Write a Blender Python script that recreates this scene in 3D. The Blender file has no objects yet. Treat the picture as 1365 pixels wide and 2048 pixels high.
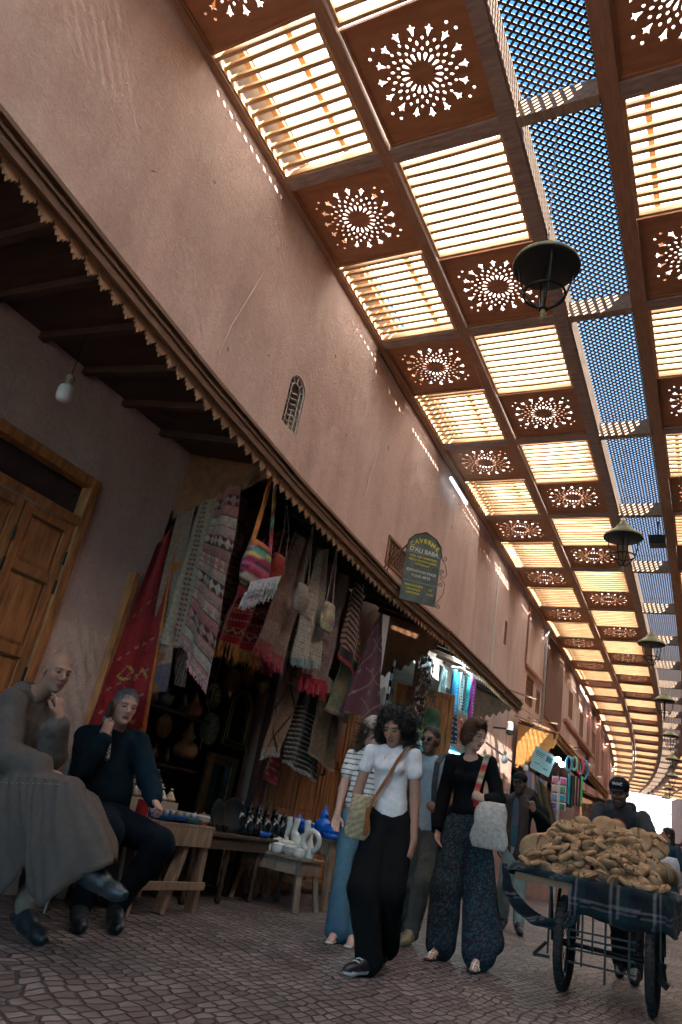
import bpy, bmesh, math, random
import numpy as np
from mathutils import Vector, Matrix, Euler
random.seed(7); rng = np.random.default_rng(7)
C = bpy.context.scene.collection
SC = bpy.context.scene
PI = math.pi

# ------------------------------------------------------------------ camera
CAM_H = 0.83965
YAW, PITCH, ROLL = -0.53118, 0.39976, 0.18791
def cam_axes():
    cy, sy, cp, sp = math.cos(YAW), math.sin(YAW), math.cos(PITCH), math.sin(PITCH)
    f = Vector((sy*cp, cy*cp, sp)); r = Vector((cy, -sy, 0)); u = r.cross(f)
    cr, sr = math.cos(ROLL), math.sin(ROLL)
    return r*cr+u*sr, u*cr-r*sr, f
_r, _u, _f = cam_axes()
cd = bpy.data.cameras.new('camera'); cam = bpy.data.objects.new('camera', cd); C.objects.link(cam)
cd.sensor_fit = 'VERTICAL'; cd.sensor_height = 24.0; cd.lens = 24.0*1421.25/2048
cd.clip_start = 0.05; cd.clip_end = 2000
cam.matrix_world = Matrix(((_r.x, _u.x, -_f.x, 0), (_r.y, _u.y, -_f.y, 0), (_r.z, _u.z, -_f.z, CAM_H), (0, 0, 0, 1)))
SC.camera = cam

# ------------------------------------------------------------------ light
SUN_DIR = Vector((0.50, -0.52, 0.70)).normalized()       # towards the sun
SUN_EL = math.asin(SUN_DIR.z); SUN_AZ = math.atan2(SUN_DIR.x, SUN_DIR.y)
w = bpy.data.worlds.new('World'); SC.world = w; w.use_nodes = True
nt = w.node_tree; nt.nodes.clear()
sky = nt.nodes.new('ShaderNodeTexSky'); sky.sky_type = 'NISHITA'; sky.sun_disc = False
sky.sun_elevation = SUN_EL; sky.sun_rotation = SUN_AZ
sky.air_density = 1.0; sky.dust_density = 0.6; sky.ozone_density = 1.6
bg = nt.nodes.new('ShaderNodeBackground'); bg.inputs[1].default_value = 0.07
wo = nt.nodes.new('ShaderNodeOutputWorld')
tint = nt.nodes.new('ShaderNodeVectorMath'); tint.operation = 'MULTIPLY'; tint.inputs[1].default_value = (.38, .86, 1.05)
nt.links.new(sky.outputs[0], tint.inputs[0]); nt.links.new(tint.outputs[0], bg.inputs[0]); nt.links.new(bg.outputs[0], wo.inputs[0])
sd = bpy.data.lights.new('sun', 'SUN'); sd.energy = 5.0; sd.angle = math.radians(0.5); sd.color = (1.0, 0.93, 0.82)
sun = bpy.data.objects.new('sun', sd); C.objects.link(sun)
sun.rotation_euler = (-SUN_DIR).to_track_quat('-Z', 'Y').to_euler(); sun.location = SUN_DIR*60
SC.view_settings.view_transform = 'Standard'; SC.view_settings.look = 'None'
SC.view_settings.exposure = 3.2; SC.view_settings.gamma = 1.0
try:
    SC.cycles.max_bounces = 10; SC.cycles.diffuse_bounces = 5; SC.cycles.transparent_max_bounces = 12
    SC.cycles.sample_clamp_indirect = 6.0; SC.cycles.use_fast_gi = False
except Exception: pass

# ------------------------------------------------------------------ materials
MATS = {}
def _new(name):
    m = bpy.data.materials.new(name); m.use_nodes = True
    t = m.node_tree; b = t.nodes['Principled BSDF']; return m, t, b
def mat(name, col=(.5,.5,.5), rough=.7, metal=0., var=.15, scale=6., bump=.0, bscale=40., stretch=(1,1,1), col2=None,
        attr=None, emis=None, estr=0., spec=None, sheen=0., detail=4., coord='Object', trans=0.):
    if name in MATS: return MATS[name]
    m, t, b = _new(name); N, L = t.nodes, t.links
    tc = N.new('ShaderNodeTexCoord'); mp = N.new('ShaderNodeMapping'); mp.inputs['Scale'].default_value = stretch
    L.new(tc.outputs[coord], mp.inputs[0])
    no = N.new('ShaderNodeTexNoise'); no.inputs['Scale'].default_value = scale; no.inputs['Detail'].default_value = detail
    no.inputs['Roughness'].default_value = .6
    L.new(mp.outputs[0], no.inputs['Vector'])
    if attr:
        at = N.new('ShaderNodeAttribute'); at.attribute_name = attr; at.attribute_type = 'GEOMETRY'
        mr = N.new('ShaderNodeMapRange'); mr.inputs[1].default_value = .25; mr.inputs[2].default_value = .75
        mr.inputs[3].default_value = 1-var; mr.inputs[4].default_value = 1+var
        L.new(no.outputs[0], mr.inputs[0])
        vm = N.new('ShaderNodeVectorMath'); vm.operation = 'SCALE'
        L.new(at.outputs['Color'], vm.inputs[0]); L.new(mr.outputs[0], vm.inputs['Scale']); L.new(vm.outputs[0], b.inputs['Base Color'])
    else:
        cr = N.new('ShaderNodeValToRGB'); cr.color_ramp.elements[0].position = .3; cr.color_ramp.elements[1].position = .72
        c2 = col2 or tuple(min(1, c*(1+var)) for c in col)
        cr.color_ramp.elements[0].color = (*[c*(1-var) for c in col], 1); cr.color_ramp.elements[1].color = (*c2, 1)
        L.new(no.outputs[0], cr.inputs[0]); L.new(cr.outputs[0], b.inputs['Base Color'])
    b.inputs['Roughness'].default_value = rough; b.inputs['Metallic'].default_value = metal
    if spec is not None: b.inputs['Specular IOR Level'].default_value = spec
    if sheen: b.inputs['Sheen Weight'].default_value = sheen
    if trans: b.inputs['Transmission Weight'].default_value = trans
    if bump:
        n2 = N.new('ShaderNodeTexNoise'); n2.inputs['Scale'].default_value = bscale; n2.inputs['Detail'].default_value = 3
        bp = N.new('ShaderNodeBump'); bp.inputs['Strength'].default_value = bump; bp.inputs['Distance'].default_value = .01
        L.new(mp.outputs[0], n2.inputs['Vector']); L.new(n2.outputs[0], bp.inputs['Height']); L.new(bp.outputs[0], b.inputs['Normal'])
    if emis: b.inputs['Emission Color'].default_value = (*emis, 1); b.inputs['Emission Strength'].default_value = estr
    MATS[name] = m; return m

def stucco(name, c1, c2, c3):
    m, t, b = _new(name); N, L = t.nodes, t.links
    tc = N.new('ShaderNodeTexCoord')
    def noise(s, d, r=.55, st=(1,1,1), dist=0):
        mp = N.new('ShaderNodeMapping'); mp.inputs['Scale'].default_value = st; L.new(tc.outputs['Object'], mp.inputs[0])
        n = N.new('ShaderNodeTexNoise'); n.inputs['Scale'].default_value = s; n.inputs['Detail'].default_value = d
        n.inputs['Roughness'].default_value = r; n.inputs['Distortion'].default_value = dist
        L.new(mp.outputs[0], n.inputs['Vector']); return n
    big = noise(.55, 5, .6, (1, 1, .6)); mid = noise(3.2, 8, .68, (1,1,1), .8); fin = noise(21, 6, .7, (.9, 1, 1.25), 1.2)
    sp = noise(7, 2, .5)
    cr = N.new('ShaderNodeValToRGB'); e = cr.color_ramp.elements
    e[0].position = .35; e[0].color = (*c1, 1); e[1].position = .66; e[1].color = (*c2, 1)
    L.new(big.outputs[0], cr.inputs[0])
    r2 = N.new('ShaderNodeValToRGB'); r2.color_ramp.elements[0].position = .42; r2.color_ramp.elements[1].position = .68
    L.new(mid.outputs[0], r2.inputs[0])
    mx = N.new('ShaderNodeMix'); mx.data_type = 'RGBA'; L.new(r2.outputs[0], mx.inputs['Factor'])
    L.new(cr.outputs[0], mx.inputs['A']); mx.inputs['B'].default_value = (*c3, 1)
    dr = noise(1.1, 5, .6, (.8, .8, .16), .8)
    rd = N.new('ShaderNodeMapRange'); rd.inputs[1].default_value = .42; rd.inputs[2].default_value = .62; rd.inputs[3].default_value = 1.06; rd.inputs[4].default_value = .86; L.new(dr.outputs[0], rd.inputs[0])
    dk = noise(.9, 3, .5)
    m3 = N.new('ShaderNodeMapRange'); m3.inputs[1].default_value = .3; m3.inputs[2].default_value = .7; m3.inputs[3].default_value = .86; m3.inputs[4].default_value = 1.10
    L.new(fin.outputs[0], m3.inputs[0])
    vm = N.new('ShaderNodeVectorMath'); vm.operation = 'SCALE'; m4 = N.new('ShaderNodeMath'); m4.operation = 'MULTIPLY'; L.new(m3.outputs[0], m4.inputs[0]); L.new(rd.outputs[0], m4.inputs[1])
    L.new(mx.outputs['Result'], vm.inputs[0]); L.new(m4.outputs[0], vm.inputs['Scale'])
    L.new(vm.outputs[0], b.inputs['Base Color']); b.inputs['Roughness'].default_value = .92; b.inputs['Specular IOR Level'].default_value = .15
    ad = N.new('ShaderNodeMath'); ad.operation = 'ADD'; L.new(fin.outputs[0], ad.inputs[0]); L.new(mid.outputs[0], ad.inputs[1])
    bp = N.new('ShaderNodeBump'); bp.inputs['Strength'].default_value = .55; bp.inputs['Distance'].default_value = .03
    L.new(ad.outputs[0], bp.inputs['Height']); L.new(bp.outputs[0], b.inputs['Normal'])
    MATS[name] = m; return m

def cobble(name):
    m, t, b = _new(name); N, L = t.nodes, t.links
    tc = N.new('ShaderNodeTexCoord'); mp = N.new('ShaderNodeMapping'); mp.inputs['Scale'].default_value = (15.0, 10.5, 1); mp.inputs['Rotation'].default_value = (0, 0, .18)
    nz = N.new('ShaderNodeTexNoise'); nz.inputs['Scale'].default_value = 1.1; nz.inputs['Detail'].default_value = 2
    L.new(tc.outputs['Object'], nz.inputs['Vector'])
    va = N.new('ShaderNodeVectorMath'); va.operation = 'SCALE'; va.inputs['Scale'].default_value = .35; L.new(nz.outputs['Color'], va.inputs[0])
    vb = N.new('ShaderNodeVectorMath'); vb.operation = 'ADD'; L.new(tc.outputs['Object'], vb.inputs[0]); L.new(va.outputs[0], vb.inputs[1])
    L.new(vb.outputs[0], mp.inputs[0])
    def vor(feat):
        v = N.new('ShaderNodeTexVoronoi'); v.feature = feat; v.inputs['Scale'].default_value = 1; v.inputs['Randomness'].default_value = .38
        v.voronoi_dimensions = '2D'
        L.new(mp.outputs[0], v.inputs['Vector']); return v
    ve, vc = vor('DISTANCE_TO_EDGE'), vor('F1')
    g = N.new('ShaderNodeMapRange'); g.inputs[1].default_value = .03; g.inputs[2].default_value = .12; g.interpolation_type = 'SMOOTHSTEP'; jn = N.new('ShaderNodeMath'); jn.operation = 'MULTIPLY_ADD'; jn.inputs[1].default_value = -.16; L.new(nz.outputs[0], jn.inputs[0]); jn.inputs[2].default_value = .08
    ja = N.new('ShaderNodeMath'); ja.operation = 'ADD'; L.new(ve.outputs['Distance'], ja.inputs[0]); L.new(jn.outputs[0], ja.inputs[1]); L.new(ja.outputs[0], g.inputs[0])
    cr = N.new('ShaderNodeValToRGB'); e = cr.color_ramp.elements
    e[0].color = (.125, .088, .082, 1); e[1].color = (.26, .205, .20, 1)
    sx = N.new('ShaderNodeSeparateColor'); L.new(vc.outputs['Color'], sx.inputs[0]); L.new(sx.outputs[0], cr.inputs[0])
    n2 = N.new('ShaderNodeTexNoise'); n2.inputs['Scale'].default_value = 22; n2.inputs['Detail'].default_value = 6; L.new(tc.outputs['Object'], n2.inputs['Vector'])
    n3 = N.new('ShaderNodeTexNoise'); n3.inputs['Scale'].default_value = 1.3; n3.inputs['Detail'].default_value = 7; n3.inputs['Roughness'].default_value = .7; L.new(tc.outputs['Object'], n3.inputs['Vector'])
    s3 = N.new('ShaderNodeMapRange'); s3.inputs[1].default_value = .35; s3.inputs[2].default_value = .65; s3.inputs[3].default_value = .45; s3.inputs[4].default_value = 1.15; L.new(n3.outputs[0], s3.inputs[0])
    s2 = N.new('ShaderNodeMapRange'); s2.inputs[1].default_value = .3; s2.inputs[2].default_value = .7; s2.inputs[3].default_value = .75; s2.inputs[4].default_value = 1.2; L.new(n2.outputs[0], s2.inputs[0])
    mu = N.new('ShaderNodeMath'); mu.operation = 'MULTIPLY'; L.new(s2.outputs[0], mu.inputs[0]); L.new(s3.outputs[0], mu.inputs[1])
    vs = N.new('ShaderNodeVectorMath'); vs.operation = 'SCALE'; L.new(cr.outputs[0], vs.inputs[0]); L.new(mu.outputs[0], vs.inputs['Scale'])
    mx = N.new('ShaderNodeMix'); mx.data_type = 'RGBA'; mx.inputs['A'].default_value = (.04, .028, .026, 1)
    L.new(g.outputs[0], mx.inputs['Factor']); L.new(vs.outputs[0], mx.inputs['B']); L.new(mx.outputs['Result'], b.inputs['Base Color'])
    rr = N.new('ShaderNodeMapRange'); rr.inputs[3].default_value = .36; rr.inputs[4].default_value = .75; L.new(n2.outputs[0], rr.inputs[0]); L.new(rr.outputs[0], b.inputs['Roughness'])
    hh = N.new('ShaderNodeMath'); hh.operation = 'MULTIPLY_ADD'; hh.inputs[1].default_value = .22; L.new(n2.outputs[0], hh.inputs[0]); L.new(g.outputs[0], hh.inputs[2])
    bp = N.new('ShaderNodeBump'); bp.inputs['Strength'].default_value = .9; bp.inputs['Distance'].default_value = .018
    L.new(hh.outputs[0], bp.inputs['Height']); L.new(bp.outputs[0], b.inputs['Normal'])
    MATS[name] = m; return m

def sheet_mat(name):
    m = bpy.data.materials.new(name); m.use_nodes = True; t = m.node_tree; t.nodes.clear(); N, L = t.nodes, t.links
    o = N.new('ShaderNodeOutputMaterial'); tr = N.new('ShaderNodeBsdfTransparent'); tl = N.new('ShaderNodeBsdfTranslucent'); mx = N.new('ShaderNodeMixShader')
    tr.inputs[0].default_value = (.86, .93, .98, 1); tl.inputs[0].default_value = (.88, .84, .78, 1)
    tc = N.new('ShaderNodeTexCoord'); no = N.new('ShaderNodeTexNoise'); no.inputs['Scale'].default_value = .55; no.inputs['Detail'].default_value = 3
    L.new(tc.outputs['Object'], no.inputs['Vector'])
    mr = N.new('ShaderNodeMapRange'); mr.inputs[1].default_value = .35; mr.inputs[2].default_value = .7; mr.inputs[3].default_value = .975; mr.inputs[4].default_value = 1.0
    L.new(no.outputs[0], mr.inputs[0]); L.new(mr.outputs[0], mx.inputs[0]); L.new(tr.outputs[0], mx.inputs[1]); L.new(tl.outputs[0], mx.inputs[2]); L.new(mx.outputs[0], o.inputs[0])
    MATS[name] = m; return m

STUCCO = stucco('ochre_stucco', (.50, .335, .285), (.68, .515, .445), (.57, .39, .33))
STUCCO2 = stucco('pink_stucco', (.40, .215, .17), (.50, .29, .235), (.44, .25, .2))
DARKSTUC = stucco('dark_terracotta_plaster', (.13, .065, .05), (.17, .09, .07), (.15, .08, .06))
WHITEWALL = stucco('white_stucco', (.70, .69, .66), (.80, .79, .77), (.75, .73, .70))
COB = cobble('cobble_paving')
WD = mat('roof_wood', (.36, .175, .085), .65, var=.25, scale=5, bump=.15, bscale=30, stretch=(1, 6, 6))
WDY = mat('roof_wood_lengthwise', (.34, .19, .115), .65, var=.25, scale=5, bump=.15, stretch=(6, 1, 6))
SLAT = mat('slat_pine', (.58, .35, .17), .6, var=.22, scale=4, bump=.1, stretch=(1, 8, 8))
PLY = mat('rosette_plywood', (.38, .17, .08), .55, var=.2, scale=3, stretch=(1, 5, 1))
GREYW = mat('weathered_beam', (.32, .25, .225), .8, var=.3, scale=5, bump=.3, stretch=(1, 5, 5))
DARKW = mat('dark_lath', (.035, .018, .014), .6, var=.3, scale=8)
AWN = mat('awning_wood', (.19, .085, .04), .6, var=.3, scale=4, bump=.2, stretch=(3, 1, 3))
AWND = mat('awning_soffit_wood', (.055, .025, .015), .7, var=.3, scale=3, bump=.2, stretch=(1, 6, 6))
VAL = mat('valance_wood', (.44, .23, .115), .6, var=.2, scale=6)
DOORW = mat('door_pine', (.37, .14, .045), .5, var=.5, scale=3.5, bump=.3, stretch=(6, 6, 1))
DOORD = mat('door_groove', (.12, .05, .02), .7, var=.2)
OLDW = mat('old_bench_wood', (.29, .20, .135), .8, var=.35, scale=5, bump=.5, bscale=25, stretch=(6, 6, 1))
BLACKM = mat('black_metal', (.02, .022, .022), .45, .6, var=.2)
BRASS = mat('brass', (.52, .40, .16), .35, .9, var=.3, scale=20)
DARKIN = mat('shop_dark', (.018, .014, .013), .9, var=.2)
SHEET = sheet_mat('clear_cover_sheet')

# ------------------------------------------------------------------ mesh helpers
class MB:
    def __init__(s): s.v = []; s.f = []; s.c = []; s.sm = False
    def add(s, vs, fs, col=None):
        o = len(s.v); s.v += [tuple(v) for v in vs]; s.f += [tuple(i+o for i in f) for f in fs]
        s.c += [col or (1, 1, 1)]*len(vs); return s
    def box(s, a, b, M=None, col=None):
        (x0, y0, z0), (x1, y1, z1) = a, b
        vs = [Vector(p) for p in ((x0,y0,z0),(x1,y0,z0),(x1,y1,z0),(x0,y1,z0),(x0,y0,z1),(x1,y0,z1),(x1,y1,z1),(x0,y1,z1))]
        if M is not None: vs = [M @ v for v in vs]
        return s.add(vs, [(3,2,1,0),(4,5,6,7),(0,1,5,4),(1,2,6,5),(2,3,7,6),(3,0,4,7)], col)
    def bar(s, p, q, w, h=None, up=(0,0,1), col=None):
        p, q = Vector(p), Vector(q); d = (q-p); L = d.length
        if L < 1e-6: return s
        d.normalize(); u = Vector(up)
        x = d.cross(u)
        if x.length < 1e-4: x = d.cross(Vector((1,0,0)))
        x.normalize(); z = x.cross(d); h = h or w
        M = Matrix(((x.x,d.x,z.x,p.x),(x.y,d.y,z.y,p.y),(x.z,d.z,z.z,p.z),(0,0,0,1)))
        return s.box((-w/2,0,-h/2),(w/2,L,h/2),M,col)
    def tube(s, pts, r, n=8, col=None, cap=True, closed=False):
        pts = [Vector(p) for p in pts]; m = len(pts); rs = r if hasattr(r, '__len__') else [r]*m
        vs = []; nx = None
        for i, p in enumerate(pts):
            if closed: d = pts[(i+1) % m]-pts[i-1]
            else: d = pts[min(i+1, m-1)]-pts[max(i-1, 0)]
            if d.length < 1e-9: d = Vector((0,0,1))
            d.normalize()
            if nx is None: nx = d.cross(Vector((0,0,1)) if abs(d.z) < .9 else Vector((1,0,0)))
            nx = nx - d*nx.dot(d); nx.normalize(); ny = d.cross(nx)
            for k in range(n):
                a = 2*PI*k/n; vs.append(p+(nx*math.cos(a)+ny*math.sin(a))*rs[i])
        fs = []
        for i in range(m if closed else m-1):
            j = (i+1) % m
            for k in range(n): fs.append((i*n+k, i*n+(k+1)%n, j*n+(k+1)%n, j*n+k))
        if cap and not closed: fs += [tuple(range(n-1,-1,-1)), tuple((m-1)*n+k for k in range(n))]
        return s.add(vs, fs, col)
    def lathe(s, prof, n=16, M=None, col=None, colf=None):
        vs = []; cs = []
        for (r, z) in prof:
            for k in range(n):
                a = 2*PI*k/n; v = Vector((r*math.cos(a), r*math.sin(a), z)); vs.append(M @ v if M is not None else v)
                cs.append(colf(a, r, z) if colf else (col or (1,1,1)))
        fs = []
        for i in range(len(prof)-1):
            for k in range(n): fs.append((i*n+k, i*n+(k+1)%n, (i+1)*n+(k+1)%n, (i+1)*n+k))
        if prof[0][0] > 1e-4: fs.append(tuple(range(n-1,-1,-1)))
        if prof[-1][0] > 1e-4: fs.append(tuple((len(prof)-1)*n+k for k in range(n)))
        o = len(s.v); s.add(vs, fs); s.c[o:] = cs; return s
    def prism(s, poly, d, M=None, col=None):
        """poly in local xz plane, extruded along +y by d"""
        n = len(poly); vs = [Vector((x, 0, z)) for x, z in poly]+[Vector((x, d, z)) for x, z in poly]
        if M is not None: vs = [M @ v for v in vs]
        return s.add(vs, [tuple(range(n)), tuple(range(2*n-1, n-1, -1))]+[(i, i+n, (i+1)%n+n, (i+1)%n) for i in range(n)], col)
    def ball(s, c, r, n=12, m=8, col=None, M=None):
        r = r if hasattr(r, '__len__') else (r, r, r)
        vs = []; fs = []
        for i in range(m+1):
            t = PI*i/m
            for k in range(n):
                a = 2*PI*k/n; v = Vector((r[0]*math.sin(t)*math.cos(a), r[1]*math.sin(t)*math.sin(a), r[2]*math.cos(t)))
                if M is not None: v = M @ v
                vs.append(v+Vector(c))
        for i in range(m):
            for k in range(n): fs.append((i*n+k, (i+1)*n+k, (i+1)*n+(k+1)%n, i*n+(k+1)%n))
        return s.add(vs, fs, col)
    def build(s, name, m, parent=None, smooth=False, colors=False, bevel=0):
        me = bpy.data.meshes.new(name); me.from_pydata(s.v, [], s.f); me.validate()
        if colors:
            a = me.color_attributes.new('Col', 'FLOAT_COLOR', 'POINT')
            a.data.foreach_set('color', np.array([(*c, 1) for c in s.c], 'f').ravel())
        if smooth: me.polygons.foreach_set('use_smooth', [True]*len(me.polygons))
        me.materials.append(m)
        bm = bmesh.new(); bm.from_mesh(me)
        if smooth: bmesh.ops.remove_doubles(bm, verts=bm.verts, dist=1e-5)
        bmesh.ops.recalc_face_normals(bm, faces=bm.faces); bm.to_mesh(me); bm.free()
        o = bpy.data.objects.new(name, me); C.objects.link(o)
        if bevel:
            b = o.modifiers.new('bevel', 'BEVEL'); b.width = bevel; b.segments = 2; b.limit_method = 'ANGLE'
        if parent is not None: o.parent = parent
        return o
def tag(o, label=None, cat=None, group=None, kind=None):
    if label: o['label'] = label
    if cat: o['category'] = cat
    if group: o['group'] = group
    if kind: o['kind'] = kind
    return o
def thing(name, label, cat, loc=(0,0,0), rz=0, group=None):
    o = bpy.data.objects.new(name, None); C.objects.link(o); o.location = loc; o.rotation_euler = (0,0,rz)
    o.empty_display_size = .1
    return tag(o, label, cat, group)
def kids(o): return [c for c in bpy.data.objects if c.parent == o]
def dup(root, loc=None, rz=None, label=None, group=None):
    def cp(o, par):
        c = o.copy(); C.objects.link(c)
        if par is not None: c.parent = par; c.matrix_parent_inverse = o.matrix_parent_inverse.copy()
        for k in KIDS(o): cp(k, c)
        return c
    allk = {}
    for c in bpy.data.objects:
        if c.parent is not None: allk.setdefault(c.parent.name, []).append(c)
    KIDS = lambda o: allk.get(o.name, [])
    r = cp(root, None)
    if loc is not None: r.location = loc
    if rz is not None: r.rotation_euler = (0,0,rz)
    if label: r['label'] = label
    if group: r['group'] = group
    return r
def T(x, y, z, rz=0, rx=0, ry=0): return Matrix.Translation((x, y, z)) @ Euler((rx, ry, rz)).to_matrix().to_4x4()

# ------------------------------------------------------------------ the street's gentle bend
def bend(y): y = max(0, y); return -3.23e-4*y*y - 1.026e-5*y**3
def zroof(y): return 7.35 - .0459*y + .00107*y*y if y < 30 else 6.936+.004*(y-30)
# ------------------------------------------------------------------ ground
g = MB()
ys = [-30]+list(range(-6, 130, 4)); xs = [-40, -12, -8, -5, -3, -1, 1, 3, 8, 12, 40]
for y in ys:
    for x in xs: g.v.append((x, y, 0)); g.c.append((1,1,1))
n = len(xs)
for i in range(len(ys)-1):
    for j in range(n-1): g.f.append((i*n+j, i*n+j+1, (i+1)*n+j+1, (i+1)*n+j))
o = g.build('street', COB); tag(o, kind='structure')
o['label'] = 'worn cobbled market street of reddish grey setts'; o['category'] = 'street'

# ------------------------------------------------------------------ roof canopy
XL, XC, XS, XR, XD, XW = -4.213, -2.929, -1.643, -.708, .576, 1.86
Y0, DY = 4.557, 2.830
NR = 23
ROWS = list(range(-5, NR))
roof = thing('wooden_roof_canopy', 'brown timber roof with slatted bays, pierced star panels and a lattice strip above the street', 'roof', (0,0,0))
def frame(i):
    ya, yb = Y0+DY*i, Y0+DY*(i+1)
    a = Vector((bend(ya), ya, zroof(ya))); b = Vector((bend(yb), yb, zroof(yb)))
    d = (b-a); L = d.length; d.normalize(); x = d.cross(Vector((0,0,1))).normalized(); z = x.cross(d)
    M = Matrix(((x.x,d.x,z.x,a.x),(x.y,d.y,z.y,a.y),(x.z,d.z,z.z,a.z),(0,0,0,1)))
    return M, L
def rosette_mesh(Wd, Ln):
    """pierced plywood panel lying in xy, centred, thickness t"""
    t = .016; R = min(Wd, Ln)/2*.80
    polys = []
    def P(cx, cy, pts, ang, s=1): 
        ca, sa = math.cos(ang), math.sin(ang)
        polys.append([(cx+(x*ca-y*sa)*s, cy+(x*sa+y*ca)*s) for x, y in pts])
    def dia(a, b): return [(-a,0),(-a*.35,b*.75),(a*.35,b*.75),(a,0),(a*.35,-b*.75),(-a*.35,-b*.75)]
    def leaf(a, b): return [(-a,0),(0,b*.8),(a*.7,b),(a,0),(a*.7,-b),(0,-b*.8)]
    NP = 18
    for k in range(NP):
        a = 2*PI*k/NP; P(R*.345*math.cos(a), R*.345*math.sin(a), leaf(R*.095, R*.034), a)
        a2 = a+PI/NP; P(R*.50*math.cos(a2), R*.50*math.sin(a2), dia(R*.042, R*.034), a2)
        P(R*.61*math.cos(a), R*.61*math.sin(a), dia(R*.055, R*.034), a)
        P(R*.71*math.cos(a2), R*.71*math.sin(a2), dia(R*.04, R*.036), a2)
    NS = 16
    for k in range(NS):
        a = 2*PI*k/NS+.1; r = R*.885
        st = []
        for q in range(10):
            rr = R*.098 if q % 2 == 0 else R*.043
            if q == 5: rr = R*.043
            b = PI*q/5+0
            st.append((rr*math.cos(b), rr*math.sin(b)))
        # longer inward tail
        st = [(x, y) for x, y in st]; st[5] = (-R*.15, 0)
        st[4] = (st[4][0]*.7, st[4][1]*.55); st[6] = (st[6][0]*.7, st[6][1]*.55)
        P(r*math.cos(a), r*math.sin(a), st, a)
    hexa = [(math.cos(PI/3*q)*R*.036, math.sin(PI/3*q)*R*.036) for q in range(6)]
    for sx in (-1,1):
        for sy in (-1,1):
            P(sx*R*.92, sy*R*.62, hexa, 0); P(sx*R*.78, sy*R*.78, hexa, 0)
    from mathutils.geometry import delaunay_2d_cdt
    vs = [Vector(p) for p in ((-Wd/2,-Ln/2),(Wd/2,-Ln/2),(Wd/2,Ln/2),(-Wd/2,Ln/2))]; ed = [(0,1),(1,2),(2,3),(3,0)]
    for p in polys:
        o = len(vs); vs += [Vector(q) for q in p]; ed += [(o+i, o+(i+1)%len(p)) for i in range(len(p))]
    V, E_, F, _, _, _ = delaunay_2d_cdt(vs, ed, [], 0, 1e-6)
    bb = [(min(x for x,_ in p), max(x for x,_ in p), min(y for _,y in p), max(y for _,y in p), p) for p in polys]
    def inside(x, y):
        for x0,x1,y0,y1,p in bb:
            if x0<=x<=x1 and y0<=y<=y1:
                c = False; j = len(p)-1
                for i in range(len(p)):
                    if (p[i][1]>y) != (p[j][1]>y) and x < (p[j][0]-p[i][0])*(y-p[i][1])/(p[j][1]-p[i][1])+p[i][0]: c = not c
                    j = i
                if c: return True
        return False
    m = MB(); nV = len(V)
    m.v = [(v.x, v.y, 0) for v in V]+[(v.x, v.y, t) for v in V]; m.c = [(1,1,1)]*(2*nV)
    for f in F:
        cx = sum(V[i].x for i in f)/len(f); cy = sum(V[i].y for i in f)/len(f)
        if not inside(cx, cy): m.f.append(tuple(f[::-1])); m.f.append(tuple(i+nV for i in f))
    # walls of holes
    key = {(round(v.x,5), round(v.y,5)): i for i, v in enumerate(V)}
    for p in polys:
        ids = [key.get((round(x,5), round(y,5))) for x, y in p]
        if None in ids: continue
        for i in range(len(ids)):
            a, b = ids[i], ids[(i+1)%len(ids)]; m.f.append((a, b, b+nV, a+nV))
    # little moulding frame round it
    e = .028
    for (a, b) in (((-Wd/2,-Ln/2,-.022),(Wd/2,-Ln/2+e,0)),((-Wd/2,Ln/2-e,-.022),(Wd/2,Ln/2,0)),((-Wd/2,-Ln/2+e,-.022),(-Wd/2+e,Ln/2-e,0)),((Wd/2-e,-Ln/2+e,-.022),(Wd/2,Ln/2-e,0))):
        m.box(a, b)
    return m
def slat_mesh(Wd, Ln):
    m = MB(); n = 11; pit = Ln/n
    e = .035
    m.box((-Wd/2,-Ln/2,-.03),(-Wd/2+e,Ln/2,.05)); m.box((Wd/2-e,-Ln/2,-.03),(Wd/2,Ln/2,.05))
    m.box((-Wd/2+e,-Ln/2,-.03),(Wd/2-e,-Ln/2+e,.05)); m.box((-Wd/2+e,Ln/2-e,-.03),(Wd/2-e,Ln/2,.05))
    for k in range(1, n):
        y = -Ln/2+pit*k+random.uniform(-.004,.004); j = random.uniform(-.004,.004)
        sk = random.gauss(0, .004); sg_ = random.gauss(0, .003); m.bar((-Wd/2+e, y+sk, .021+j), (0, y-sk*.3, .021+j-abs(sg_)*1.5), .042, .043); m.bar((0, y-sk*.3, .021+j-abs(sg_)*1.5), (Wd/2-e, y-sk, .021+j+sg_), .042, .043)
    return m
BW = .075          # half beam width
wid = XC-XL-2*BW
SQ = 1.235; SLN = DY-SQ-2*BW-.03
def share(mb, name, m):
    o = mb.build(name, m); me = o.data; bpy.data.objects.remove(o); return me
ros_me = share(rosette_mesh(wid, SQ), 'rosette_panel', PLY)
sl_mes = [share(slat_mesh(wid, SLN), 'slat_panel', SLAT) for _ in range(5)]
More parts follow.
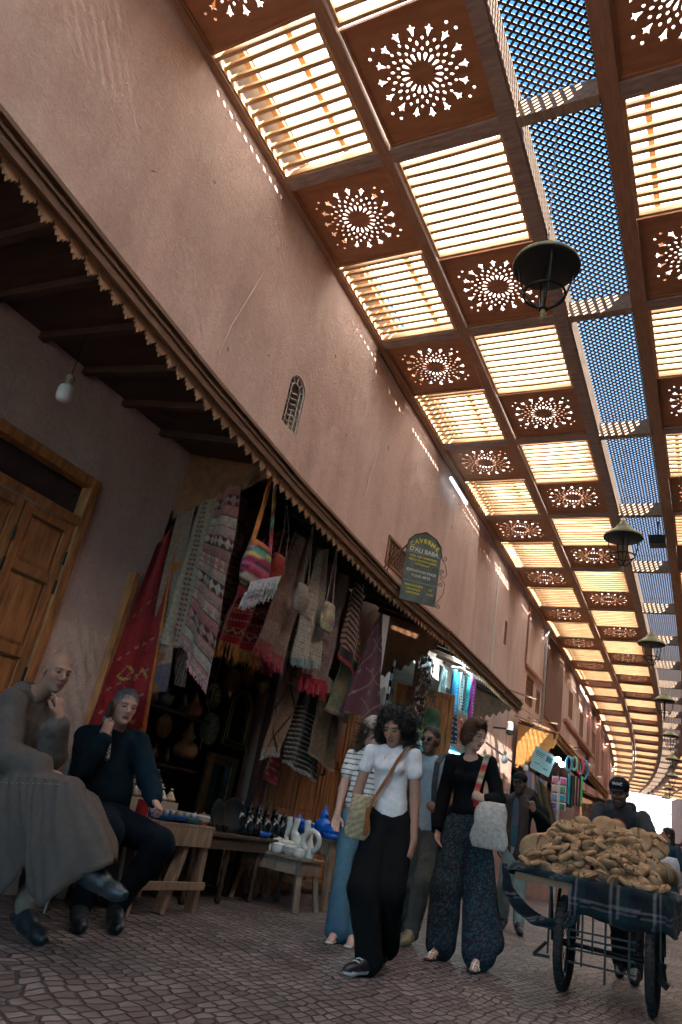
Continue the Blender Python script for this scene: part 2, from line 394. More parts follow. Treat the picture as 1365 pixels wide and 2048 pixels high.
# lattice mesh
def lattice_mesh(W_, L_):
    m = MB(); pit = .062; lw = .0125
    for s, zz in ((1, 0), (-1, .010)):
        kmax = int((W_+L_)/(pit*1.2))+2
        # laths along direction (cos a, s*sin a)
        a = math.radians(38); dx, dy = math.cos(a), s*math.sin(a); nx, ny = -dy, dx
        for k in range(-kmax, kmax):
            cx, cy = nx*pit*k, ny*pit*k
            ts = []
            t0, t1 = -99, 99
            for (p, d, lo, hi) in ((cx, dx, -W_/2, W_/2), (cy, dy, -L_/2, L_/2)):
                ta, tb = (lo-p)/d, (hi-p)/d
                if ta > tb: ta, tb = tb, ta
                t0, t1 = max(t0, ta), min(t1, tb)
            if t1-t0 < .03: continue
            m.bar((cx+dx*t0, cy+dy*t0, zz), (cx+dx*t1, cy+dy*t1, zz), lw*2, .009)
    return m
SW = XR-XS-2*BW
lat_me = share(lattice_mesh(SW+.04, DY), 'lattice_panel', DARKW)
def part(me, name, M, parent=roof):
    o = bpy.data.objects.new(name, me); C.objects.link(o); o.parent = parent; o.matrix_local = M; return o
bt = share(MB().box((-.022,-.5,0),(.022,.5,.045)), 'batten', SLAT)
for i in ROWS:
    M, L = frame(i)
    if i % 1 == 0:
        for b, (xa, xb) in enumerate(((XL,XC),(XC,XS),(XR,XD),(XD,XW))):
            xm = (xa+xb)/2; first_ros = b in (0, 3)
            if first_ros: yr, ysl = BW+SQ/2, BW+SQ+.03+SLN/2
            else: ysl, yr = BW+SLN/2, BW+SLN+.03+SQ/2
            part(ros_me, 'rosette_panel', M @ Matrix.Translation((xm+random.gauss(0,.003), yr+random.gauss(0,.003), .055+random.uniform(0,.004))) @ Euler((random.gauss(0,.004), random.gauss(0,.004), random.gauss(0,.004)+PI*random.randrange(2))).to_matrix().to_4x4())
            part(sl_mes[(i*3+b*2) % 5], 'slat_panel', M @ Matrix.Translation((xm, ysl, .055)))
        part(lat_me, 'lattice_panel', M @ Matrix.Translation(((XS+XR)/2, L/2, .36)))
# beams
def longbeam(x, w0, w1, hw, m, name):
    b = MB()
    P_ = []
    for i in ROWS+[ROWS[-1]+1]:
        M, L = frame(i) if i <= ROWS[-1] else (None, 0)
        if M is None:
            Mp, Lp = frame(i-1); base = Mp @ Matrix.Translation((0, Lp, 0))
        else: base = M
        P_.append([base @ Vector(p) for p in ((x-hw,0,w0),(x+hw,0,w0),(x+hw,0,w1),(x-hw,0,w1))])
    vs = [p for r in P_ for p in r]; fs = []
    for k in range(len(P_)-1):
        for q in range(4): fs.append((k*4+q, k*4+(q+1)%4, (k+1)*4+(q+1)%4, (k+1)*4+q))
    fs += [(0,3,2,1), tuple(len(vs)-4+q for q in range(4))]
    b.add(vs, fs); return b.build(name, m, roof)
for x in (XL+.03, XC, XD, XW-.03): longbeam(x, 0, .17, BW*.8, WDY, 'long_beam')
for x in (XS, XR): longbeam(x, -.005, .30, BW, GREYW if x == XS else WDY, 'long_beam')
PALE = mat('pale_weathered_board', (.33, .235, .17), .8, var=.3, scale=5, bump=.2, stretch=(5, 1, 5))
longbeam(XS+BW+.012, .01, .355, .011, PALE, 'strip_side_board'); longbeam(XR-BW-.012, .01, .355, .011, WDY, 'strip_side_board')
for i in ROWS+[NR]:
    if i <= ROWS[-1]: M, L = frame(i)
    else: M, L = frame(i-1); M = M @ Matrix.Translation((0, L, 0))
    for xa, xb in ((XL-.1, XS-BW), (XR+BW, XW+.1)):
        o = MB().box((xa, -BW, .004), (xb, BW, .165)).build('cross_beam', GREYW, roof); o.matrix_local = M
    b = MB().box((XS+BW+.023, -.055, -.03), (XR-BW-.023, .055, .22))
    o = b.build('strip_cross_beam', PALE if True else WD, roof); o.matrix_local = M
# battens over slats and the clear sheet above
for i in ROWS[3:16]:
    M, L = frame(i)
    for b, (xa, xb) in enumerate(((XL,XC),(XC,XS),(XR,XD),(XD,XW))):
        fr = (.22, .68) if b != 1 else (.9,)
        for q in fr:
            x = xa+(xb-xa)*q+random.uniform(-.05,.05)
            if random.random() < (.9 if b == 0 else .6): MB().box((x-.03, .1, .16), (x+.03, L-.1, .20), M).build('batten', SLAT, roof)
for xa, xb in ((XL+.40, XS-BW), (XR+BW, XW+.05)):
    s = MB(); P_ = []
    for i in ROWS+[NR]:
        if i <= ROWS[-1]: M, L = frame(i)
        else: M, L = frame(i-1); M = M @ Matrix.Translation((0, L, 0))
        xs0 = xa-(.07 if (xa < -3 and i < 1) else 0); P_ += [M @ Vector((xs0, 0, .26)), M @ Vector((xb, 0, .26))]
    s.add(P_, [(2*k, 2*k+1, 2*k+3, 2*k+2) for k in range(len(P_)//2-1)])
    s.build('cover_sheet', SHEET, roof)

gt = MB()
for i in ROWS:
    M, L = frame(i); gt.box((XL-.06, -.02, .33), (XL+.27, L+.02, .345+.0005*(i%2)), M); gt.box((XL+.255, -.02, .35), (XL+.27, L+.02, .40), M)
gt.build('gutter', mat('zinc_gutter', (.42,.42,.41), .6, var=.2), roof)
# ------------------------------------------------------------------ facades
WX = -4.2
def wall_strip(mb, segs, z0, zf, thick=.35, ybends=True, holes=(), x0=WX):
    """upper wall face following the bend; segs: list of (ya, yb, dx); holes (ya,yb,za,zb) left out of the face"""
    for ya, yb, dx in segs:
        cuts = sorted({ya, yb}|{h[k] for h in holes for k in (0,1) if ya < h[k] < yb}|{ya+(yb-ya)*k/max(1,int((yb-ya)/2.5)) for k in range(max(1,int((yb-ya)/2.5)))})
        for a, b in zip(cuts[:-1], cuts[1:]):
            zt = min(zf(a), zf(b)); zc = sorted({z0, zt}|{h[k] for h in holes for k in (2,3) if h[0]<=a+1e-6 and h[1]>=b-1e-6})
            for c, d in zip(zc[:-1], zc[1:]):
                if any(h[0]<=a+1e-6 and h[1]>=b-1e-6 and h[2]<=c+1e-6 and h[3]>=d-1e-6 for h in holes): continue
                xa, xb = x0+dx+bend(a), x0+dx+bend(b)
                mb.add([(xa,a,c),(xb,b,c),(xb,b,d),(xa,a,d),(xa-thick,a,c),(xb-thick,b,c),(xb-thick,b,d),(xa-thick,a,d)],
                       [(0,1,2,3),(7,6,5,4),(4,5,1,0),(3,2,6,7),(0,3,7,4),(1,5,6,2)])
    return mb
ZT = lambda y: zroof(y)+.30
# ------------------------------------------------------------------ left buildings
def building(name_label, segs, z0, holes, m, cat='building'):
    b = thing('building', name_label, cat, (WX, segs[0][0], 0))
    mb = wall_strip(MB(), segs, z0, ZT, holes=holes); o = mb.build('wall', m); o.parent = b; o.matrix_parent_inverse = b.matrix_world.inverted() if False else Matrix.Translation(-b.location)
    return b
def wmx(o):
    m = o.matrix_basis.copy()
    if o.parent is not None: m = wmx(o.parent) @ o.matrix_parent_inverse @ m
    return m
def sub(o, parent):
    """parent a world-space mesh under its thing or part, keeping it where it is"""
    o.parent = parent; o.matrix_parent_inverse = wmx(parent).inverted(); return o
def wgrille(b, ya, yb, za, zb, kind, m=None, x0=None, name='window'):
    """opening grille set in the hole"""
    x = (x0 if x0 is not None else WX+bend((ya+yb)/2))
    fr = MB(); w_ = .035
    y0, y1 = ya, yb
    root = None
    if kind == 'arch':
        cy, r = (ya+yb)/2, (yb-ya)/2; zc = zb-r*1.05
        pts = [(cy+r*math.cos(t), zc+r*1.05*math.sin(t)) for t in np.linspace(0, PI, 15)]
        outline = [(yb, za)]+pts+[(ya, za)]
        # stucco spandrels closing hole corners
        sp = MB()
        for side in (0, 1):
            seq = pts[:8] if side == 0 else pts[7:]
            cn = (yb, zb) if side == 0 else (ya, zb)
            poly = [cn]+[(p[0], p[1]) for p in (seq[::-1] if side == 0 else seq)]
            sp.v += [(x, p[0], p[1]) for p in poly]+[(x-.3, p[0], p[1]) for p in poly]
            o0 = len(sp.v)-2*len(poly); n_ = len(poly)
            sp.c += [(1,1,1)]*(2*n_)
            for q in range(1, n_-1): sp.f.append((o0, o0+q, o0+q+1))
            for q in range(1, n_-1): sp.f.append((o0+q, o0+q+1, o0+q+1+n_, o0+q+n_))
        sub(sp.build('spandrel', STUCCO), b)
        fr.tube([(x-.03, p[0], p[1]) for p in outline], .012, 6)
        r2 = r*.55
        fr.tube([(x-.03, cy+r2*math.cos(t), zc+r2*math.sin(t)) for t in np.linspace(0, PI, 9)], .009, 5)
        for t in np.linspace(.3, PI-.3, 5): fr.tube([(x-.03, cy+r2*math.cos(t), zc+r2*math.sin(t)), (x-.03, cy+r*.97*math.cos(t), zc+r*math.sin(t))], .009, 5)
        for q in (-r2, 0, r2): fr.tube([(x-.03, cy+q, za), (x-.03, cy+q, zc if q else za+.5*(zc-za))], .009, 5)
        nz = 7
        for q in range(nz):
            z = za+(zc-za)*q/nz+.03; yo = .5*r if q % 2 else 0
            fr.tube([(x-.03, ya, z+.02), (x-.03, cy-r2/2, z-.02), (x-.03, cy+r2/2, z+.02), (x-.03, yb, z-.02)], .008, 5)
        o = fr.build(name, m or mat('pale_iron', (.42,.40,.36), .6, .2)); sub(o, b)
    else:
        fr.box((x-.04, ya, za), (x+.015, ya+w_, zb)).box((x-.04, yb-w_, za), (x+.015, yb, zb)).box((x-.04, ya+w_, za), (x+.015, yb-w_, za+w_)).box((x-.04, ya+w_, zb-w_), (x+.015, yb-w_, zb))
        if kind == 'iron':
            for q in range(1, 9): fr.tube([(x-.01, ya+(yb-ya)*q/9, za), (x-.01, ya+(yb-ya)*q/9, zb)], .007, 5)
            for q in range(1, 4):
                z = za+(zb-za)*q/4
                for k in range(8): fr.tube([(x-.005, ya+(yb-ya)*(k+.5+.38*math.cos(t))/9, z+.045*math.sin(t)) for t in np.linspace(0, 2*PI, 9)], .005, 4)
        elif kind == 'mashr':
            p = .085; hmax = zb-za
            for s in (1, -1):
                k = -int(hmax/p)-2
                while k*p < (yb-ya)+hmax:
                    # lines y = ya+k*p + s*(z-za)
                    z0_, z1_ = za, zb; y0_ = ya+k*p if s > 0 else ya+k*p; 
                    f0 = (lambda z: y0_+(z-za)) if s > 0 else (lambda z: y0_+hmax-(z-za))
                    ta, tb = za, zb
                    if s > 0: ta = max(za, za+ya-y0_); tb = min(zb, za+yb-y0_)
                    else: ta = max(za, za+y0_+hmax-yb); tb = min(zb, za+y0_+hmax-ya)
                    if tb-ta > .03: fr.bar((x+(.004 if s>0 else -.006), f0(ta), ta), (x+(.004 if s>0 else -.006), f0(tb), tb), .026, .008, up=(1,0,0))
                    k += 1
        o = fr.build(name, m or AWN); sub(o, b)
    bk = MB().box((x-.34, ya-.02, za-.02), (x-.30, yb+.02, zb+.02)); k = bk.build('pane', mat('dark_pane', (.02,.022,.025), .2, spec=.6)); sub(k, o)
    return o

NEAR = building('near tan stucco building with pine door and arched grille window', [(-9, 7.35, 0)], 0,
    [(1.46, 3.46, 0, 2.86), (4.28, 6.72, 0, 3.02), (5.52, 5.86, 4.70, 5.38)], STUCCO)
wgrille(NEAR, 5.52, 5.86, 4.70, 5.38, 'arch')
MID = building('tan stucco building with a small iron grille above the hanging painted sign', [(7.35, 13.05, -.05), (13.05, 14.3, -.12)], 0,
    [(9.62, 13.7, 0, 3.25), (8.78, 9.62, 4.30, 4.74)], STUCCO)
wgrille(MID, 8.78, 9.62, 4.30, 4.74, 'iron', x0=WX-.05+bend(9.2)+.012)
THIRD = building('tan stucco building with a slit window, pale drain streak and grey downpipe', [(14.3, 20.75, -.12)], 0,
    [(15.96, 16.12, 5.13, 5.68), (18.6, 19.35, 4.35, 5.05), (19.95, 20.35, 4.36, 4.96), (17.7, 20.6, 0, 2.75)], STUCCO)
wgrille(THIRD, 15.96, 16.12, 5.13, 5.68, 'x', x0=WX-.12+bend(16)); wgrille(THIRD, 18.6, 19.35, 4.35, 5.05, 'iron', x0=WX-.12+bend(19)+.01, m=AWN); wgrille(THIRD, 19.95, 20.35, 4.36, 4.96, 'mashr', x0=WX-.12+bend(20))
st = MB(); x = WX-.12+bend(15)
st.box((x-.02, 15.0, 4.2), (x+.012, 15.09, 6.75)); sub(st.build('drain_strip', mat('grey_lime_streak', (.55,.53,.48), .8)), THIRD)
lg = MB(); x = WX-.12+bend(18.5)
lg.box((x, 18.3, 5.19), (x+.07, 20.5, 5.26))
for k in range(34): lg.box((x-.01, 18.24, 5.25+k*.052), (x+.05, 18.33, 5.275+k*.052))
sub(lg.build('brick_ledge', mat('terracotta_ledge', (.36,.19,.14), .85)), THIRD)
pp = MB(); x = WX-.12+bend(20.5)+.08
pp.tube([(x, 20.52, 3.6), (x, 20.52, 6.7), (x+.05, 20.7, 6.95), (x+.05, 21.15, 7.1)], .045, 10)
sub(pp.build('downpipe', mat('grey_pvc', (.38,.38,.40), .5), smooth=True), THIRD)
FOURTH = building('pink stucco building with a tall carved lattice bay beside the grey downpipe', [(20.75, 24.1, -.15)], 0, [(21.3, 23.7, 4.5, 6.9), (21.1, 23.9, 0, 2.7)], STUCCO2)
wgrille(FOURTH, 21.3, 23.7, 4.5, 6.9, 'mashr', x0=WX-.15+bend(22.4)+.06, m=mat('carved_lattice_wood', (.20,.10,.07), .8), name='lattice_bay')
FIFTH = building('tan stucco building with a long moulding and shutters past the lattice bay', [(24.1, 28.2, -.1), (28.2, 32.0, -.22)], 0, [(24.8, 27.4, 0, 2.6), (29.4, 30.3, 5.2, 6.2), (25.5, 26.3, 5.3, 6.2), (28.6, 31.5, 0, 2.6)], STUCCO)
wgrille(FIFTH, 29.4, 30.3, 5.2, 6.2, 'mashr', x0=WX-.22+bend(29.8)); wgrille(FIFTH, 25.5, 26.3, 5.3, 6.2, 'mashr', x0=WX-.1+bend(26))
x = WX-.1+bend(28)
l2 = MB()
for k in range(8):
    ya = 24.6+k; xx = WX-.1+bend(ya); l2.box((xx-.15, ya, 4.95), (xx+.1, ya+1.0, 5.05))
sub(l2.build('moulding', mat('terracotta_ledge'), None), FIFTH)
SIXTH = building('pink stucco building with pilasters in the far left row', [(32, 35, -.1), (35, 36.2, .05), (36.2, 41, -.15), (41, 42.2, .05), (42.2, 47, -.2)], 0,
    [(33, 34.2, 5, 6.1), (38, 39.2, 5, 6.1), (44, 45.2, 5, 6.1)], STUCCO2)
for a in (33, 38, 44): wgrille(SIXTH, a, a+1.2, 5, 6.1, 'mashr', x0=WX-.12+bend(a+.6))
SEVENTH = building('pale pink building at the far end of the left row', [(47, 52, -.1), (52, 53, .08), (53, 59, -.2), (59, 60, .1), (60, 71, -.1)], 0, [], STUCCO)
# doors and shop shells behind the openings
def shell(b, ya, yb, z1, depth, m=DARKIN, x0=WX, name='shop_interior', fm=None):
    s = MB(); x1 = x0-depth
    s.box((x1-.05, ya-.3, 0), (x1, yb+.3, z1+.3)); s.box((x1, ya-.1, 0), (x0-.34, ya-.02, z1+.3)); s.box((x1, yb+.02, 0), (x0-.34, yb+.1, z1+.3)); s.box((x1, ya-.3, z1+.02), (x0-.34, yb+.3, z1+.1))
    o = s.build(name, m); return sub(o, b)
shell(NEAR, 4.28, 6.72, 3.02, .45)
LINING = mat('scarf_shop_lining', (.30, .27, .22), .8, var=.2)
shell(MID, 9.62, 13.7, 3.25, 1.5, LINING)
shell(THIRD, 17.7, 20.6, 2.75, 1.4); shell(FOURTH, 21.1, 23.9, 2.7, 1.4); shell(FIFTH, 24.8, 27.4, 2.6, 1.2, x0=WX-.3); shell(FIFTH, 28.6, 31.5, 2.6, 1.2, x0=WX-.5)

# pine double door with transom
def panel_door(mb, gm, x, ya, yb, za, zb, rows, cols=1):
    """raised-and-fielded door leaf facing +x"""
    mb.box((x-.045, ya, za), (x, yb, zb))
    st_ = .075
    zs = [za]+[za+(zb-za)*r for r in rows]+[zb]
    for c in range(cols):
        a = ya+(yb-ya)*c/cols; b = ya+(yb-ya)*(c+1)/cols
        mb.box((x, a+.004, za), (x+.018, a+st_, zb)).box((x, b-st_, za), (x+.018, b-.004, zb))
        for k, z in enumerate(zs):
            h = st_*.5 if 0 < k < len(zs)-1 else st_
            lo = z-(h if k else 0); hi = z+(h if k < len(zs)-1 else 0)
            if k == 0: hi = z+st_*1.3
            if k == len(zs)-1: lo = z-st_
            mb.box((x, a+st_, lo), (x+.018, b-st_, hi))
        for k in range(len(zs)-1):
            z0_, z1_ = zs[k]+st_*(1.3 if k == 0 else .5), zs[k+1]-st_*(1 if k == len(zs)-2 else .5)
            i = .028
            mb.add([(x+.012, a+st_+i, z0_+i), (x+.012, b-st_-i, z0_+i), (x+.012, b-st_-i, z1_-i), (x+.012, a+st_+i, z1_-i),
                    (x+.001, a+st_, z0_), (x+.001, b-st_, z0_), (x+.001, b-st_, z1_), (x+.001, a+st_, z1_)],
                   [(0,1,2,3),(4,5,1,0),(5,6,2,1),(6,7,3,2),(7,4,0,3)])
            gm.bar((x+.019, a+st_, z1_), (x+.019, b-st_, z1_), .008, .012)
fr = MB(); xd = WX-.05
fr.box((xd-.06, 1.46, 0), (xd+.07, 1.56, 2.86)).box((xd-.06, 3.38, 0), (xd+.07, 3.46, 2.86)).box((xd-.06, 1.56, 2.78), (xd+.07, 3.38, 2.86)).box((xd-.06, 1.56, 2.46), (xd+.07, 3.38, 2.53))
door_frame = fr.build('door_frame', DOORW, bevel=.006); sub(door_frame, NEAR)
sub(MB().box((xd-.05, 1.56, 2.53), (xd-.03, 3.38, 2.78)).build('transom_pane', mat('dark_pane')), NEAR)
for a, b in ((1.56, 2.014), (2.02, 2.466), (2.472, 2.92), (2.926, 3.38)):
    d = MB(); gr = MB(); panel_door(d, gr, xd+.02, a, b, 0.02, 2.455, (.33, .60, .82))
    o = d.build('door', DOORW, bevel=.004); sub(o, NEAR); gm_ = [gr.v[i:i+8] for i in range(0, len(gr.v), 8)]
    for vv in gm_:
        q_ = MB(); q_.add(vv, [(3,2,1,0),(4,5,6,7),(0,1,5,4),(1,2,6,5),(2,3,7,6),(3,0,4,7)]); sub(q_.build('moulding', DOORD), o)
    h = MB()
    for z in (.5, 1.35, 1.98, 2.2): h.tube([(xd+.05, b-.008, z-.05), (xd+.05, b-.008, z+.05)], .009, 8)
    sub(h.build('hinge', BLACKM), o)
# folded pine shutters right of the rugs
fr = MB(); xs = WX+.03
for a, b in ((6.76, 7.26), (7.28, 7.78), (7.80, 8.30), (8.32, 8.86)):
    d = MB(); gr = MB(); panel_door(d, gr, xs, a, b, .05, 2.5, (.3, .55, .8))
    o = d.build('shutter', DOORW, bevel=.004); sub(o, NEAR if b < 7.35 else MID)
    for i_ in range(0, len(gr.v), 8):
        q_ = MB(); q_.add(gr.v[i_:i_+8], [(3,2,1,0),(4,5,6,7),(0,1,5,4),(1,2,6,5),(2,3,7,6),(3,0,4,7)]); sub(q_.build('moulding', DOORD), o)
    hd = MB().tube([(xs+.03, b-.06, 1.25), (xs+.07, b-.06, 1.25), (xs+.07, b-.06, 1.45), (xs+.03, b-.06, 1.45)], .012, 6)
    sub(hd.build('latch', BLACKM), o)
# pine door leaf standing open by the scarf shop
d = MB(); gr = MB(); panel_door(d, gr, 0, 0, .9, .05, 2.75, (.3, .62, ))
o = d.build('door', DOORW, bevel=.004); o.parent = MID; o.matrix_parent_inverse = Matrix.Translation(-MID.location) @ T(WX+.02, 9.6, 0, rz=math.radians(-52))


# ------------------------------------------------------------------ wooden awnings
def star_poly(r, r2, n=5, rot=0): return [((r if k % 2 == 0 else r2)*math.sin(PI*k/n+rot), (r if k % 2 == 0 else r2)*math.cos(PI*k/n+rot)) for k in range(2*n)]
def awning(label, pts, zwall, returns=(), joist=.62, m_f=AWN, m_v=VAL, pitch=.120, cat='awning'):
    a = thing('wooden_awning', label, cat, (WX, pts[0][1], 0))
    pts = [Vector(p) for p in pts]
    fa, cap, va, so, jo = MB(), MB(), MB(), MB(), MB()
    for p, q in zip(pts[:-1], pts[1:]):
        d = (q-p).normalized(); nrm = Vector((d.y, -d.x, 0)).normalized()
        def strip(mb, o0, z0, o1, z1):
            A, B = p+nrm*o0, q+nrm*o0; A2, B2 = p+nrm*o1, q+nrm*o1
            mb.add([A+Vector((0,0,z0)), B+Vector((0,0,z0)), B2+Vector((0,0,z0)), A2+Vector((0,0,z0)), A+Vector((0,0,z1)), B+Vector((0,0,z1)), B2+Vector((0,0,z1)), A2+Vector((0,0,z1))],
                   [(0,1,2,3),(7,6,5,4),(0,4,5,1),(3,2,6,7),(0,3,7,4),(1,5,6,2)])
        strip(fa, -.028, -.135, 0, -.03)
        strip(cap, -.05, -.03, .03, 0); strip(cap, .001, -.075, .012, -.055)
        strip(jo, -.10, -.15, -.05, -.05)
        # soffit from edge to wall
        wa = Vector((WX+bend(p.y)+.002, p.y, zwall)); wb = Vector((WX+bend(q.y)+.002, q.y, zwall))
        pa, pb = p+Vector((-.03,0,-.045)), q+Vector((-.03,0,-.045))
        so.add([pa, pb, wb, wa, pa+Vector((0,0,.03)), pb+Vector((0,0,.03)), wb+Vector((0,0,.03)), wa+Vector((0,0,.03))], [(3,2,1,0),(4,5,6,7),(0,1,5,4),(2,3,7,6),(0,4,7,3),(1,2,6,5)])
        L = (q-p).length; n = max(1, round(L/joist))
        for k in range(n+1):
            t = (k+.5)/(n+1); c = p.lerp(q, t); wl = Vector((WX+bend(c.y)+.01, c.y, zwall)); jo.bar(c+Vector((-.1,0,-.085)), wl+Vector((0,0,-.035)), .05, .055)
        # tops: boards laid over
        # valance with star drops
        n = max(1, round(L/pitch)); s = L/n
        for k in range(n):
            c = p+d*(s*(k+.5)); off = c-nrm*.052
            M = Matrix(((d.x, nrm.x, 0, off.x), (d.y, nrm.y, 0, off.y), (0, 0, 1, off.z), (0,0,0,1)))
            h = s/2; Y = -.135
            poly = [(-h, Y+.02), (h, Y+.02), (h, Y-.012), (h*.78, Y-.03), (h*.86, Y-.05), (h*.55, Y-.055), (h*.42, Y-.078), (h*.2, Y-.068), (0, Y-.10), (-h*.2, Y-.068), (-h*.42, Y-.078), (-h*.55, Y-.055), (-h*.86, Y-.05), (-h*.78, Y-.03), (-h, Y-.012)]
            va.prism(poly[::-1], .014, M)
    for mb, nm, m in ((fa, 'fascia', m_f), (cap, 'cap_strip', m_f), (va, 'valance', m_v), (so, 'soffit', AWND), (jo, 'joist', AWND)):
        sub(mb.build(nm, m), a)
    # end boards hanging at right angles to the wall
    for (y, x_out, ztop_out, zb_wall, zb_out, scal, mr) in returns:
        r = MB(); xw = WX+bend(y); L = x_out-xw; n = max(3, round(L/.12)); poly = []
        poly = [(0, zwall), (L, ztop_out-.06)]
        for k in range(n):
            t0, t1 = 1-k/n, 1-(k+1)/n; z = lambda t: zb_wall+(zb_out-zb_wall)*t**1.4
            if scal: poly += [(L*t0, z(t0)+.03), (L*(t0*.75+t1*.25), z(t0)+.0), (L*(t0+t1)/2, z(t0)-.06), (L*(t0*.25+t1*.75), z(t1)+.0)]
            else: poly += [(L*t0, z(t0))]
        poly += [(0, zb_wall)]
        # ear-cut friendly: build as vertical slices
        xs_ = sorted({p[0] for p in poly}); 
        low = {}
        for px_, pz in poly[2:]: low[round(px_,5)] = min(low.get(round(px_,5), 9), pz)
        ks = sorted(low)
        for u, v in zip(ks[:-1], ks[1:]):
            tu = zwall+(ztop_out-.06-zwall)*u/L; tv = zwall+(ztop_out-.06-zwall)*v/L
            r.add([(xw+u, y, low[u]), (xw+v, y, low[v]), (xw+v, y, tv), (xw+u, y, tu), (xw+u, y+.02, low[u]), (xw+v, y+.02, low[v]), (xw+v, y+.02, tv), (xw+u, y+.02, tu)],
                  [(0,1,2,3),(7,6,5,4),(0,4,5,1),(2,6,7,3)])
        sub(r.build('end_board', mr or m_f), a)
    # shingled top
    tp = MB()
    for p, q in zip(pts[:-1], pts[1:]):
        wa = Vector((WX+bend(p.y)+.002, p.y, zwall+.10)); wb = Vector((WX+bend(q.y)+.002, q.y, zwall+.10))
        A, B = p+Vector((-.03,0,.002)), q+Vector((-.03,0,.002))
        tp.add([A, B, wb, wa, A-Vector((0,0,.02)), B-Vector((0,0,.02)), wb-Vector((0,0,.02)), wa-Vector((0,0,.02))], [(0,1,2,3),(7,6,5,4),(0,3,7,4),(1,5,6,2)])
    sub(tp.build('top_board', m_f), a)
    return a
NE = [(-3.0,-3.0,3.75),(-2.93,.4,3.66),(-2.95,1.17,3.61),(-3.02,1.93,3.58),(-3.10,3.19,3.50),(-3.17,4.60,3.43),(-3.25,7.0,3.37),(-3.27,8.98,3.40)]
awning('long brown wooden awning with star-edged valance over the pine door and rug shop', NE, 3.60,
       returns=[(4.32, -3.2, 3.44, 2.95, 3.38, False, None)])
awning('brown wooden awning with star-edged valance over the lit scarf shop', [(-3.28,9.06,3.41),(-3.29,11,3.38),(-3.32,13.5,3.35)], 3.62,
       returns=[(9.14, -3.31, 3.40, 2.75, 3.33, True, None), (13.42, -3.34, 3.36, 2.95, 3.28, True, None)])
ORG = mat('orange_varnished_board', (.50, .24, .07), .45, var=.2, scale=3, stretch=(1,1,5))
awning('orange varnished wooden canopy with scalloped end board over the trinket stall', [(-3.42,17.5,3.5),(-3.5,22,3.35),(-3.62,27.8,3.17)], 3.62,
       returns=[(17.52, -3.44, 3.50, 2.62, 3.22, True, ORG)], m_f=ORG)
awning('far brown wooden awning beyond the trinket stall', [(-3.75,28.6,3.0),(-4.0,33,2.95),(-4.6,40,2.9)], 3.2, returns=[(28.7, -3.78, 3.0, 2.2, 2.6, False, None)])

# clutter of laths and cloth lying on the ledge above the far awnings
cl = MB()
for k in range(26):
    y = 15.2+k*.62+random.uniform(-.2,.2); z = 3.66+random.uniform(0,.3); x = WX+bend(y)
    cl.bar((x+random.uniform(.05,.2), y, z), (x+random.uniform(.2,.7), y+random.uniform(.4,1.3), z+random.uniform(-.12,.2)), .03, .03)
tag(cl.build('timber_offcuts', mat('pale_weathered_board')), 'jumble of pale laths lying on top of the orange canopy', 'timber', kind='stuff')

# ------------------------------------------------------------------ right hand side (mostly out of frame) and the far end
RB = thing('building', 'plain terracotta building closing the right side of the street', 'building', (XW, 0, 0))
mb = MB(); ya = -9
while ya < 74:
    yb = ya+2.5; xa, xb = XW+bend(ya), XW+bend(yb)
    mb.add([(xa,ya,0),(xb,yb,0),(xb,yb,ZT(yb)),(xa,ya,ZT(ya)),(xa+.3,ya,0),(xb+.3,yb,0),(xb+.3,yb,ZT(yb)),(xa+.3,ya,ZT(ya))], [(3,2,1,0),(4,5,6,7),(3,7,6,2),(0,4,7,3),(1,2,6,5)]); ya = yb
sub(mb.build('wall', DARKSTUC), RB)  # unseen wall, coloured dark to cut bounce light
for k, y in enumerate(range(-7, 66, 4)):  # unseen shutters and awnings, added to darken the light bounced across the street
    o = MB().box((XW-.09+bend(y+1.8), y+.1, .0), (XW+.05+bend(y+1.8), y+3.6, 3.1)).build('shop_shutter', mat('brown_shutter', (.10,.05,.03), .7, var=.3, stretch=(1,1,6))); sub(o, RB)
    b = MB(); b.box((XW-1.0+bend(y+2), y-.1, 3.35), (XW-.96+bend(y+2), y+3.9, 3.5)); sub(b.build('awning_fascia', AWN), RB)
    b = MB(); b.add([(XW-.97+bend(y+2), y-.1, 3.42), (XW-.97+bend(y+2), y+3.9, 3.42), (XW+bend(y+2), y+3.9, 3.6), (XW+bend(y+2), y-.1, 3.6)], [(0,1,2,3)]); b.add([(XW-.97+bend(y+2), y-.1, 3.38), (XW-.97+bend(y+2), y+3.9, 3.38), (XW+bend(y+2), y+3.9, 3.56), (XW+bend(y+2), y-.1, 3.56)], [(3,2,1,0)]); sub(b.build('awning_board', AWND), RB)
EB = thing('building', 'white walled building with a pink base closing the far end of the street', 'building', (-5, 86, 0))
sub(MB().box((-30, 86, 2.9), (16, 87, 16)).box((-30, 85.9, 5.6), (16, 86, 5.68)).box((-30, 85.9, 7.0), (16, 86, 7.05)).build('wall', WHITEWALL), EB)
sub(MB().box((-30, 85.85, 0), (16, 86.9, 2.9)).build('base', STUCCO2), EB)
sub(MB().box((-30, 85.7, 2.902), (16, 85.849, 3.15)).build('moulding', mat('terracotta_ledge')), EB)
for xx in (-7.8, -5.6, -3.6, -1.5): sub(MB().box((xx, 85.8, 0), (xx+1.1, 85.87, 2.1)).build('door', DOORW), EB)
PIL = MB().box((-10.3, 70.5, 0), (-9.2, 71.5, 8.4)).build('wall', STUCCO2); tag(PIL, 'red ochre pier at the end of the roofed street', 'wall')

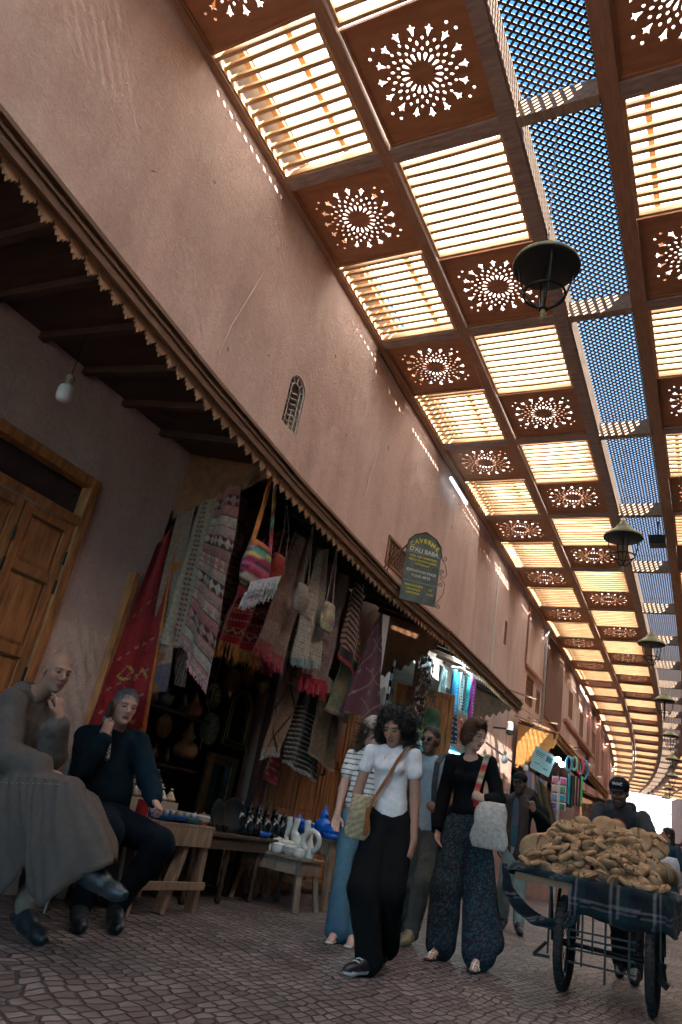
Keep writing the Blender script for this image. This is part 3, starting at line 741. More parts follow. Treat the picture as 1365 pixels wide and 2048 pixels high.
# small scars, nail holes and painted streaks of light on the plaster
SCAR = mat('plaster_scar', (.22,.14,.11), .9); STREAK = mat('painted_light_streak', (.66,.52,.45), .9, var=.1)
for (y, z, L_, a) in ((2.9,5.6,.06,.6),(4.4,4.8,.05,1.9),(6.3,6.1,.05,2.2),(5.0,5.2,.03,.2),(6.9,5.3,.06,1.3),(3.6,6.2,.04,2.6),(2.4,4.6,.05,.9)):
    sub(MB().tube([(WX+.002,y,z),(WX+.003,y+L_*.5*math.cos(a)+.004,z+L_*.5*math.sin(a)),(WX+.002,y+L_*math.cos(a),z+L_*math.sin(a))], [.003,.005,.002], 5).build('scar', SCAR), NEAR)
for (y, z, L_, a) in ((8.3,5.9,.07,1.9),(9.9,5.2,.05,.8),(11.4,6.0,.06,2.3),(12.2,4.6,.05,1.2)):
    x = WX-.05+bend(y)+.002; sub(MB().tube([(x,y,z),(x,y+L_*math.cos(a),z+L_*math.sin(a))], [.006,.003], 5).build('scar', SCAR), MID)
sub(MB().tube([(WX-.004,4.62,6.05),(WX-.003,4.5,5.6),(WX-.004,4.36,5.1),(WX-.004,4.30,4.7)], [.003,.007,.006,.003], 8).build('light_streak', STREAK), NEAR)  # thin pale tube standing in for a streak of light
sub(MB().tube([(WX-.056,8.0,5.9),(WX-.056,7.85,5.3),(WX-.058,7.78,4.6)], [.005,.010,.005], 8).build('light_streak', STREAK), MID)
# ------------------------------------------------------------------ cloth
CLOTH = mat('woven_wool', rough=.95, var=.30, scale=38, bump=.5, bscale=220, attr='Col', spec=.1, sheen=.15, detail=2)
COTTON = mat('printed_cotton', rough=.85, var=.10, scale=30, bump=.2, bscale=260, attr='Col', spec=.2, detail=2)
def cloth(name, cor, nx, nz, pat, wave=.02, nw=3, th=.012, m=None, parent=None, ph=0., curl=0., out=None, dim=1.):
    TL, TR, BR, BL = [Vector(c) for c in cor]; mb = MB()
    nrm = ((TR-TL).cross(BL-TL)).normalized()
    if out is not None and nrm.dot(Vector(out)) < 0: nrm = -nrm
    front, back = [], []
    for j in range(nz+1):
        v = j/nz
        for i in range(nx+1):
            u = i/nx
            p = TL.lerp(TR, u).lerp(BL.lerp(BR, u), v)
            d = wave*1.7*(math.sin(u*nw*2*PI+ph+v*1.3)*(.45+.55*v)+.35*math.sin(u*nw*4.7+ph*2+v*4)+.18*math.sin(v*13+u*5+ph))
            d += curl*v*v*(u-.3)
            front.append(p+nrm*(d+th)); back.append(p+nrm*(d))
    W = nx+1; n = len(front); mb.v = [tuple(p) for p in front+back]
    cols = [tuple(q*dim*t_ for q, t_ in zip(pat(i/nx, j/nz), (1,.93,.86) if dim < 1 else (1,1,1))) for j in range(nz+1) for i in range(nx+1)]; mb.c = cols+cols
    for j in range(nz):
        for i in range(nx):
            a = j*W+i; mb.f.append((a, a+1, a+W+1, a+W)); b = a+n; mb.f.append((b+W, b+W+1, b+1, b))
    for i in range(nx):
        mb.f.append((i+1, i, i+n, i+1+n)); a = nz*W+i; mb.f.append((a, a+1, a+1+n, a+n))
    for j in range(nz):
        a = j*W; mb.f.append((a, a+W, a+W+n, a+n)); a = j*W+nx; mb.f.append((a+W, a, a+n, a+W+n))
    o = mb.build(name, m or CLOTH, parent, smooth=True, colors=True)
    o['_bot'] = 0
    bot = [front[nz*W+i] for i in range(nx+1)]; del o['_bot']
    return o, bot
def fringe(bot, ln, col, parent, n=60, sl=(0,0,0), name='fringe'):
    mb = MB(); m = len(bot)-1
    for k in range(n):
        t = (k+.5)/n*m; i = min(int(t), m-1); p = bot[i].lerp(bot[i+1], t-i)-Vector((0,0,-.004))
        L = ln*random.uniform(.75, 1.1); q = p+Vector((random.uniform(-.012,.012), random.uniform(-.012,.012), -L))+Vector(sl)
        c = tuple(min(1, x*random.uniform(.7,1.25)) for x in col)
        mb.tube([p, p.lerp(q,.5)+Vector((random.uniform(-.005,.005),random.uniform(-.005,.005),0)), q], .0045, 4, c)
    return mb.build(name, CLOTH, parent, colors=True)
def frac(x): return x-math.floor(x)
def mixc(a, b, t): return tuple(x*(1-t)+y*t for x, y in zip(a, b))
def tri(x): return abs(frac(x)*2-1)
def h1(*a): return frac(math.sin(sum(x*k for x, k in zip(a, (12.9898, 78.233, 37.719))))*43758.5453)
RED, DRED, CRM, BGE, MAU, PNK, BLK, ORA, YEL, NVY, GRN = (.42,.025,.03),(.20,.012,.022),(.52,.44,.34),(.42,.33,.25),(.30,.19,.18),(.50,.21,.20),(.025,.02,.02),(.62,.20,.05),(.55,.38,.10),(.03,.05,.12),(.12,.22,.12)
def rug_red(u, v):
    c = mixc(RED, DRED, .25+.2*h1(int(v*40)))
    if u > .94: return ORA
    w = v*9
    for k, col in ((5.2, CRM), (6.4, CRM), (7.3, CRM), (3.4, YEL), (8.6, CRM)):
        if abs(w-k+u*.5) < .035 and (int(u*60) % 2 == 0): return mixc(c, col, .7)
    d = abs(u-.38)*2.6+abs(v-.655)*13
    if .34 < d < .46: return YEL
    if abs(v-.655-abs(u-.72)*.35) < .006 and .6 < u < .86: return YEL
    if abs(v-.84-.03*tri(u*4)) < .005 and .2 < u < .8: return ORA
    if abs(v-.93+.04*tri(u*2)) < .005: return YEL
    return c
def rug_plain(u, v):
    c = mixc((.46,.29,.24), BGE, .3*h1(int(v*70)))
    if .30 < v < .36 and u > .3: return (.55,.22,.04)
    if v > .80 and abs(u-.5-.25*math.sin(v*40)) < .09: return (.45,.16,.04)
    if v > .86 and u > .55: return (.19,.14,.19)
    if .74 < v < .82 and u < .35+.1*math.sin(v*99): return CRM
    return c
def rug_dots(u, v):
    c = mixc((.50,.43,.34), (.22,.17,.14), (int(v*150)+int(u*34)) % 2*.75*(.6+.4*math.sin(u*20)))
    for k in (.10, .38, .46, .88, .95):
        if abs(u-k) < .03 and int(v*60) % 2: return (.33,.04,.05)
    return c
def rug_pink(u, v):
    b = int(v*17); t = frac(v*17); k = h1(b)
    base = (PNK, (.50,.36,.32), (.56,.47,.42), (.40,.20,.17), (.5,.3,.27))[int(k*5)]
    if t < .08 or t > .92: return BLK if b % 3 == 0 else (.36,.05,.06)
    if b % 2 and tri(u*5+(b%4)*.25) > 1-abs(t-.5)*1.9: return (.10,.05,.05) if b % 4 == 1 else CRM
    if t > .55 and int(u*40+v*140) % 2: return mixc(base, BLK, .35)
    if v > .93: return (.55,.30,.30) if v < .965 else (.60,.5,.47)
    return base
def rug_kilim(u, v):
    c = DRED; b = int(v*15); t = frac(v*15)
    if t < .12: return mixc(c, CRM, .55) if int(u*50)%2 else c
    if b % 3 == 1 and abs(t-.5-.25*(tri(u*9)*2-1)) < .12: return (.30,.24,.22)
    if b % 4 == 2: return mixc(RED, c, .3)
    if v > .93: return (.07,.04,.07)
    if u < .04 or abs(u-.12) < .01: return mixc(c, CRM, .4)
    return c
def rug_diag(u, v):
    t = frac((abs(frac(u*2)-.5)*.35+v)*26)
    c = (.44,.31,.27) if t < .5 else (.30,.17,.15)
    if v > .92: return (.36,.10,.10)
    if int(v*12) % 3 == 0: c = mixc(c, (.46,.38,.3), .5)
    return c
def rug_cream(u, v):
    c = (.46,.40,.33); w = frac((v+u*.07)*15)
    if w < .10: return (.16,.10,.08)
    if w < .16 and int(v*15)%2: return (.30,.13,.08)
    if v > .75 and v < .78: return ORA
    return mixc(c, (.3,.25,.21), .4*h1(int(v*120)))
def rug_cream2(u, v):
    w = frac((v-u*.12)*19); c = (.55,.50,.43)
    if w < .09: return (.20,.15,.14)
    if .5 < w < .58: return (.38,.32,.28)
    return mixc(c, (.42,.36,.30), .5*h1(int(u*36), int(v*110)))
def rug_mauve(u, v):
    c = mixc((.29,.20,.195), (.36,.26,.25), h1(int(u*50), int(v*120))); 
    if v > .96: return (.35,.03,.05)
    return c
def rug_zebra(u, v):
    if v > .86: return BLK if v < .97 else (.4,.05,.06)
    w = frac((v-abs(u-.3)*.25)*14)
    if w < .42: return BLK
    if u > .75: return ((.6,.15,.2), (.6,.45,.1), (.2,.3,.2), (.5,.2,.1))[int(v*26)%4]
    return (.44,.27,.22)
def rug_lime(u, v):
    k = h1(int(u*10+v*3), int(v*22)); c = (.34,.33,.17) if k < .5 else (.25,.30,.21)
    if abs(u-.5-.2*math.sin(v*9)) < .16: c = (.45,.30,.15)
    if v > .95: return (.4,.2,.18)
    return mixc(c, (.5,.46,.33), .3*h1(int(u*40), int(v*70)))
def rug_purple(u, v):
    c = (.15,.045,.075); L = (.42,.33,.38)
    if abs(frac(v*3.1+u*.8)-.5) < .018: return L
    uu, vv = frac(u*2.3+.2), frac(v*4.4+.1)
    if .35 < uu < .6 and .4 < vv < .56 and int(uu*40+vv*30)%2: return L
    if abs(frac(v*3.1-u*.9)-.3) < .014 and u > .3: return L
    return c
def rug_diamond(u, v):
    if abs(abs(u-.5)*2-tri(v*1.6+.2)) < .07: return BLK
    if v > .93: return (.40,.33,.28)
    return mixc((.33,.22,.16), (.27,.17,.12), h1(int(u*40), int(v*60)))
def rug_bw(u, v):
    w = frac((v+.08*math.sin(u*3))*17); return (.45,.42,.39) if w < .22 and v > .25 else (.03,.027,.027)
def rug_brown(u, v): return mixc((.25,.18,.12), (.17,.11,.07), h1(int(u*30), int(v*50)))
def rug_dk(u, v): return (.25,.13,.1) if tri(u*5+v*4) > .6 else (.07,.04,.035)
RUGS = [
 ('R1', [[-4.15,4.17,2.62],[-4.08,4.28,2.94],[-3.8,4.28,1.0],[-4.12,3.97,.88]], rug_red, 'deep red woollen rug with yellow line motifs hanging nearest the pine door', (36,150), .02, 2, None),
 ('R3', [[-4.06,4.26,2.96],[-3.91,4.26,3.04],[-3.69,4.26,1.47],[-4.08,4.26,1.40]], rug_plain, 'plain pinkish beige rug with orange and purple corner beside the red rug', (24,100), .02, 1, None),
 ('R4', [[-3.87,4.22,3.01],[-3.64,4.22,3.1],[-3.56,4.22,1.79],[-3.86,4.22,1.82]], rug_dots, 'beige flat woven runner with rows of small red stitches', (34,150), .018, 1.5, None),
 ('R5', [[-3.62,4.15,3.09],[-3.42,4.15,3.16],[-3.27,4.15,1.5],[-3.6,4.15,1.82]], rug_pink, 'pink banded kilim with diamonds, rolled at its edge, hanging at the awning corner', (36,170), .03, 1.2, ((.5,.2,.2), .03)),
 ('R6', [[-3.82,4.35,1.9],[-3.66,4.35,1.9],[-3.61,4.35,1.53],[-3.71,4.35,1.54]], rug_dk, 'narrow dark brown patterned strip hanging below the beige runner', (16,30), .01, 1, None),
 ('R7', [[-3.75,5.01,3.06],[-3.75,5.46,3.34],[-3.75,5.37,2.06],[-3.75,4.71,2.02]], rug_kilim, 'dark red kilim with long orange fringe hanging behind the bright fringed bag', (50,130), .03, 2, ((.55,.24,.09), .14)),
 ('R8', [[-3.60,5.34,3.26],[-3.60,5.67,3.26],[-3.60,5.54,1.98],[-3.60,5.12,2.08]], rug_diag, 'pinkish herringbone rug with short red fringe hanging right of the dark red kilim', (36,130), .025, 1.6, ((.45,.06,.09), .07)),
 ('R9', [[-3.75,5.62,3.36],[-3.75,6.15,3.42],[-3.75,6.11,2.25],[-3.75,5.76,2.2]], rug_cream, 'cream rug with dark brown pin stripes hanging behind the beige pouch', (30,110), .02, 2, ((.5,.45,.38), .06)),
 ('R9b', [[-3.54,5.72,3.22],[-3.54,5.90,3.32],[-3.54,6.13,2.2],[-3.54,5.66,2.12]], rug_cream2, 'off white rug with thin grey stripes twisted to a point in front of the stall', (30,120), .02, 1.3, ((.28,.33,.30), .09)),
 ('R10', [[-3.66,5.97,3.27],[-3.66,6.72,3.28],[-3.66,6.66,2.04],[-3.66,6.0,2.02]], rug_mauve, 'wide mauve brown rug with bright red fringe', (40,110), .025, 2.5, ((.50,.03,.06), .13)),
 ('R11', [[-3.56,6.6,3.23],[-3.56,6.88,3.26],[-3.56,7.1,2.29],[-3.56,6.49,2.39]], rug_zebra, 'black and tan zigzag rug with black hem and bright border', (40,130), .02, 1.5, ((.4,.05,.05), .03)),
 ('R12', [[-3.66,6.85,2.57],[-3.66,7.32,2.46],[-3.66,7.23,1.78],[-3.66,6.7,1.83]], rug_lime, 'greenish yellow mottled rug hanging below the zigzag rug', (30,60), .02, 1.3, None),
 ('R13', [[-3.52,7.18,2.87],[-3.52,7.36,3.13],[-3.52,7.71,1.95],[-3.52,6.81,1.84]], rug_purple, 'purple embroidered cloth hanging at the right end of the rug stall', (60,130), .015, 1.3, None),
 ('R14', [[-3.85,6.05,2.16],[-3.85,6.43,2.16],[-3.85,6.23,1.31],[-3.85,5.9,1.23]], rug_diamond, 'brown rug with black diamond outline hanging low beside the arched mirror', (40,90), .012, 1.2, ((.42,.35,.30), .04)),
 ('R15', [[-4.0,6.36,1.68],[-4.0,6.55,1.67],[-4.0,6.56,1.0],[-4.0,6.29,1.06]], rug_kilim, 'small dark red rug end hanging low behind the black pots', (16,40), .01, 1, None),
 ('R16', [[-3.9,6.44,2.02],[-3.9,6.99,2.0],[-3.9,7.2,1.15],[-3.9,6.41,1.26]], rug_bw, 'black rug with thin white stripes hanging low', (40,110), .015, 2, ((.4,.38,.36), .03)),
 ('R17', [[-3.8,6.74,2.04],[-3.8,7.17,2.04],[-3.8,7.29,1.29],[-3.8,6.68,1.42]], rug_brown, 'plain brown rug hanging over the striped black one', (24,60), .02, 1.6, ((.3,.22,.15), .03)),
 ('R18', [[-3.86,7.2,1.99],[-3.86,7.5,1.97],[-3.86,7.53,1.42],[-3.86,7.14,1.58]], rug_brown, 'short dark brown rug hanging against the pine shutters under the purple cloth', (16,40), .02, 1, None),
 ('R19', [[-3.78,6.82,2.75],[-3.78,7.21,2.8],[-3.78,7.18,2.02],[-3.78,6.95,2.03]], rug_brown, 'tan rug half hidden between zigzag rug and purple cloth', (16,50), .02, 1, None),
]
RUGS += [
 ('X1', [[-3.92,4.62,3.2],[-3.92,5.0,3.22],[-3.92,5.02,2.12],[-3.92,4.6,2.16]], rug_pink, 'banded kilim half hidden behind the bright fringed bag', (30,110), .02, 1.5, None),
 ('X2', [[-3.86,5.48,3.3],[-3.86,5.78,3.3],[-3.86,5.76,2.02],[-3.86,5.5,2.0]], rug_kilim, 'narrow dark red kilim between the herringbone and pin striped rugs', (26,110), .02, 1.5, ((.35,.05,.05), .08)),
 ('X3', [[-3.84,6.05,3.3],[-3.84,6.5,3.3],[-3.84,6.5,1.95],[-3.84,6.08,1.98]], rug_plain, 'plain dusty pink rug hanging behind the mauve rug', (26,110), .02, 1.5, None),
 ('X4', [[-3.80,6.62,3.25],[-3.80,7.1,3.25],[-3.80,7.1,2.2],[-3.80,6.65,2.2]], rug_red, 'dark red rug hanging behind the zigzag rug', (26,110), .02, 1.5, None),
 ('X5', [[-4.02,5.0,3.1],[-4.02,5.45,3.1],[-4.02,5.42,2.28],[-4.02,5.02,2.3]], rug_diag, 'tan herringbone rug deep in the stall above the brass trays', (26,80), .02, 1.5, None),
]
for key, cor, pat, lab, (nx, nz), wv, nw, fg in RUGS:
    out = (0,-1,0) if key in ('R1','R3','R4','R5','R6') else (1,0,0)
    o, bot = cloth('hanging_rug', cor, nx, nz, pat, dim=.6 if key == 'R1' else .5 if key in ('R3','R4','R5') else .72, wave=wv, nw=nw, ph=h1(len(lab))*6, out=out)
    tag(o, lab, 'rug', 'rugs hung for sale under the awning')
    if fg: fringe(bot, fg[1], fg[0], o, n=int(20+(bot[0]-bot[-1]).length*90))
# ropes and rail they hang from
r = MB(); r.tube([(-4.19,4.31,2.95), (-3.9,4.29,3.05), (-3.62,4.24,3.12), (-3.42,4.2,3.22), (-3.38,4.3,3.42), (-3.36,4.5,3.38)], .011, 6)
r.tube([(-3.38,4.2,3.17), (-3.4,4.26,3.3), (-3.34,4.5,3.42)], .008, 6)
tag(r.build('rope', mat('jute_rope', (.16,.10,.06), .9)), 'brown rope strung under the awning end board carrying the front rugs', 'rope')
r = MB(); r.tube([(-3.60,4.5,3.42), (-3.60,6.0,3.36), (-3.60,7.6,3.30)], .013, 6); r.tube([(-4.18,7.4,3.2), (-3.6,7.4,3.30)], .012, 6)
tag(r.build('hanging_rail', BLACKM), 'black iron rail under the awning soffit holding the street side rugs', 'rail')
# pole at the corner of the stall
tag(MB().box((-4.2,4.02,0),(-4.13,4.07,2.34)).build('corner_board', DOORW), 'upright pine board standing on the wall beside the red rug', 'board')
tag(MB().box((-4.19,6.36,0),(-4.10,6.46,2.9)).build('door_post', mat('dark_red_post', (.10,.03,.025), .6)), 'dark red upright post to the right of the arched mirror', 'post')

# ------------------------------------------------------------------ hanging bags
def bagmesh(c, w, h, d, colf, name='body', parent=None, dirv=(0,1,0), squash=.0):
    """soft pouch: width along dirv"""
    mb = MB(); n, m = 20, 14; dv = Vector(dirv).normalized(); nv = Vector((dv.y, -dv.x, 0))
    for i in range(m+1):
        t = i/m; wd = w/2*(.62+.38*math.sin(PI*min(1, t*1.15)*.5+.2))*(1-.15*max(0,t-.85)/.15); th = d/2*math.sin(PI*(.12+.88*t)**.8)+.004
        for k in range(n):
            a = 2*PI*k/n; ca, sa = math.cos(a), math.sin(a)
            p = Vector(c)+dv*(wd*math.copysign(abs(ca)**.7, ca)+.01*math.sin(t*9+k))+nv*(th*math.copysign(abs(sa)**.8, sa))+Vector((0,0,h/2-h*t))
            mb.v.append(tuple(p)); mb.c.append(colf(k/n, t))
    for i in range(m):
        for k in range(n): mb.f.append((i*n+k, i*n+(k+1)%n, (i+1)*n+(k+1)%n, (i+1)*n+k))
    mb.f.append(tuple(range(n-1,-1,-1))); mb.f.append(tuple(m*n+k for k in range(n)))
    return mb.build(name, CLOTH, parent, smooth=True, colors=True)
def band(name, pts, w, t, colf, parent, wd=(0,1,0)):
    mb = MB(); pts = [Vector(p) for p in pts]; wd = Vector(wd).normalized(); n = len(pts)
    for i, p in enumerate(pts):
        d = (pts[min(i+1,n-1)]-pts[max(i-1,0)]).normalized(); s = (wd-d*wd.dot(d)).normalized(); u = d.cross(s); c = colf(i)
        for a, b in ((-1,-1),(1,-1),(1,1),(-1,1)): mb.v.append(tuple(p+s*(a*w/2)+u*(b*t/2))); mb.c.append(c)
    for i in range(n-1):
        for q in range(4): mb.f.append((i*4+q, i*4+(q+1)%4, (i+1)*4+(q+1)%4, (i+1)*4+q))
    mb.f += [(3,2,1,0), tuple((n-1)*4+q for q in range(4))]
    return mb.build(name, CLOTH, parent, colors=True)
KC = [(.55,.06,.07),(.60,.20,.05),(.10,.28,.20),(.60,.12,.25),(.65,.45,.15),(.04,.03,.04),(.5,.42,.36),(.35,.03,.08)]
def kil(u, t): return KC[int(h1(int(t*13), int(u*3+t*6))*8)]
b1 = bagmesh((-3.38,4.56,2.60), .38, .40, .12, kil); b1.name = 'shoulder_bag'; tag(b1, 'bright red, orange and green kilim shoulder bag with shaggy grey fringe', 'bag', 'bags hanging at the rug stall')
band('strap', [(-3.37,4.46,3.40),(-3.37,4.45,3.1),(-3.37,4.42,2.78)], .045, .012, lambda i: (.65,.22,.05), b1)
band('strap', [(-3.37,4.47,3.40)]+[(-3.36,4.52+.16*k/9,3.38-.62*k/9) for k in range(10)], .04, .012, lambda i: KC[(i*3)%8], b1)
fringe([Vector((-3.33,4.42+.42*k/10,2.32+.24*k/10)) for k in range(11)], .16, (.50,.49,.48), b1, 90, (0,-.03,0)); fringe([Vector((-3.31,4.44+.40*k/10,2.42+.2*k/10)) for k in range(11)], .14, (.46,.45,.44), b1, 80, (0,-.03,0))
fringe([Vector((-3.34,4.34+.12*k/4,2.36)) for k in range(5)], .09, (.2,.03,.04), b1, 30)
b2 = bagmesh((-3.5,5.03,2.76), .20, .26, .09, lambda u,t: (.42,.05,.04) if t > .12 else (.5,.12,.08)); b2.name = 'leather_pouch'; tag(b2, 'small red leather pouch on a long grey cord', 'bag', 'bags hanging at the rug stall')
band('strap', [(-3.5,4.96,3.36),(-3.49,5.0,3.1),(-3.48,4.97,2.88)], .012, .008, lambda i: (.25,.2,.19), b2); band('strap', [(-3.5,4.97,3.36),(-3.47,5.06,3.1),(-3.47,5.09,2.88)], .012, .008, lambda i: (.25,.2,.19), b2)
b3 = bagmesh((-3.45,5.45,2.62), .21, .27, .11, lambda u,t: (.33,.25,.19)); b3.name = 'canvas_pouch'; tag(b3, 'plain beige leather pouch hanging in front of the pin striped rug', 'bag', 'bags hanging at the rug stall')
band('strap', [(-3.45,5.40,3.34),(-3.45,5.40,2.75)], .012, .008, lambda i: (.2,.15,.12), b3)
band('strap', [(-3.45,5.41,3.34),(-3.43,5.50,2.75)], .012, .008, lambda i: (.2,.15,.12), b3)
PL = [(.5,.42,.3),(.45,.18,.1),(.12,.2,.25),(.5,.4,.12)]
b4 = bagmesh((-3.45,6.0,2.62), .24, .28, .08, lambda u,t: mixc(PL[int(t*9)%4], PL[int(u*14)%4], .5)); b4.name = 'plaid_bag'; tag(b4, 'small plaid cloth bag in cream, rust and blue', 'bag', 'bags hanging at the rug stall')
band('strap', [(-3.45,5.93,3.33),(-3.45,5.92,2.74)], .012, .008, lambda i: (.3,.24,.2), b4); band('strap', [(-3.45,5.94,3.33),(-3.45,6.06,2.74)], .012, .008, lambda i: (.3,.24,.2), b4)

# ------------------------------------------------------------------ brassware and mirrors in the stall
GLZ = mat('glazed_ceramic', rough=.18, var=.12, scale=14, attr='Col', spec=.6)
BR2 = mat('aged_brass_attr', rough=.28, metal=.55, var=.35, scale=30, attr='Col')
def plate(c, r, colf, lab, m=GLZ, tilt=0):
    mb = MB(); M = T(*c, ry=math.radians(90+tilt))
    mb.lathe([(.0001,.012),(r*.35,.012),(r*.5,.02),(r*.8,.034),(r*.98,.05),(r,.046),(r*.9,.03),(r*.5,.008),(.0001,0)], 36, M, colf=colf)
    return tag(mb.build('wall_plate', m, smooth=True, colors=True), lab, 'plate', 'plates and gongs hung inside the stall')
plate((-4.54,5.86,1.72), .13, lambda a,r,z: (.30,.30,.12) if (int(a/(2*PI)*26)%2 and r > .05) else (.05,.10,.06), 'green bowl with radiating yellow lines hung below the banded kilim')
plate((-4.5,5.88,1.41), .155, lambda a,r,z: mixc((.10,.15,.12), (.22,.28,.22), .5+.5*math.sin(a*8)*math.sin(r*60)), 'larger grey green patterned plate hung under the green bowl')
plate((-4.54,6.14,1.90), .16, lambda a,r,z: mixc((.20,.15,.06), (.35,.27,.11), .5+.5*math.sin(a*12+r*50)), 'round brass gong hung above the arched mirror', BR2)
plate((-4.54,6.02,2.16), .12, lambda a,r,z: (.42,.33,.13), 'small brass plate hung highest of the brassware', BR2)
plate((-4.54,6.38,2.05), .12, lambda a,r,z: (.46,.30,.10), 'orange brass dish hung beside the round gong', BR2)
mb = MB(); mb.tube([(-4.52,5.86,2.4),(-4.52,5.88,1.2)], .006, 5); tag(mb.build('hanging_wire', mat('pale_iron')), 'pale hanging wire that carries the two plates', 'wire')
# arched mirror
mr = thing('arched_mirror', 'arched mirror in a dark frame edged with gilt dots, hung inside the stall', 'mirror', (-4.42,6.24,1.30), group=None)
def archpts(w, h, n=14): return [(-w/2,0)]+[(w/2*math.cos(t), h-w/2+w/2*math.sin(t)) for t in np.linspace(PI,0,n)]+[(w/2,0)]
MY = T(-4.42,6.24,1.29,rz=math.radians(90)) @ T(0,0,0,rz=PI)
def archframe(w0,h0,w1,h1,z1,dep,col): 
    A, B = archpts(w0,h0), archpts(w1,h1); m_ = MB(); n = len(A)
    vs = [(x,0,z) for x,z in A]+[(x,0,z+z1) for x,z in B]+[(x,-dep,z) for x,z in A]+[(x,-dep,z+z1) for x,z in B]
    M = Matrix(((0,-1,0,-4.42),(1,0,0,6.24),(0,0,1,1.29),(0,0,0,1)))
    vs = [M @ Vector(v) for v in vs]; fs = []
    for i in range(n):
        j = (i+1) % n; fs += [(i,j,j+n,i+n),(i+2*n,i+3*n,j+3*n,j+2*n),(i,i+2*n,j+2*n,j),(i+n,j+n,j+3*n,i+3*n)]
    m_.add(vs, fs, col); return m_, M
fm, M = archframe(.44,.58,.28,.46,.07,.03,(1,1,1)); sub(fm.build('frame', mat('ebony_frame', (.04,.025,.018), .35)), mr)
fm2 = MB()
for w_, h_ in ((.40,.55),(.31,.48)):
    pp = [(x, z+(.015 if w_ > .35 else .055)) for x, z in archpts(w_, h_, 22)]
    fm2.tube([M @ Vector((x,-.034,z)) for x,z in pp], .006, 5, closed=True)
sub(fm2.build('gilt_edging', BRASS), mr)
g = MB(); A = archpts(.28,.40); g.add([M @ Vector((x,-.012,z+.075)) for x,z in A], [tuple(range(len(A)))]); sub(g.build('glass', mat('mirror_glass', (.10,.13,.13), .05, .9, var=.02)), mr)
# brass rectangular frame below
f2 = thing('brass_frame_mirror', 'tall mirror in a wide hammered brass frame leaning below the arched mirror', 'mirror', (-4.36,6.1,.55))
b = MB(); F = lambda y0,y1,z0,z1: b.box((-4.42,y0,z0),(-4.37,y1,z1))
F(5.87,5.96,.56,1.2); F(6.27,6.36,.56,1.2); F(5.96,6.27,1.11,1.2); F(5.96,6.27,.56,.65)
sub(b.build('frame', mat('hammered_brass', (.16,.115,.05), .45, .7, var=.4, scale=25, bump=.6, bscale=60), bevel=.01), f2)
sub(MB().box((-4.41,5.96,.65),(-4.39,6.27,1.11)).build('glass', mat('mirror_glass')), f2)
# big vase, teapots, little jars on dark shelves
sh = thing('display_shelves', 'dark wooden shelves with pots at the back of the rug stall', 'shelf', (-4.55,5.1,0))
for z in (.60,1.0,1.46,1.9): sub(MB().box((-4.6,4.34,z-.02),(-4.38,5.76,z)).build('board', mat('dark_shelf', (.05,.03,.02), .6)), sh)
def pot(name, prof, c, colf, lab, cat, grp=None, n=20, s=1, m=GLZ, extra=None, smooth=True):
    mb = MB(); M = T(*c) @ Matrix.Diagonal((s,s,s,1)); mb.lathe(prof, n, M, colf=colf)
    if extra: extra(mb, M)
    return tag(mb.build(name, m, smooth=smooth, colors=True), lab, cat, grp)
VASE = [(.0001,0),(.05,0),(.055,.01),(.045,.03),(.09,.07),(.118,.13),(.12,.17),(.10,.21),(.06,.235),(.055,.26),(.075,.28),(.05,.31),(.03,.35),(.02,.37),(.028,.385),(.012,.41),(.0001,.42)]
pot('lidded_urn', VASE, (-4.5,5.64,1.01), lambda a,r,z: (.42,.30,.18) if .12<z<.19 else ((.04,.03,.03) if z<.12 else (.30,.26,.13)), 'large lidded urn with cream belly and green gilt lid on the shelf', 'urn')
pot('lidded_urn', VASE, (-4.5,5.30,.61), lambda a,r,z: (.16,.15,.08), 'dull green lidded urn on the lower shelf', 'urn', s=.8)
def spout(mb, M): mb.tube([M @ Vector(p) for p in ((0,-.08,.07),(0,-.13,.10),(0,-.14,.15),(0,-.17,.17))], [.018,.013,.01,.009], 8, (.42,.28,.14)); mb.tube([M @ Vector(p) for p in ((0,.08,.13),(0,.14,.12),(0,.13,.06),(0,.085,.05))], .008, 6, (.42,.28,.14))
TEAP = [(.0001,0),(.07,0),(.095,.04),(.095,.08),(.07,.12),(.045,.14),(.05,.15),(.03,.19),(.012,.21),(.016,.225),(.0001,.235)]
pot('teapot', TEAP, (-4.5,5.60,1.465), lambda a,r,z: (.40,.22,.13) if int(a*4)%2 else (.30,.16,.10), 'terracotta painted teapot on the upper shelf', 'teapot', extra=spout)
pot('teapot', TEAP, (-4.5,5.15,1.465), lambda a,r,z: (.10,.13,.13), 'dark metal teapot on the upper shelf, left of the painted one', 'teapot', extra=spout)
k = 0
for z in (.61,1.01,1.465):
    for y in np.arange(4.45, 5.7, .13):
        if abs(y-5.64) < .2 or (abs(y-5.3) < .15 and z < .7) or (z > 1.4 and (abs(y-5.15)<.16 or y > 5.4)): continue
        k += 1; c = random.choice(((.18,.13,.05),(.06,.08,.07),(.12,.05,.03),(.25,.22,.16)))
        pot('brass_jar', [(.0001,0),(.03,0),(.042,.04),(.035,.08),(.018,.10),(.022,.115),(.008,.15),(.0001,.155)], (-4.48+random.uniform(-.04,.04), y, z), lambda a,r,z: c, 'small dull metal jar on the dark stall shelves', 'jar', 'small jars on the stall shelves', 12, random.uniform(.8,1.3), BR2)
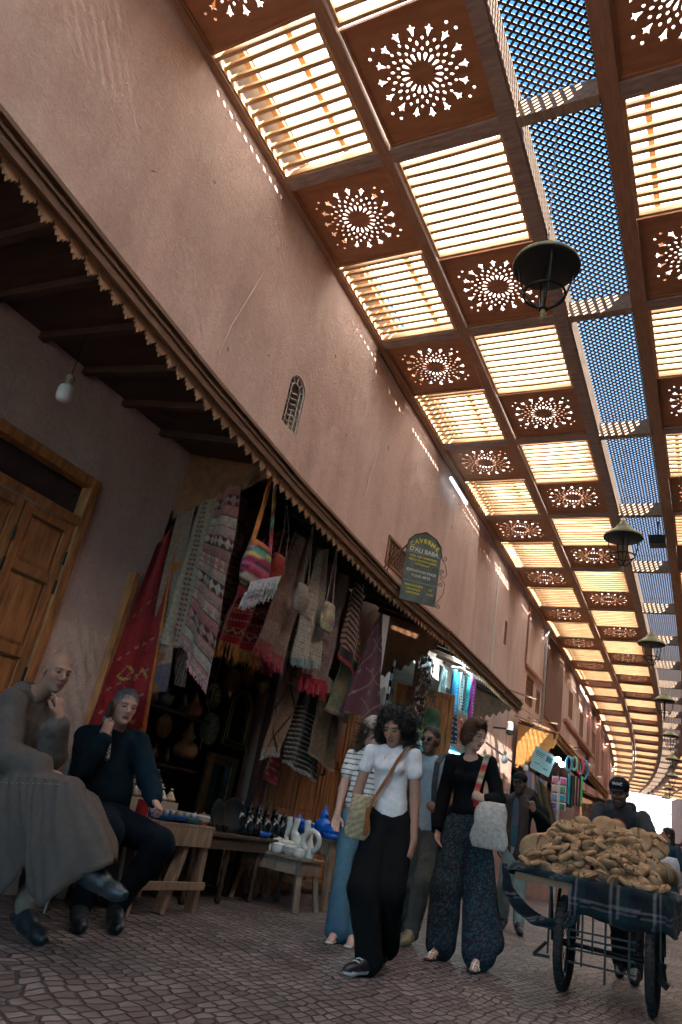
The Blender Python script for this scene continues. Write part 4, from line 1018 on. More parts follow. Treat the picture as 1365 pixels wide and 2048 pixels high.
# brass hanging lantern by the kilims
def hlantern(c, lab, s=1):
    t = thing('hanging_lantern', lab, 'lantern', c)
    mb = MB(); M = T(*c) @ Matrix.Diagonal((s,s,s,1))
    mb.lathe([(.01,0),(.03,-.02),(.035,-.05),(.09,-.12),(.10,-.17),(.07,-.23),(.03,-.27),(.0001,-.29)], 16, M, col=(.40,.27,.08)); sub(mb.build('shade', BR2, smooth=True, colors=True), t)
    sub(MB().tube([Vector(c), Vector(c)+Vector((0,0,.35))], .005, 5).build('chain', BLACKM), t)
hlantern((-4.25,6.33,2.12), 'pierced brass lantern hanging right of the round gong', .9)
hlantern((-4.28,5.95,2.3), 'yellow brass lantern hanging under the orange fringe', .7)

# ------------------------------------------------------------------ tables
def leg(mb, p, q, w=.06): mb.bar(p, q, w, w*.8)
t1 = thing('trestle_table', 'rough wooden trestle table with crossed rail carrying ceramics beside the man on the phone', 'table', (-3.85,4.62,0))
sub(MB().box((-4.15,4.16,.575),(-3.54,5.04,.60)).build('table_top', OLDW, bevel=.004), t1)
b = MB().box((-3.565,4.20,.45),(-3.54,5.02,.574)); sub(b.build('apron', OLDW, bevel=.003), t1)
sub(MB().box((-4.15,4.995,.45),(-3.566,5.02,.573)).build('apron', OLDW, bevel=.003), t1)
for p, q in (((-3.60,4.34,.57),(-3.55,4.22,0)), ((-3.60,4.80,.57),(-3.59,4.64,0)), ((-3.60,5.0,.57),(-3.60,5.03,0)), ((-4.1,4.95,.57),(-4.12,5.0,0)), ((-4.1,4.24,.57),(-4.12,4.2,0))):
    b = MB(); leg(b, p, q, .075); sub(b.build('leg', OLDW, bevel=.003), t1)
sub(MB().box((-3.55,4.22,.16),(-3.53,5.05,.215)).build('rail', OLDW, bevel=.003), t1)
t2 = thing('carved_low_table', 'dark low table with turned legs behind the white pot stool', 'table', (-3.95,5.95,0))
DKW = mat('dark_turned_wood', (.06,.035,.022), .6, var=.3, bump=.3)
sub(MB().box((-4.17,5.15,.515),(-3.78,6.78,.545)).build('table_top', DKW, bevel=.004), t2)
sub(MB().box((-3.82,5.2,.42),(-3.80,6.75,.514)).build('apron', DKW), t2)
for x in (-3.84,-4.12):
    for y in (5.22,5.72,6.22,6.72):
        b = MB().lathe([(.018,0),(.03,.03),(.016,.07),(.028,.12),(.014,.18),(.03,.24),(.016,.30),(.03,.36),(.02,.42),(.03,.514)], 10, T(x,y,0)); sub(b.build('leg', DKW, smooth=True), t2)
t3 = thing('plank_table', 'weathered plank table under the cobalt blue ceramics', 'table', (-3.8,7.2,0))
sub(MB().box((-4.16,6.86,.60),(-3.42,7.56,.628)).build('table_top', OLDW, bevel=.004), t3)
sub(MB().box((-3.46,6.9,.48),(-3.43,7.53,.599)).build('apron', OLDW), t3); sub(MB().box((-4.1,6.88,.48),(-3.47,6.905,.599)).build('apron', OLDW), t3)
for x, y in ((-3.47,6.93),(-3.47,7.5),(-4.08,6.93),(-4.08,7.5)):
    b = MB(); leg(b, (x,y,.6), (x+.03*(1 if x>-3.6 else -1),y,0), .065); sub(b.build('leg', OLDW), t3)
sub(MB().box((-4.08,6.92,.17),(-3.47,6.95,.22)).build('rail', OLDW), t3)
st = thing('wooden_stool', 'small splayed leg wooden stool crowded with white pots', 'stool', (-3.75,6.5,0))
sub(MB().box((-4.10,6.27,.415),(-3.40,6.72,.44)).build('seat', OLDW, bevel=.004), st)
for a, b_ in (((-3.44,6.31,.30),(-3.42,6.68,.414)),((-4.08,6.31,.30),(-4.06,6.68,.414))): sub(MB().box(a,b_).build('apron', OLDW), st)
sub(MB().box((-4.06,6.30,.30),(-3.44,6.33,.414)).build('apron', OLDW), st)
for (x,y,dx,dy) in ((-3.47,6.36,.07,-.06),(-4.03,6.36,-.07,-.06),(-3.47,6.64,.07,.06),(-4.03,6.64,-.07,.06)):
    b = MB(); leg(b, (x,y,.41), (x+dx,y+dy,0), .055); sub(b.build('leg', OLDW, bevel=.003), st)

# white pots
CW = (.66,.62,.55)
WHT = lambda a,r,z: CW
def monogram(mb, M):
    for (y,z,h) in ((-.012,.045,.03),(.012,.045,.03)): mb.box((.0985,y-.002,z),(.101,y+.002,z+h), M, (.03,.03,.03))
    mb.box((.0985,-.012,.058),(.101,.012,.061), M, (.03,.03,.03))
JAR = [(.0001,0),(.085,0),(.098,.01),(.10,.05),(.10,.09),(.095,.10),(.10,.104),(.10,.112),(.06,.13),(.014,.135),(.02,.155),(.0001,.165)]
TUREEN = [(.0001,0),(.06,0),(.06,.012),(.09,.03),(.112,.07),(.108,.10),(.113,.104),(.10,.12),(.05,.14),(.015,.145),(.022,.165),(.0001,.175)]
Z = .441
WP = [(-3.98,6.36,0,JAR,.62),(-4.02,6.42,0,TUREEN,.95),(-3.86,6.36,0,JAR,.75),(-3.87,6.50,.0,JAR,1.0),(-3.72,6.36,0,JAR,.66),(-3.73,6.5,0,JAR,.9),(-3.60,6.36,0,TUREEN,.66),(-3.58,6.50,0,JAR,.8),(-3.5,6.36,0,JAR,.55)]
lbs = ['small lidded jar at the left front of the stool','round white tureen at the left end of the stool','lidded white jar with black monogram, left of centre on the stool','tall white lidded jar at the back left of the stool','small white jar at the front centre of the stool','white jar at the back centre of the stool','small tureen at the front right of the stool','white jar behind the small tureen on the stool','smallest white jar at the right front of the stool']
for (x,y,z,pr,s), lb in zip(WP, lbs):
    pot('lidded_pot', pr, (x,y,Z+z), WHT, 'cream glazed '+lb if not lb.startswith(('round','lidded','tall','small white','white')) else lb, 'pot', 'white pots on the small stool', 24, s, extra=monogram if s > .7 else None)
def uvase(c, s, lab, two=True):
    mb = MB(); X = Vector(c)
    mb.lathe([(.0001,0),(.05,0),(.045,.02),(.07,.06),(.075,.10),(.05,.14),(.0001,.15)], 20, T(*c) @ Matrix.Diagonal((s,s,s,1)), col=CW)
    for sg in (-1,1):
        mb.tube([X+Vector((0,0,.10))*s, X+Vector((sg*.055,0,.13))*s, X+Vector((sg*.078,0,.18))*s, X+Vector((sg*.062,0,.25))*s, X+Vector((sg*.058,0,.29))*s], [.05*s,.045*s,.035*s,.03*s,.033*s], 12, CW)
    return tag(mb.build('horned_vase', GLZ, smooth=True, colors=True), lab, 'vase', 'white pots on the small stool')
uvase((-3.86,6.62,Z+.06), .9, 'white two horned vase at the back left, beside the black pots')
uvase((-3.65,6.60,Z+.03), 1.0, 'tallest white two horned vase with round gap in the middle of the stool')
pot('bottle_vase', [(.0001,0),(.05,0),(.06,.03),(.055,.08),(.03,.13),(.018,.17),(.015,.23),(.02,.26),(.016,.262)], (-3.53,6.60,Z), WHT, 'white bottle vase with slim neck leaning right of the horned vases', 'vase', 'white pots on the small stool')
rv = MB(); rc = Vector((-3.44,6.45,Z+.15)); rv.tube([rc+Vector((.085*math.cos(a),.0,.085*math.sin(a))) for a in np.linspace(-PI/2+.3, 1.5*PI-.3, 22)], .024, 12, CW); rv.lathe([(.0001,0),(.05,0),(.045,.02),(.03,.06),(.025,.08)], 16, T(-3.44,6.45,Z), col=CW); rv.tube([rc+Vector((-.03,0,-.09)), rc+Vector((.03,0,-.09))], .024, 10, CW)
tag(rv.build('ring_vase', GLZ, smooth=True, colors=True), 'white ring shaped vase at the right edge of the stool', 'vase', 'white pots on the small stool')

# cobalt ceramics
BLU = lambda a,r,z: (.01,.13,.55)
for (x,y,z,pr,s,lb) in ((-3.62,6.98,.628,VASE,.72,'tall cobalt blue lidded ginger jar with brass knob, tallest of the blue pots'),(-3.80,6.98,.628,JAR,.9,'square shouldered cobalt jar behind the horned vase'),(-3.92,7.0,.628,JAR,1.05,'cobalt jar at the left of the blue pots'),
    (-3.72,7.12,.628,JAR,.8,'short cobalt jar behind the ginger jar'),(-3.50,7.0,.628,TUREEN,.7,'cobalt tureen at the right end of the plank table'),(-3.55,7.2,.628,JAR,.8,'cobalt jar at the far right of the plank table'),(-3.70,7.32,.628,TUREEN,.8,'cobalt tureen at the back of the plank table'),(-3.46,6.9,.628,[(.0001,0),(.08,0),(.10,.03),(.105,.055),(.10,.055),(.085,.02),(.0001,.015)],.8,'shallow cobalt dish at the front right corner of the plank table')):
    pot('cobalt_jar', pr, (x,y,z), BLU, lb, 'jar', 'cobalt blue ceramics', 24, s)
# black glazed bottles and dishes on the dark table
BK = lambda a,r,z: (.008,.011,.014)
BOT = [(.0001,0),(.06,0),(.075,.03),(.075,.12),(.05,.17),(.03,.19),(.028,.22),(.035,.225),(.02,.25),(.012,.26),(.018,.275),(.0001,.285)]
q = 0
BLB = ['front left','second from the left in front','third in front','fourth in front','at the right in front','rear left','rear second','rear third','rear fourth','rear right']
for i in range(5):
    for j in range(2):
        y = 5.98+i*.155+j*.06; x = -3.87-j*.14
        pot('black_jar', BOT, (x,y,.545), BK, 'glossy black lidded jar, '+BLB[q]+' of the black group', 'jar', 'glossy black jars', 20, .82+.12*h1(q)+(.1 if j else 0)); q += 1
mb = MB(); mb.lathe([(.0001,0),(.16,0),(.2,.02),(.21,.03),(.2,.032),(.15,.012),(.0001,.012)], 32, T(-4.0,5.90,.68,ry=math.radians(75),rz=math.radians(-10)) @ Matrix.Diagonal((.75,.75,1,1)), col=(.01,.014,.016))
tag(mb.build('black_dish', mat('black_glaze', (.008,.012,.015), .42, var=.3), smooth=True, colors=True), 'large glossy black dish standing on edge left of the black jars', 'dish')
mb = MB(); mb.lathe([(.0001,0),(.13,0),(.17,.02),(.18,.03),(.17,.032),(.13,.012),(.0001,.012)], 32, T(-3.98,5.62,.66,ry=math.radians(78),rz=math.radians(12)) @ Matrix.Diagonal((.8,.8,1,1)), col=(.01,.014,.016))
tag(mb.build('black_dish', mat('black_glaze', (.008,.012,.015), .42, var=.3), smooth=True, colors=True), 'smaller black dish standing on edge at the left end of the dark table', 'dish')
pot('cobalt_bowl', [(.0001,0),(.07,0),(.10,.03),(.11,.055),(.10,.055),(.065,.015),(.0001,.012)], (-3.86,6.72-.5,.545), BLU, 'shallow cobalt bowl on the dark table in front of the black jars', 'bowl', None, 24, .95)
# little tagines, cups and blue trays on the trestle table
TAG = [(.0001,0),(.035,0),(.05,.018),(.052,.024),(.045,.026),(.03,.05),(.014,.075),(.010,.082),(.016,.09),(.012,.10),(.0001,.104)]
def tagcol(k):
    A = ((.60,.55,.48),(.55,.40,.28),(.50,.55,.58),(.60,.50,.42))[k%4]; B = ((.05,.10,.25),(.25,.06,.04),(.04,.04,.04),(.1,.25,.2))[(k//2)%4]
    return lambda a,r,z: B if (int(z*110)%3 == 0 or (.03<z<.06 and int(a*5)%2)) else A
k = 0; STK = mat('white_painted_rack', (.45,.40,.34), .6)
rk = thing('tiered_rack', 'white stepped rack holding miniature tagines against the wall', 'rack', (-4.0,4.4,.6))
for i, (x, z) in enumerate(((-3.86,.72),(-3.95,.84),(-4.04,.96))): sub(MB().box((x-.045,4.2,.601 if i==0 else z-.12),(x+.045,4.86-.12*i,z)).build('step', STK), rk)
for i, (x, z) in enumerate(((-3.86,.72),(-3.95,.84),(-4.04,.96))):
    for j in range(6-i):
        pot('miniature_tagine', TAG, (x, 4.27+j*.105, z), tagcol(k), 'miniature painted tagine on the stepped white rack', 'tagine', 'miniature tagines on the rack', 14, .95); k += 1
for j in range(9):
    pot('painted_cup', [(.0001,0),(.022,0),(.026,.05),(.027,.055),(.023,.055),(.019,.01),(.0001,.008)], (-3.70-.06*(j%2), 4.46+j*.055, .601), (lambda j: lambda a,r,z: ((.45,.08,.06) if int(a*4)%2 else (.6,.55,.5)) if j%2 else ((.06,.12,.25) if int(a*5)%2 else (.6,.56,.5)))(j), 'small striped painted cup standing on the trestle table', 'cup', 'striped cups on the trestle table', 14, 1.3)
for j, (y, s) in enumerate(((4.45,.95),(4.60,1.0),(4.78,.9))):
    pot('blue_bowl', [(.0001,0),(.07,0),(.10,.03),(.11,.045),(.10,.045),(.065,.015),(.0001,.012)], (-3.62,y,.601), (lambda j: lambda a,r,z: ((.01,.16,.50),(.01,.14,.45),(.02,.25,.33))[j])(j), ('shallow blue dish at the front left of the trestle table','shallow blue dish in the middle front of the trestle table','turquoise dish at the front right of the trestle table')[j], 'dish', None, 24, s)
    for a in range(4):
        pot('tea_glass', [(.0001,0),(.016,0),(.018,.02),(.02,.055),(.018,.055),(.012,.01),(.0001,.008)], (-3.62+.035*math.cos(a*1.57),y+.035*math.sin(a*1.57),.612), lambda aa,r,z: (.35,.36,.36) if int(z*100)%2 else (.08,.08,.1), 'small patterned tea glass standing in a blue dish', 'glass', 'tea glasses in the blue dishes', 10, 1.1)
pot('painted_pot', TUREEN, (-3.62,4.95,.601), tagcol(3), 'pink and white painted pot at the right corner of the trestle table', 'pot', None, 20, .55)
pot('painted_pot', JAR, (-3.72,4.98,.601), tagcol(1), 'white painted jar behind the pink pot on the trestle table', 'pot', None, 20, .5)

k = 0
for x in (-3.95,-4.03):
    for y in np.arange(5.2, 5.85, .11):
        pot('metal_cup', [(.0001,0),(.03,0),(.034,.05),(.036,.055),(.03,.055),(.026,.01),(.0001,.008)], (x,float(y),.545), lambda a,r,z: (.25,.2,.14) if int(z*120)%2 else (.06,.05,.04), 'small dull engraved cup on the dark carved table', 'cup', 'engraved cups on the carved table', 12, 1.1, BR2)
for k, (y, z, r) in enumerate(((4.75,2.05,.13),(5.1,2.2,.11),(5.45,2.08,.12),(4.95,1.30,.10),(5.3,1.32,.11),(4.6,1.28,.09))):
    plate((-4.58,y,z), r, lambda a,rr,z_: mixc((.14,.10,.04), (.30,.22,.10), .5+.5*math.sin(a*(8+k)+rr*70)), ('brass tray hung top left in the dark stall','small brass tray near the top of the dark stall','brass tray hung left of the banded kilim fringe','small plate on the middle shelf left of the urn','dull plate standing behind the lidded urn','smallest plate at the left of the middle shelf')[k], BR2)
for k, (y0, nm) in enumerate(((4.42,'nearest'),(4.62,'second'),(4.82,'third'))):
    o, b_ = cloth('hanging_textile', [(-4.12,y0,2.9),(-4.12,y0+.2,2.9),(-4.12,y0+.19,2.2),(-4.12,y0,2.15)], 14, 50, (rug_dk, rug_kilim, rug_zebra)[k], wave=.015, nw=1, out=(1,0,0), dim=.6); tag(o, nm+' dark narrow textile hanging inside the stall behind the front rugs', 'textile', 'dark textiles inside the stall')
for k in range(7):
    pot('cobalt_cup', [(.0001,0),(.03,0),(.04,.05),(.042,.055),(.036,.055),(.028,.01),(.0001,.008)], (-3.98+.09*k, 6.90, .628), BLU, 'small cobalt cup in the front row on the plank table', 'cup', 'cobalt cups on the plank table', 14, .9)
# ------------------------------------------------------------------ implicit surfaces for figures
V3 = lambda p: np.array(p, float)
def unit(v): v = V3(v); return v/(np.linalg.norm(v)+1e-12)
def cone(a, b, ra, rb, k=.02, n=None, s=1.): return ('cone', V3(a), V3(b), ra, rb, k, None if n is None else unit(n), s)
def ell(c, r, k=.02, R=None): return ('ell', V3(c), V3(r), R, k)
def cut(e): return ('cut',)+e[1:] if e[0] == 'ell' else e
def evalp(pr, P):
    if pr[0] == 'cone':
        _, a, b, ra, rb, k, n, s = pr; ab = b-a; L2 = ab@ab+1e-12
        t = np.clip(((P-a)@ab)/L2, 0, 1); w = P-a-t[..., None]*ab
        if n is not None: w = w+(w@n)[..., None]*n*(s-1)
        return np.sqrt((w*w).sum(-1))-(ra+(rb-ra)*t)
    if pr[0] in ('ell', 'cut'):
        _, c, r, R, k = pr; q = P-c
        if R is not None: q = q@R
        k0 = np.sqrt(((q/r)**2).sum(-1))+1e-9; k1 = np.sqrt(((q/(r*r))**2).sum(-1))+1e-9
        return k0*(k0-1)/k1
def bbox(pr):
    if pr[0] == 'cone':
        _, a, b, ra, rb, k, n, s = pr; m = max(ra, rb)*1.02+k; return np.minimum(a, b)-m, np.maximum(a, b)+m
    _, c, r, R, k = pr; m = (r.max() if R is not None else r)*1.02+k; return c-m, c+m
def smin(a, b, k): h = np.clip(.5+.5*(b-a)/k, 0, 1); return b*(1-h)+a*h-k*h*(1-h)
def field(prims, h, lo=None, hi=None):
    bs = [bbox(p) for p in prims if p[0] != 'cut']
    if lo is None: lo = np.min([b[0] for b in bs], 0)-2*h
    if hi is None: hi = np.max([b[1] for b in bs], 0)+2*h
    lo = V3(lo); n = np.ceil((V3(hi)-lo)/h).astype(int)+1
    F = np.full(n, .08, 'f')
    ax = [lo[i]+np.arange(n[i])*h for i in range(3)]
    for p in prims:
        b0, b1 = bbox(p)
        i0 = np.clip(np.floor((b0-lo)/h).astype(int)-1, 0, n-1); i1 = np.clip(np.ceil((b1-lo)/h).astype(int)+2, 1, n)
        if (i1 <= i0).any(): continue
        sl = tuple(slice(a, b) for a, b in zip(i0, i1))
        P = np.stack(np.meshgrid(*[ax[k][sl[k]] for k in range(3)], indexing='ij'), -1)
        d = evalp(p, P); k = p[5] if p[0] == 'cone' else p[4]
        if p[0] == 'cut': F[sl] = -smin(-F[sl], d, k)
        else: F[sl] = smin(F[sl], d, k)
    return F, lo
def nets(F, lo, h):
    S = F < 0; nx, ny, nz = F.shape
    cnt = np.zeros((nx-1, ny-1, nz-1), 'f'); acc = np.zeros((nx-1, ny-1, nz-1, 3), 'f')
    c = lambda A, i, j, k: A[i:nx-1+i, j:ny-1+j, k:nz-1+k]
    for ax_ in range(3):
        for o1 in (0, 1):
            for o2 in (0, 1):
                a = [0, 0, 0]; others = [q for q in range(3) if q != ax_]; a[others[0]] = o1; a[others[1]] = o2
                b = list(a); b[ax_] = 1
                fa, fb = c(F, *a), c(F, *b); m = (fa < 0) != (fb < 0)
                t = np.where(m, fa/(fa-fb+1e-20), 0); cnt += m
                for q in range(3): acc[..., q] += np.where(m, (t if q == ax_ else a[q]), 0)
    act = cnt > 0; idx = -np.ones(act.shape, int); ii = np.argwhere(act); idx[act] = np.arange(len(ii))
    V = (ii+acc[act]/cnt[act][:, None])*h+lo
    Q = []
    for ax_ in range(3):
        a = [slice(1, -1)]*3; a[ax_] = slice(0, -1)
        b = [slice(1, -1)]*3; b[ax_] = slice(1, None)
        s0, s1 = S[tuple(a)], S[tuple(b)]; m = np.argwhere(s0 != s1)
        if not len(m): continue
        inside0 = s0[tuple(m.T)]
        base = m.copy(); u, v = [q for q in range(3) if q != ax_]
        base[:, u] += 1; base[:, v] += 1
        def at(du, dv):
            p = base.copy(); p[:, u] += du; p[:, v] += dv; return idx[p[:, 0], p[:, 1], p[:, 2]]
        q4 = np.stack([at(-1, -1), at(0, -1), at(0, 0), at(-1, 0)], 1)
        flip = inside0 if ax_ != 1 else ~inside0
        q4[~flip] = q4[~flip][:, ::-1]
        Q.append(q4)
    Q = np.concatenate(Q) if Q else np.zeros((0, 4), int)
    return V, Q[(Q >= 0).all(1)]
def wob(P, f, seed=0):
    r = np.random.default_rng(seed); o = np.zeros(len(P))
    for _ in range(6):
        d = r.normal(size=3); d /= np.linalg.norm(d); o += np.sin(P@d*f*r.uniform(.6, 1.5)+r.uniform(0, 6)+1.3*np.sin(P@r.normal(size=3)*f*.35))
    return o/6
def vnormals(V, Q):
    n = np.cross(V[Q[:, 2]]-V[Q[:, 0]], V[Q[:, 3]]-V[Q[:, 1]]); N = np.zeros_like(V)
    for k in range(4): np.add.at(N, Q[:, k], n)
    return N/(np.linalg.norm(N, axis=1, keepdims=True)+1e-12)
def relax(V, Q, it=1):
    for _ in range(it):
        A = np.zeros_like(V); c = np.zeros(len(V))
        for k in range(4):
            np.add.at(A, Q[:, k], V[Q[:, (k+1) % 4]]+V[Q[:, (k+3) % 4]]); np.add.at(c, Q[:, k], 2)
        V = V*.5+.5*A/np.maximum(c, 1)[:, None]
    return V
def mesh_np(name, V, Q, colf, m, parent, smooth=True):
    me = bpy.data.meshes.new(name); me.vertices.add(len(V)); me.vertices.foreach_set('co', V.astype('f').ravel())
    me.loops.add(Q.size); me.loops.foreach_set('vertex_index', Q.astype('i').ravel())
    me.polygons.add(len(Q)); me.polygons.foreach_set('loop_start', np.arange(len(Q), dtype='i')*4); me.polygons.foreach_set('loop_total', np.full(len(Q), 4, 'i'))
    me.polygons.foreach_set('use_smooth', np.ones(len(Q), bool)); me.update(calc_edges=True)
    a = me.color_attributes.new('Col', 'FLOAT_COLOR', 'POINT')
    cc = np.ones((len(V), 4), 'f'); cc[:, :3] = colf(V) if callable(colf) else colf; a.data.foreach_set('color', cc.ravel())
    me.materials.append(m); o = bpy.data.objects.new(name, me); C.objects.link(o)
    if parent is not None: sub(o, parent)
    return o
def sdf(name, prims, h, colf, m, parent, fold=0, ff=28, seed=1, it=1, stretchz=1., foldf=None):
    F, lo = field(prims, h); V, Q = nets(F, lo, h); V = relax(V, Q, it)
    if fold:
        N = vnormals(V, Q); W = V*np.array([1, 1, stretchz]); amp = fold*(foldf(V) if foldf else 1.)
        V = V+N*(amp*(.55-1.35*np.abs(wob(W, ff, seed))+.8*wob(W, ff*1.9, seed+5)+.3*wob(W, ff*4.5, seed+9)))[:, None]
    return mesh_np(name, V, Q, colf, m, parent)

SKINM = mat('skin', rough=.55, var=.06, scale=18, attr='Col', spec=.35, bump=.08, bscale=300)
HAIRM = mat('hair', rough=.55, var=.35, scale=90, attr='Col', spec=.3, bump=.5, bscale=180)
CLM = mat('clothing', rough=.9, var=.12, scale=30, attr='Col', spec=.12, bump=.3, bscale=420, detail=2)
LEA = mat('leather', rough=.38, var=.12, scale=30, attr='Col', spec=.5, bump=.15, bscale=120)
def rotm(fwd, up=(0, 0, 1)):
    f = unit(fwd); u = V3(up); x = unit(np.cross(f, u)); u = np.cross(x, f); return np.stack([x, f, u], 1)   # columns: x(right), y(fwd), z(up)
def head_prims(c, R, s=1., fem=False):
    t = lambda p: V3(c)+R@(V3(p)*s); E = lambda p, r, k=.02: ell(t(p), V3(r)*s, k*s, R); K = lambda a, b, ra, rb, k=.015: cone(t(a), t(b), ra*s, rb*s, k*s)
    j = .9 if fem else 1.
    P = [E((0,-.015,.035),(.076,.094,.083),.03), E((0,.022,-.028),(.059*j,.066,.084),.03), E((0,.036,-.078),(.043*j,.044,.036),.03), E((0,.070,-.102),(.019,.016,.014),.022),
         E((0,.070,.026),(.050,.020,.014),.02), E((-.037,.058,-.026),(.020,.022,.024),.02), E((.037,.058,-.026),(.020,.022,.024),.02),
         K((0,.086,.012),(0,.108,-.024),.0075,.0105,.012), E((0,.106,-.032),(.011,.011,.009),.008), E((-.011,.098,-.034),(.008,.010,.007),.006), E((.011,.098,-.034),(.008,.010,.007),.006),
         cut(E((-.032,.102,.004),(.017,.018,.012),.014)), cut(E((.032,.102,.004),(.017,.018,.012),.014)),
         E((-.032,.073,.003),(.0135,.0135,.0125),.003), E((.032,.073,.003),(.0135,.0135,.0125),.003),
         E((0,.087,-.060),(.023,.010,.0055),.008), E((0,.085,-.071),(.020,.0105,.0065),.008),
         E((-.077,-.008,-.005),(.008,.019,.031),.008), E((.077,-.008,-.005),(.008,.019,.031),.008),
         cut(E((-.084,-.004,.001),(.005,.010,.016),.006)), cut(E((.084,-.004,.001),(.005,.010,.016),.006))]
    return P
def head_col(V, c, R, s, skin, lip, brow, beard=0, beardcol=(.05,.04,.035)):
    L = (V-V3(c))@R/s; x, y, z = L[:, 0], L[:, 1], L[:, 2]; out = np.tile(np.array(skin, 'f'), (len(V), 1))
    near = (np.abs(x) < .09) & (np.abs(z) < .14) & (np.abs(y) < .14)
    def mixin(mask, col, a=1.): 
        a = np.clip(a*mask.astype('f'), 0, 1)[:, None]; out[:] = out*(1-a)+np.array(col, 'f')*a
    ax = np.abs(x); f = near & (y > .04)
    mixin(f & (ax > .025) & (z < 0) & (z > -.05), (skin[0]*1.08, skin[1]*.9, skin[2]*.85), .5)
    if beard:
        bz = f & (z < -.045) & ~((np.abs(x) < .02) & (z > -.078) & (z < -.054)); bz |= near & (z < -.03) & (y > 0) & (z > -.125); mixin(bz, beardcol, beard)
        mixin(f & (ax < .03) & (z > -.056) & (z < -.042), beardcol, beard)
    mixin(f & (ax < .024-.25*np.abs(z+.065)) & (z > -.078) & (z < -.053) & (y > .078), lip, .85)
    mixin(f & (ax < .023) & (np.abs(z+.0655) < .0022) & (y > .078), (lip[0]*.35, lip[1]*.3, lip[2]*.3), .9)
    bl = .021+.004*np.sin((ax-.012)*70); mixin(f & (ax > .014) & (ax < .050) & (np.abs(z-bl) < .0042), brow, .85)
    e = (((ax-.032)/.0150)**2+((z-.003)/.0050)**2); m = f & (y > .068)
    mixin(m & (e < 1.9), (skin[0]*.35, skin[1]*.3, skin[2]*.3), .7); mixin(m & (e < 1), (.20,.17,.155), 1.)
    mixin(m & ((ax-.032)**2+(z-.003)**2 < .0078**2) & (e < 1.1), (.02,.012,.01), 1.)
    mixin(f & (np.abs(ax-.006) < .0035) & (np.abs(z+.040) < .003) & (y > .09), (skin[0]*.3, skin[1]*.25, skin[2]*.25), .8)
    return out
def hand_prims(w, d, n, side, curl=.5, thumb=.5, s=1., spread=0.):
    """w wrist, d finger direction, n palm normal (towards which the fingers curl), side +1/-1 thumb side = d x n * side"""
    w, d = V3(w), unit(d); n = V3(n)-d*(V3(n)@d); n = unit(n); sd = np.cross(d, n)*side
    cu = curl if hasattr(curl, '__len__') else [curl]*4
    P = [cone(w, w+d*.03*s, .024*s, .028*s, .015, n, 1.35), cone(w+d*.03*s, w+d*.078*s, .030*s, .037*s, .012, n, 2.3), cone(w+d*.02*s+sd*.014*s, w+d*.05*s+sd*.024*s, .016*s, .012*s, .01)]
    for i, (o, L, r) in enumerate(((.028, .070, .0088), (.0095, .078, .0090), (-.0095, .073, .0086), (-.027, .057, .0076))):
        p = w+d*.080*s+sd*o*s; dd = unit(d+sd*(o*3*spread)); a = 0
        for k, (fr, cc) in enumerate(((.46, .75), (.30, 1.), (.24, .7))):
            a += cu[i]*cc; q = p+(dd*math.cos(a)+n*math.sin(a))*L*fr*s
            P.append(cone(p, q, r*(1-.1*k)*s, r*(1-.1*(k+1))*s, .0035)); p = q
    p = w+d*.022*s+sd*.024*s; t1 = unit(d*.75+sd*(.8-.5*thumb)+n*(.25+.5*thumb)); q = p+t1*.038*s; t2 = unit(d*.9+sd*(.25-.45*thumb)+n*(.2+.5*thumb)); r_ = q+t2*.030*s
    P += [cone(p, q, .0125*s, .0105*s, .006), cone(q, r_, .0102*s, .0085*s, .004), cone(r_, r_+unit(t2+n*.3*thumb)*.016*s, .0085*s, .007*s, .004)]
    return P
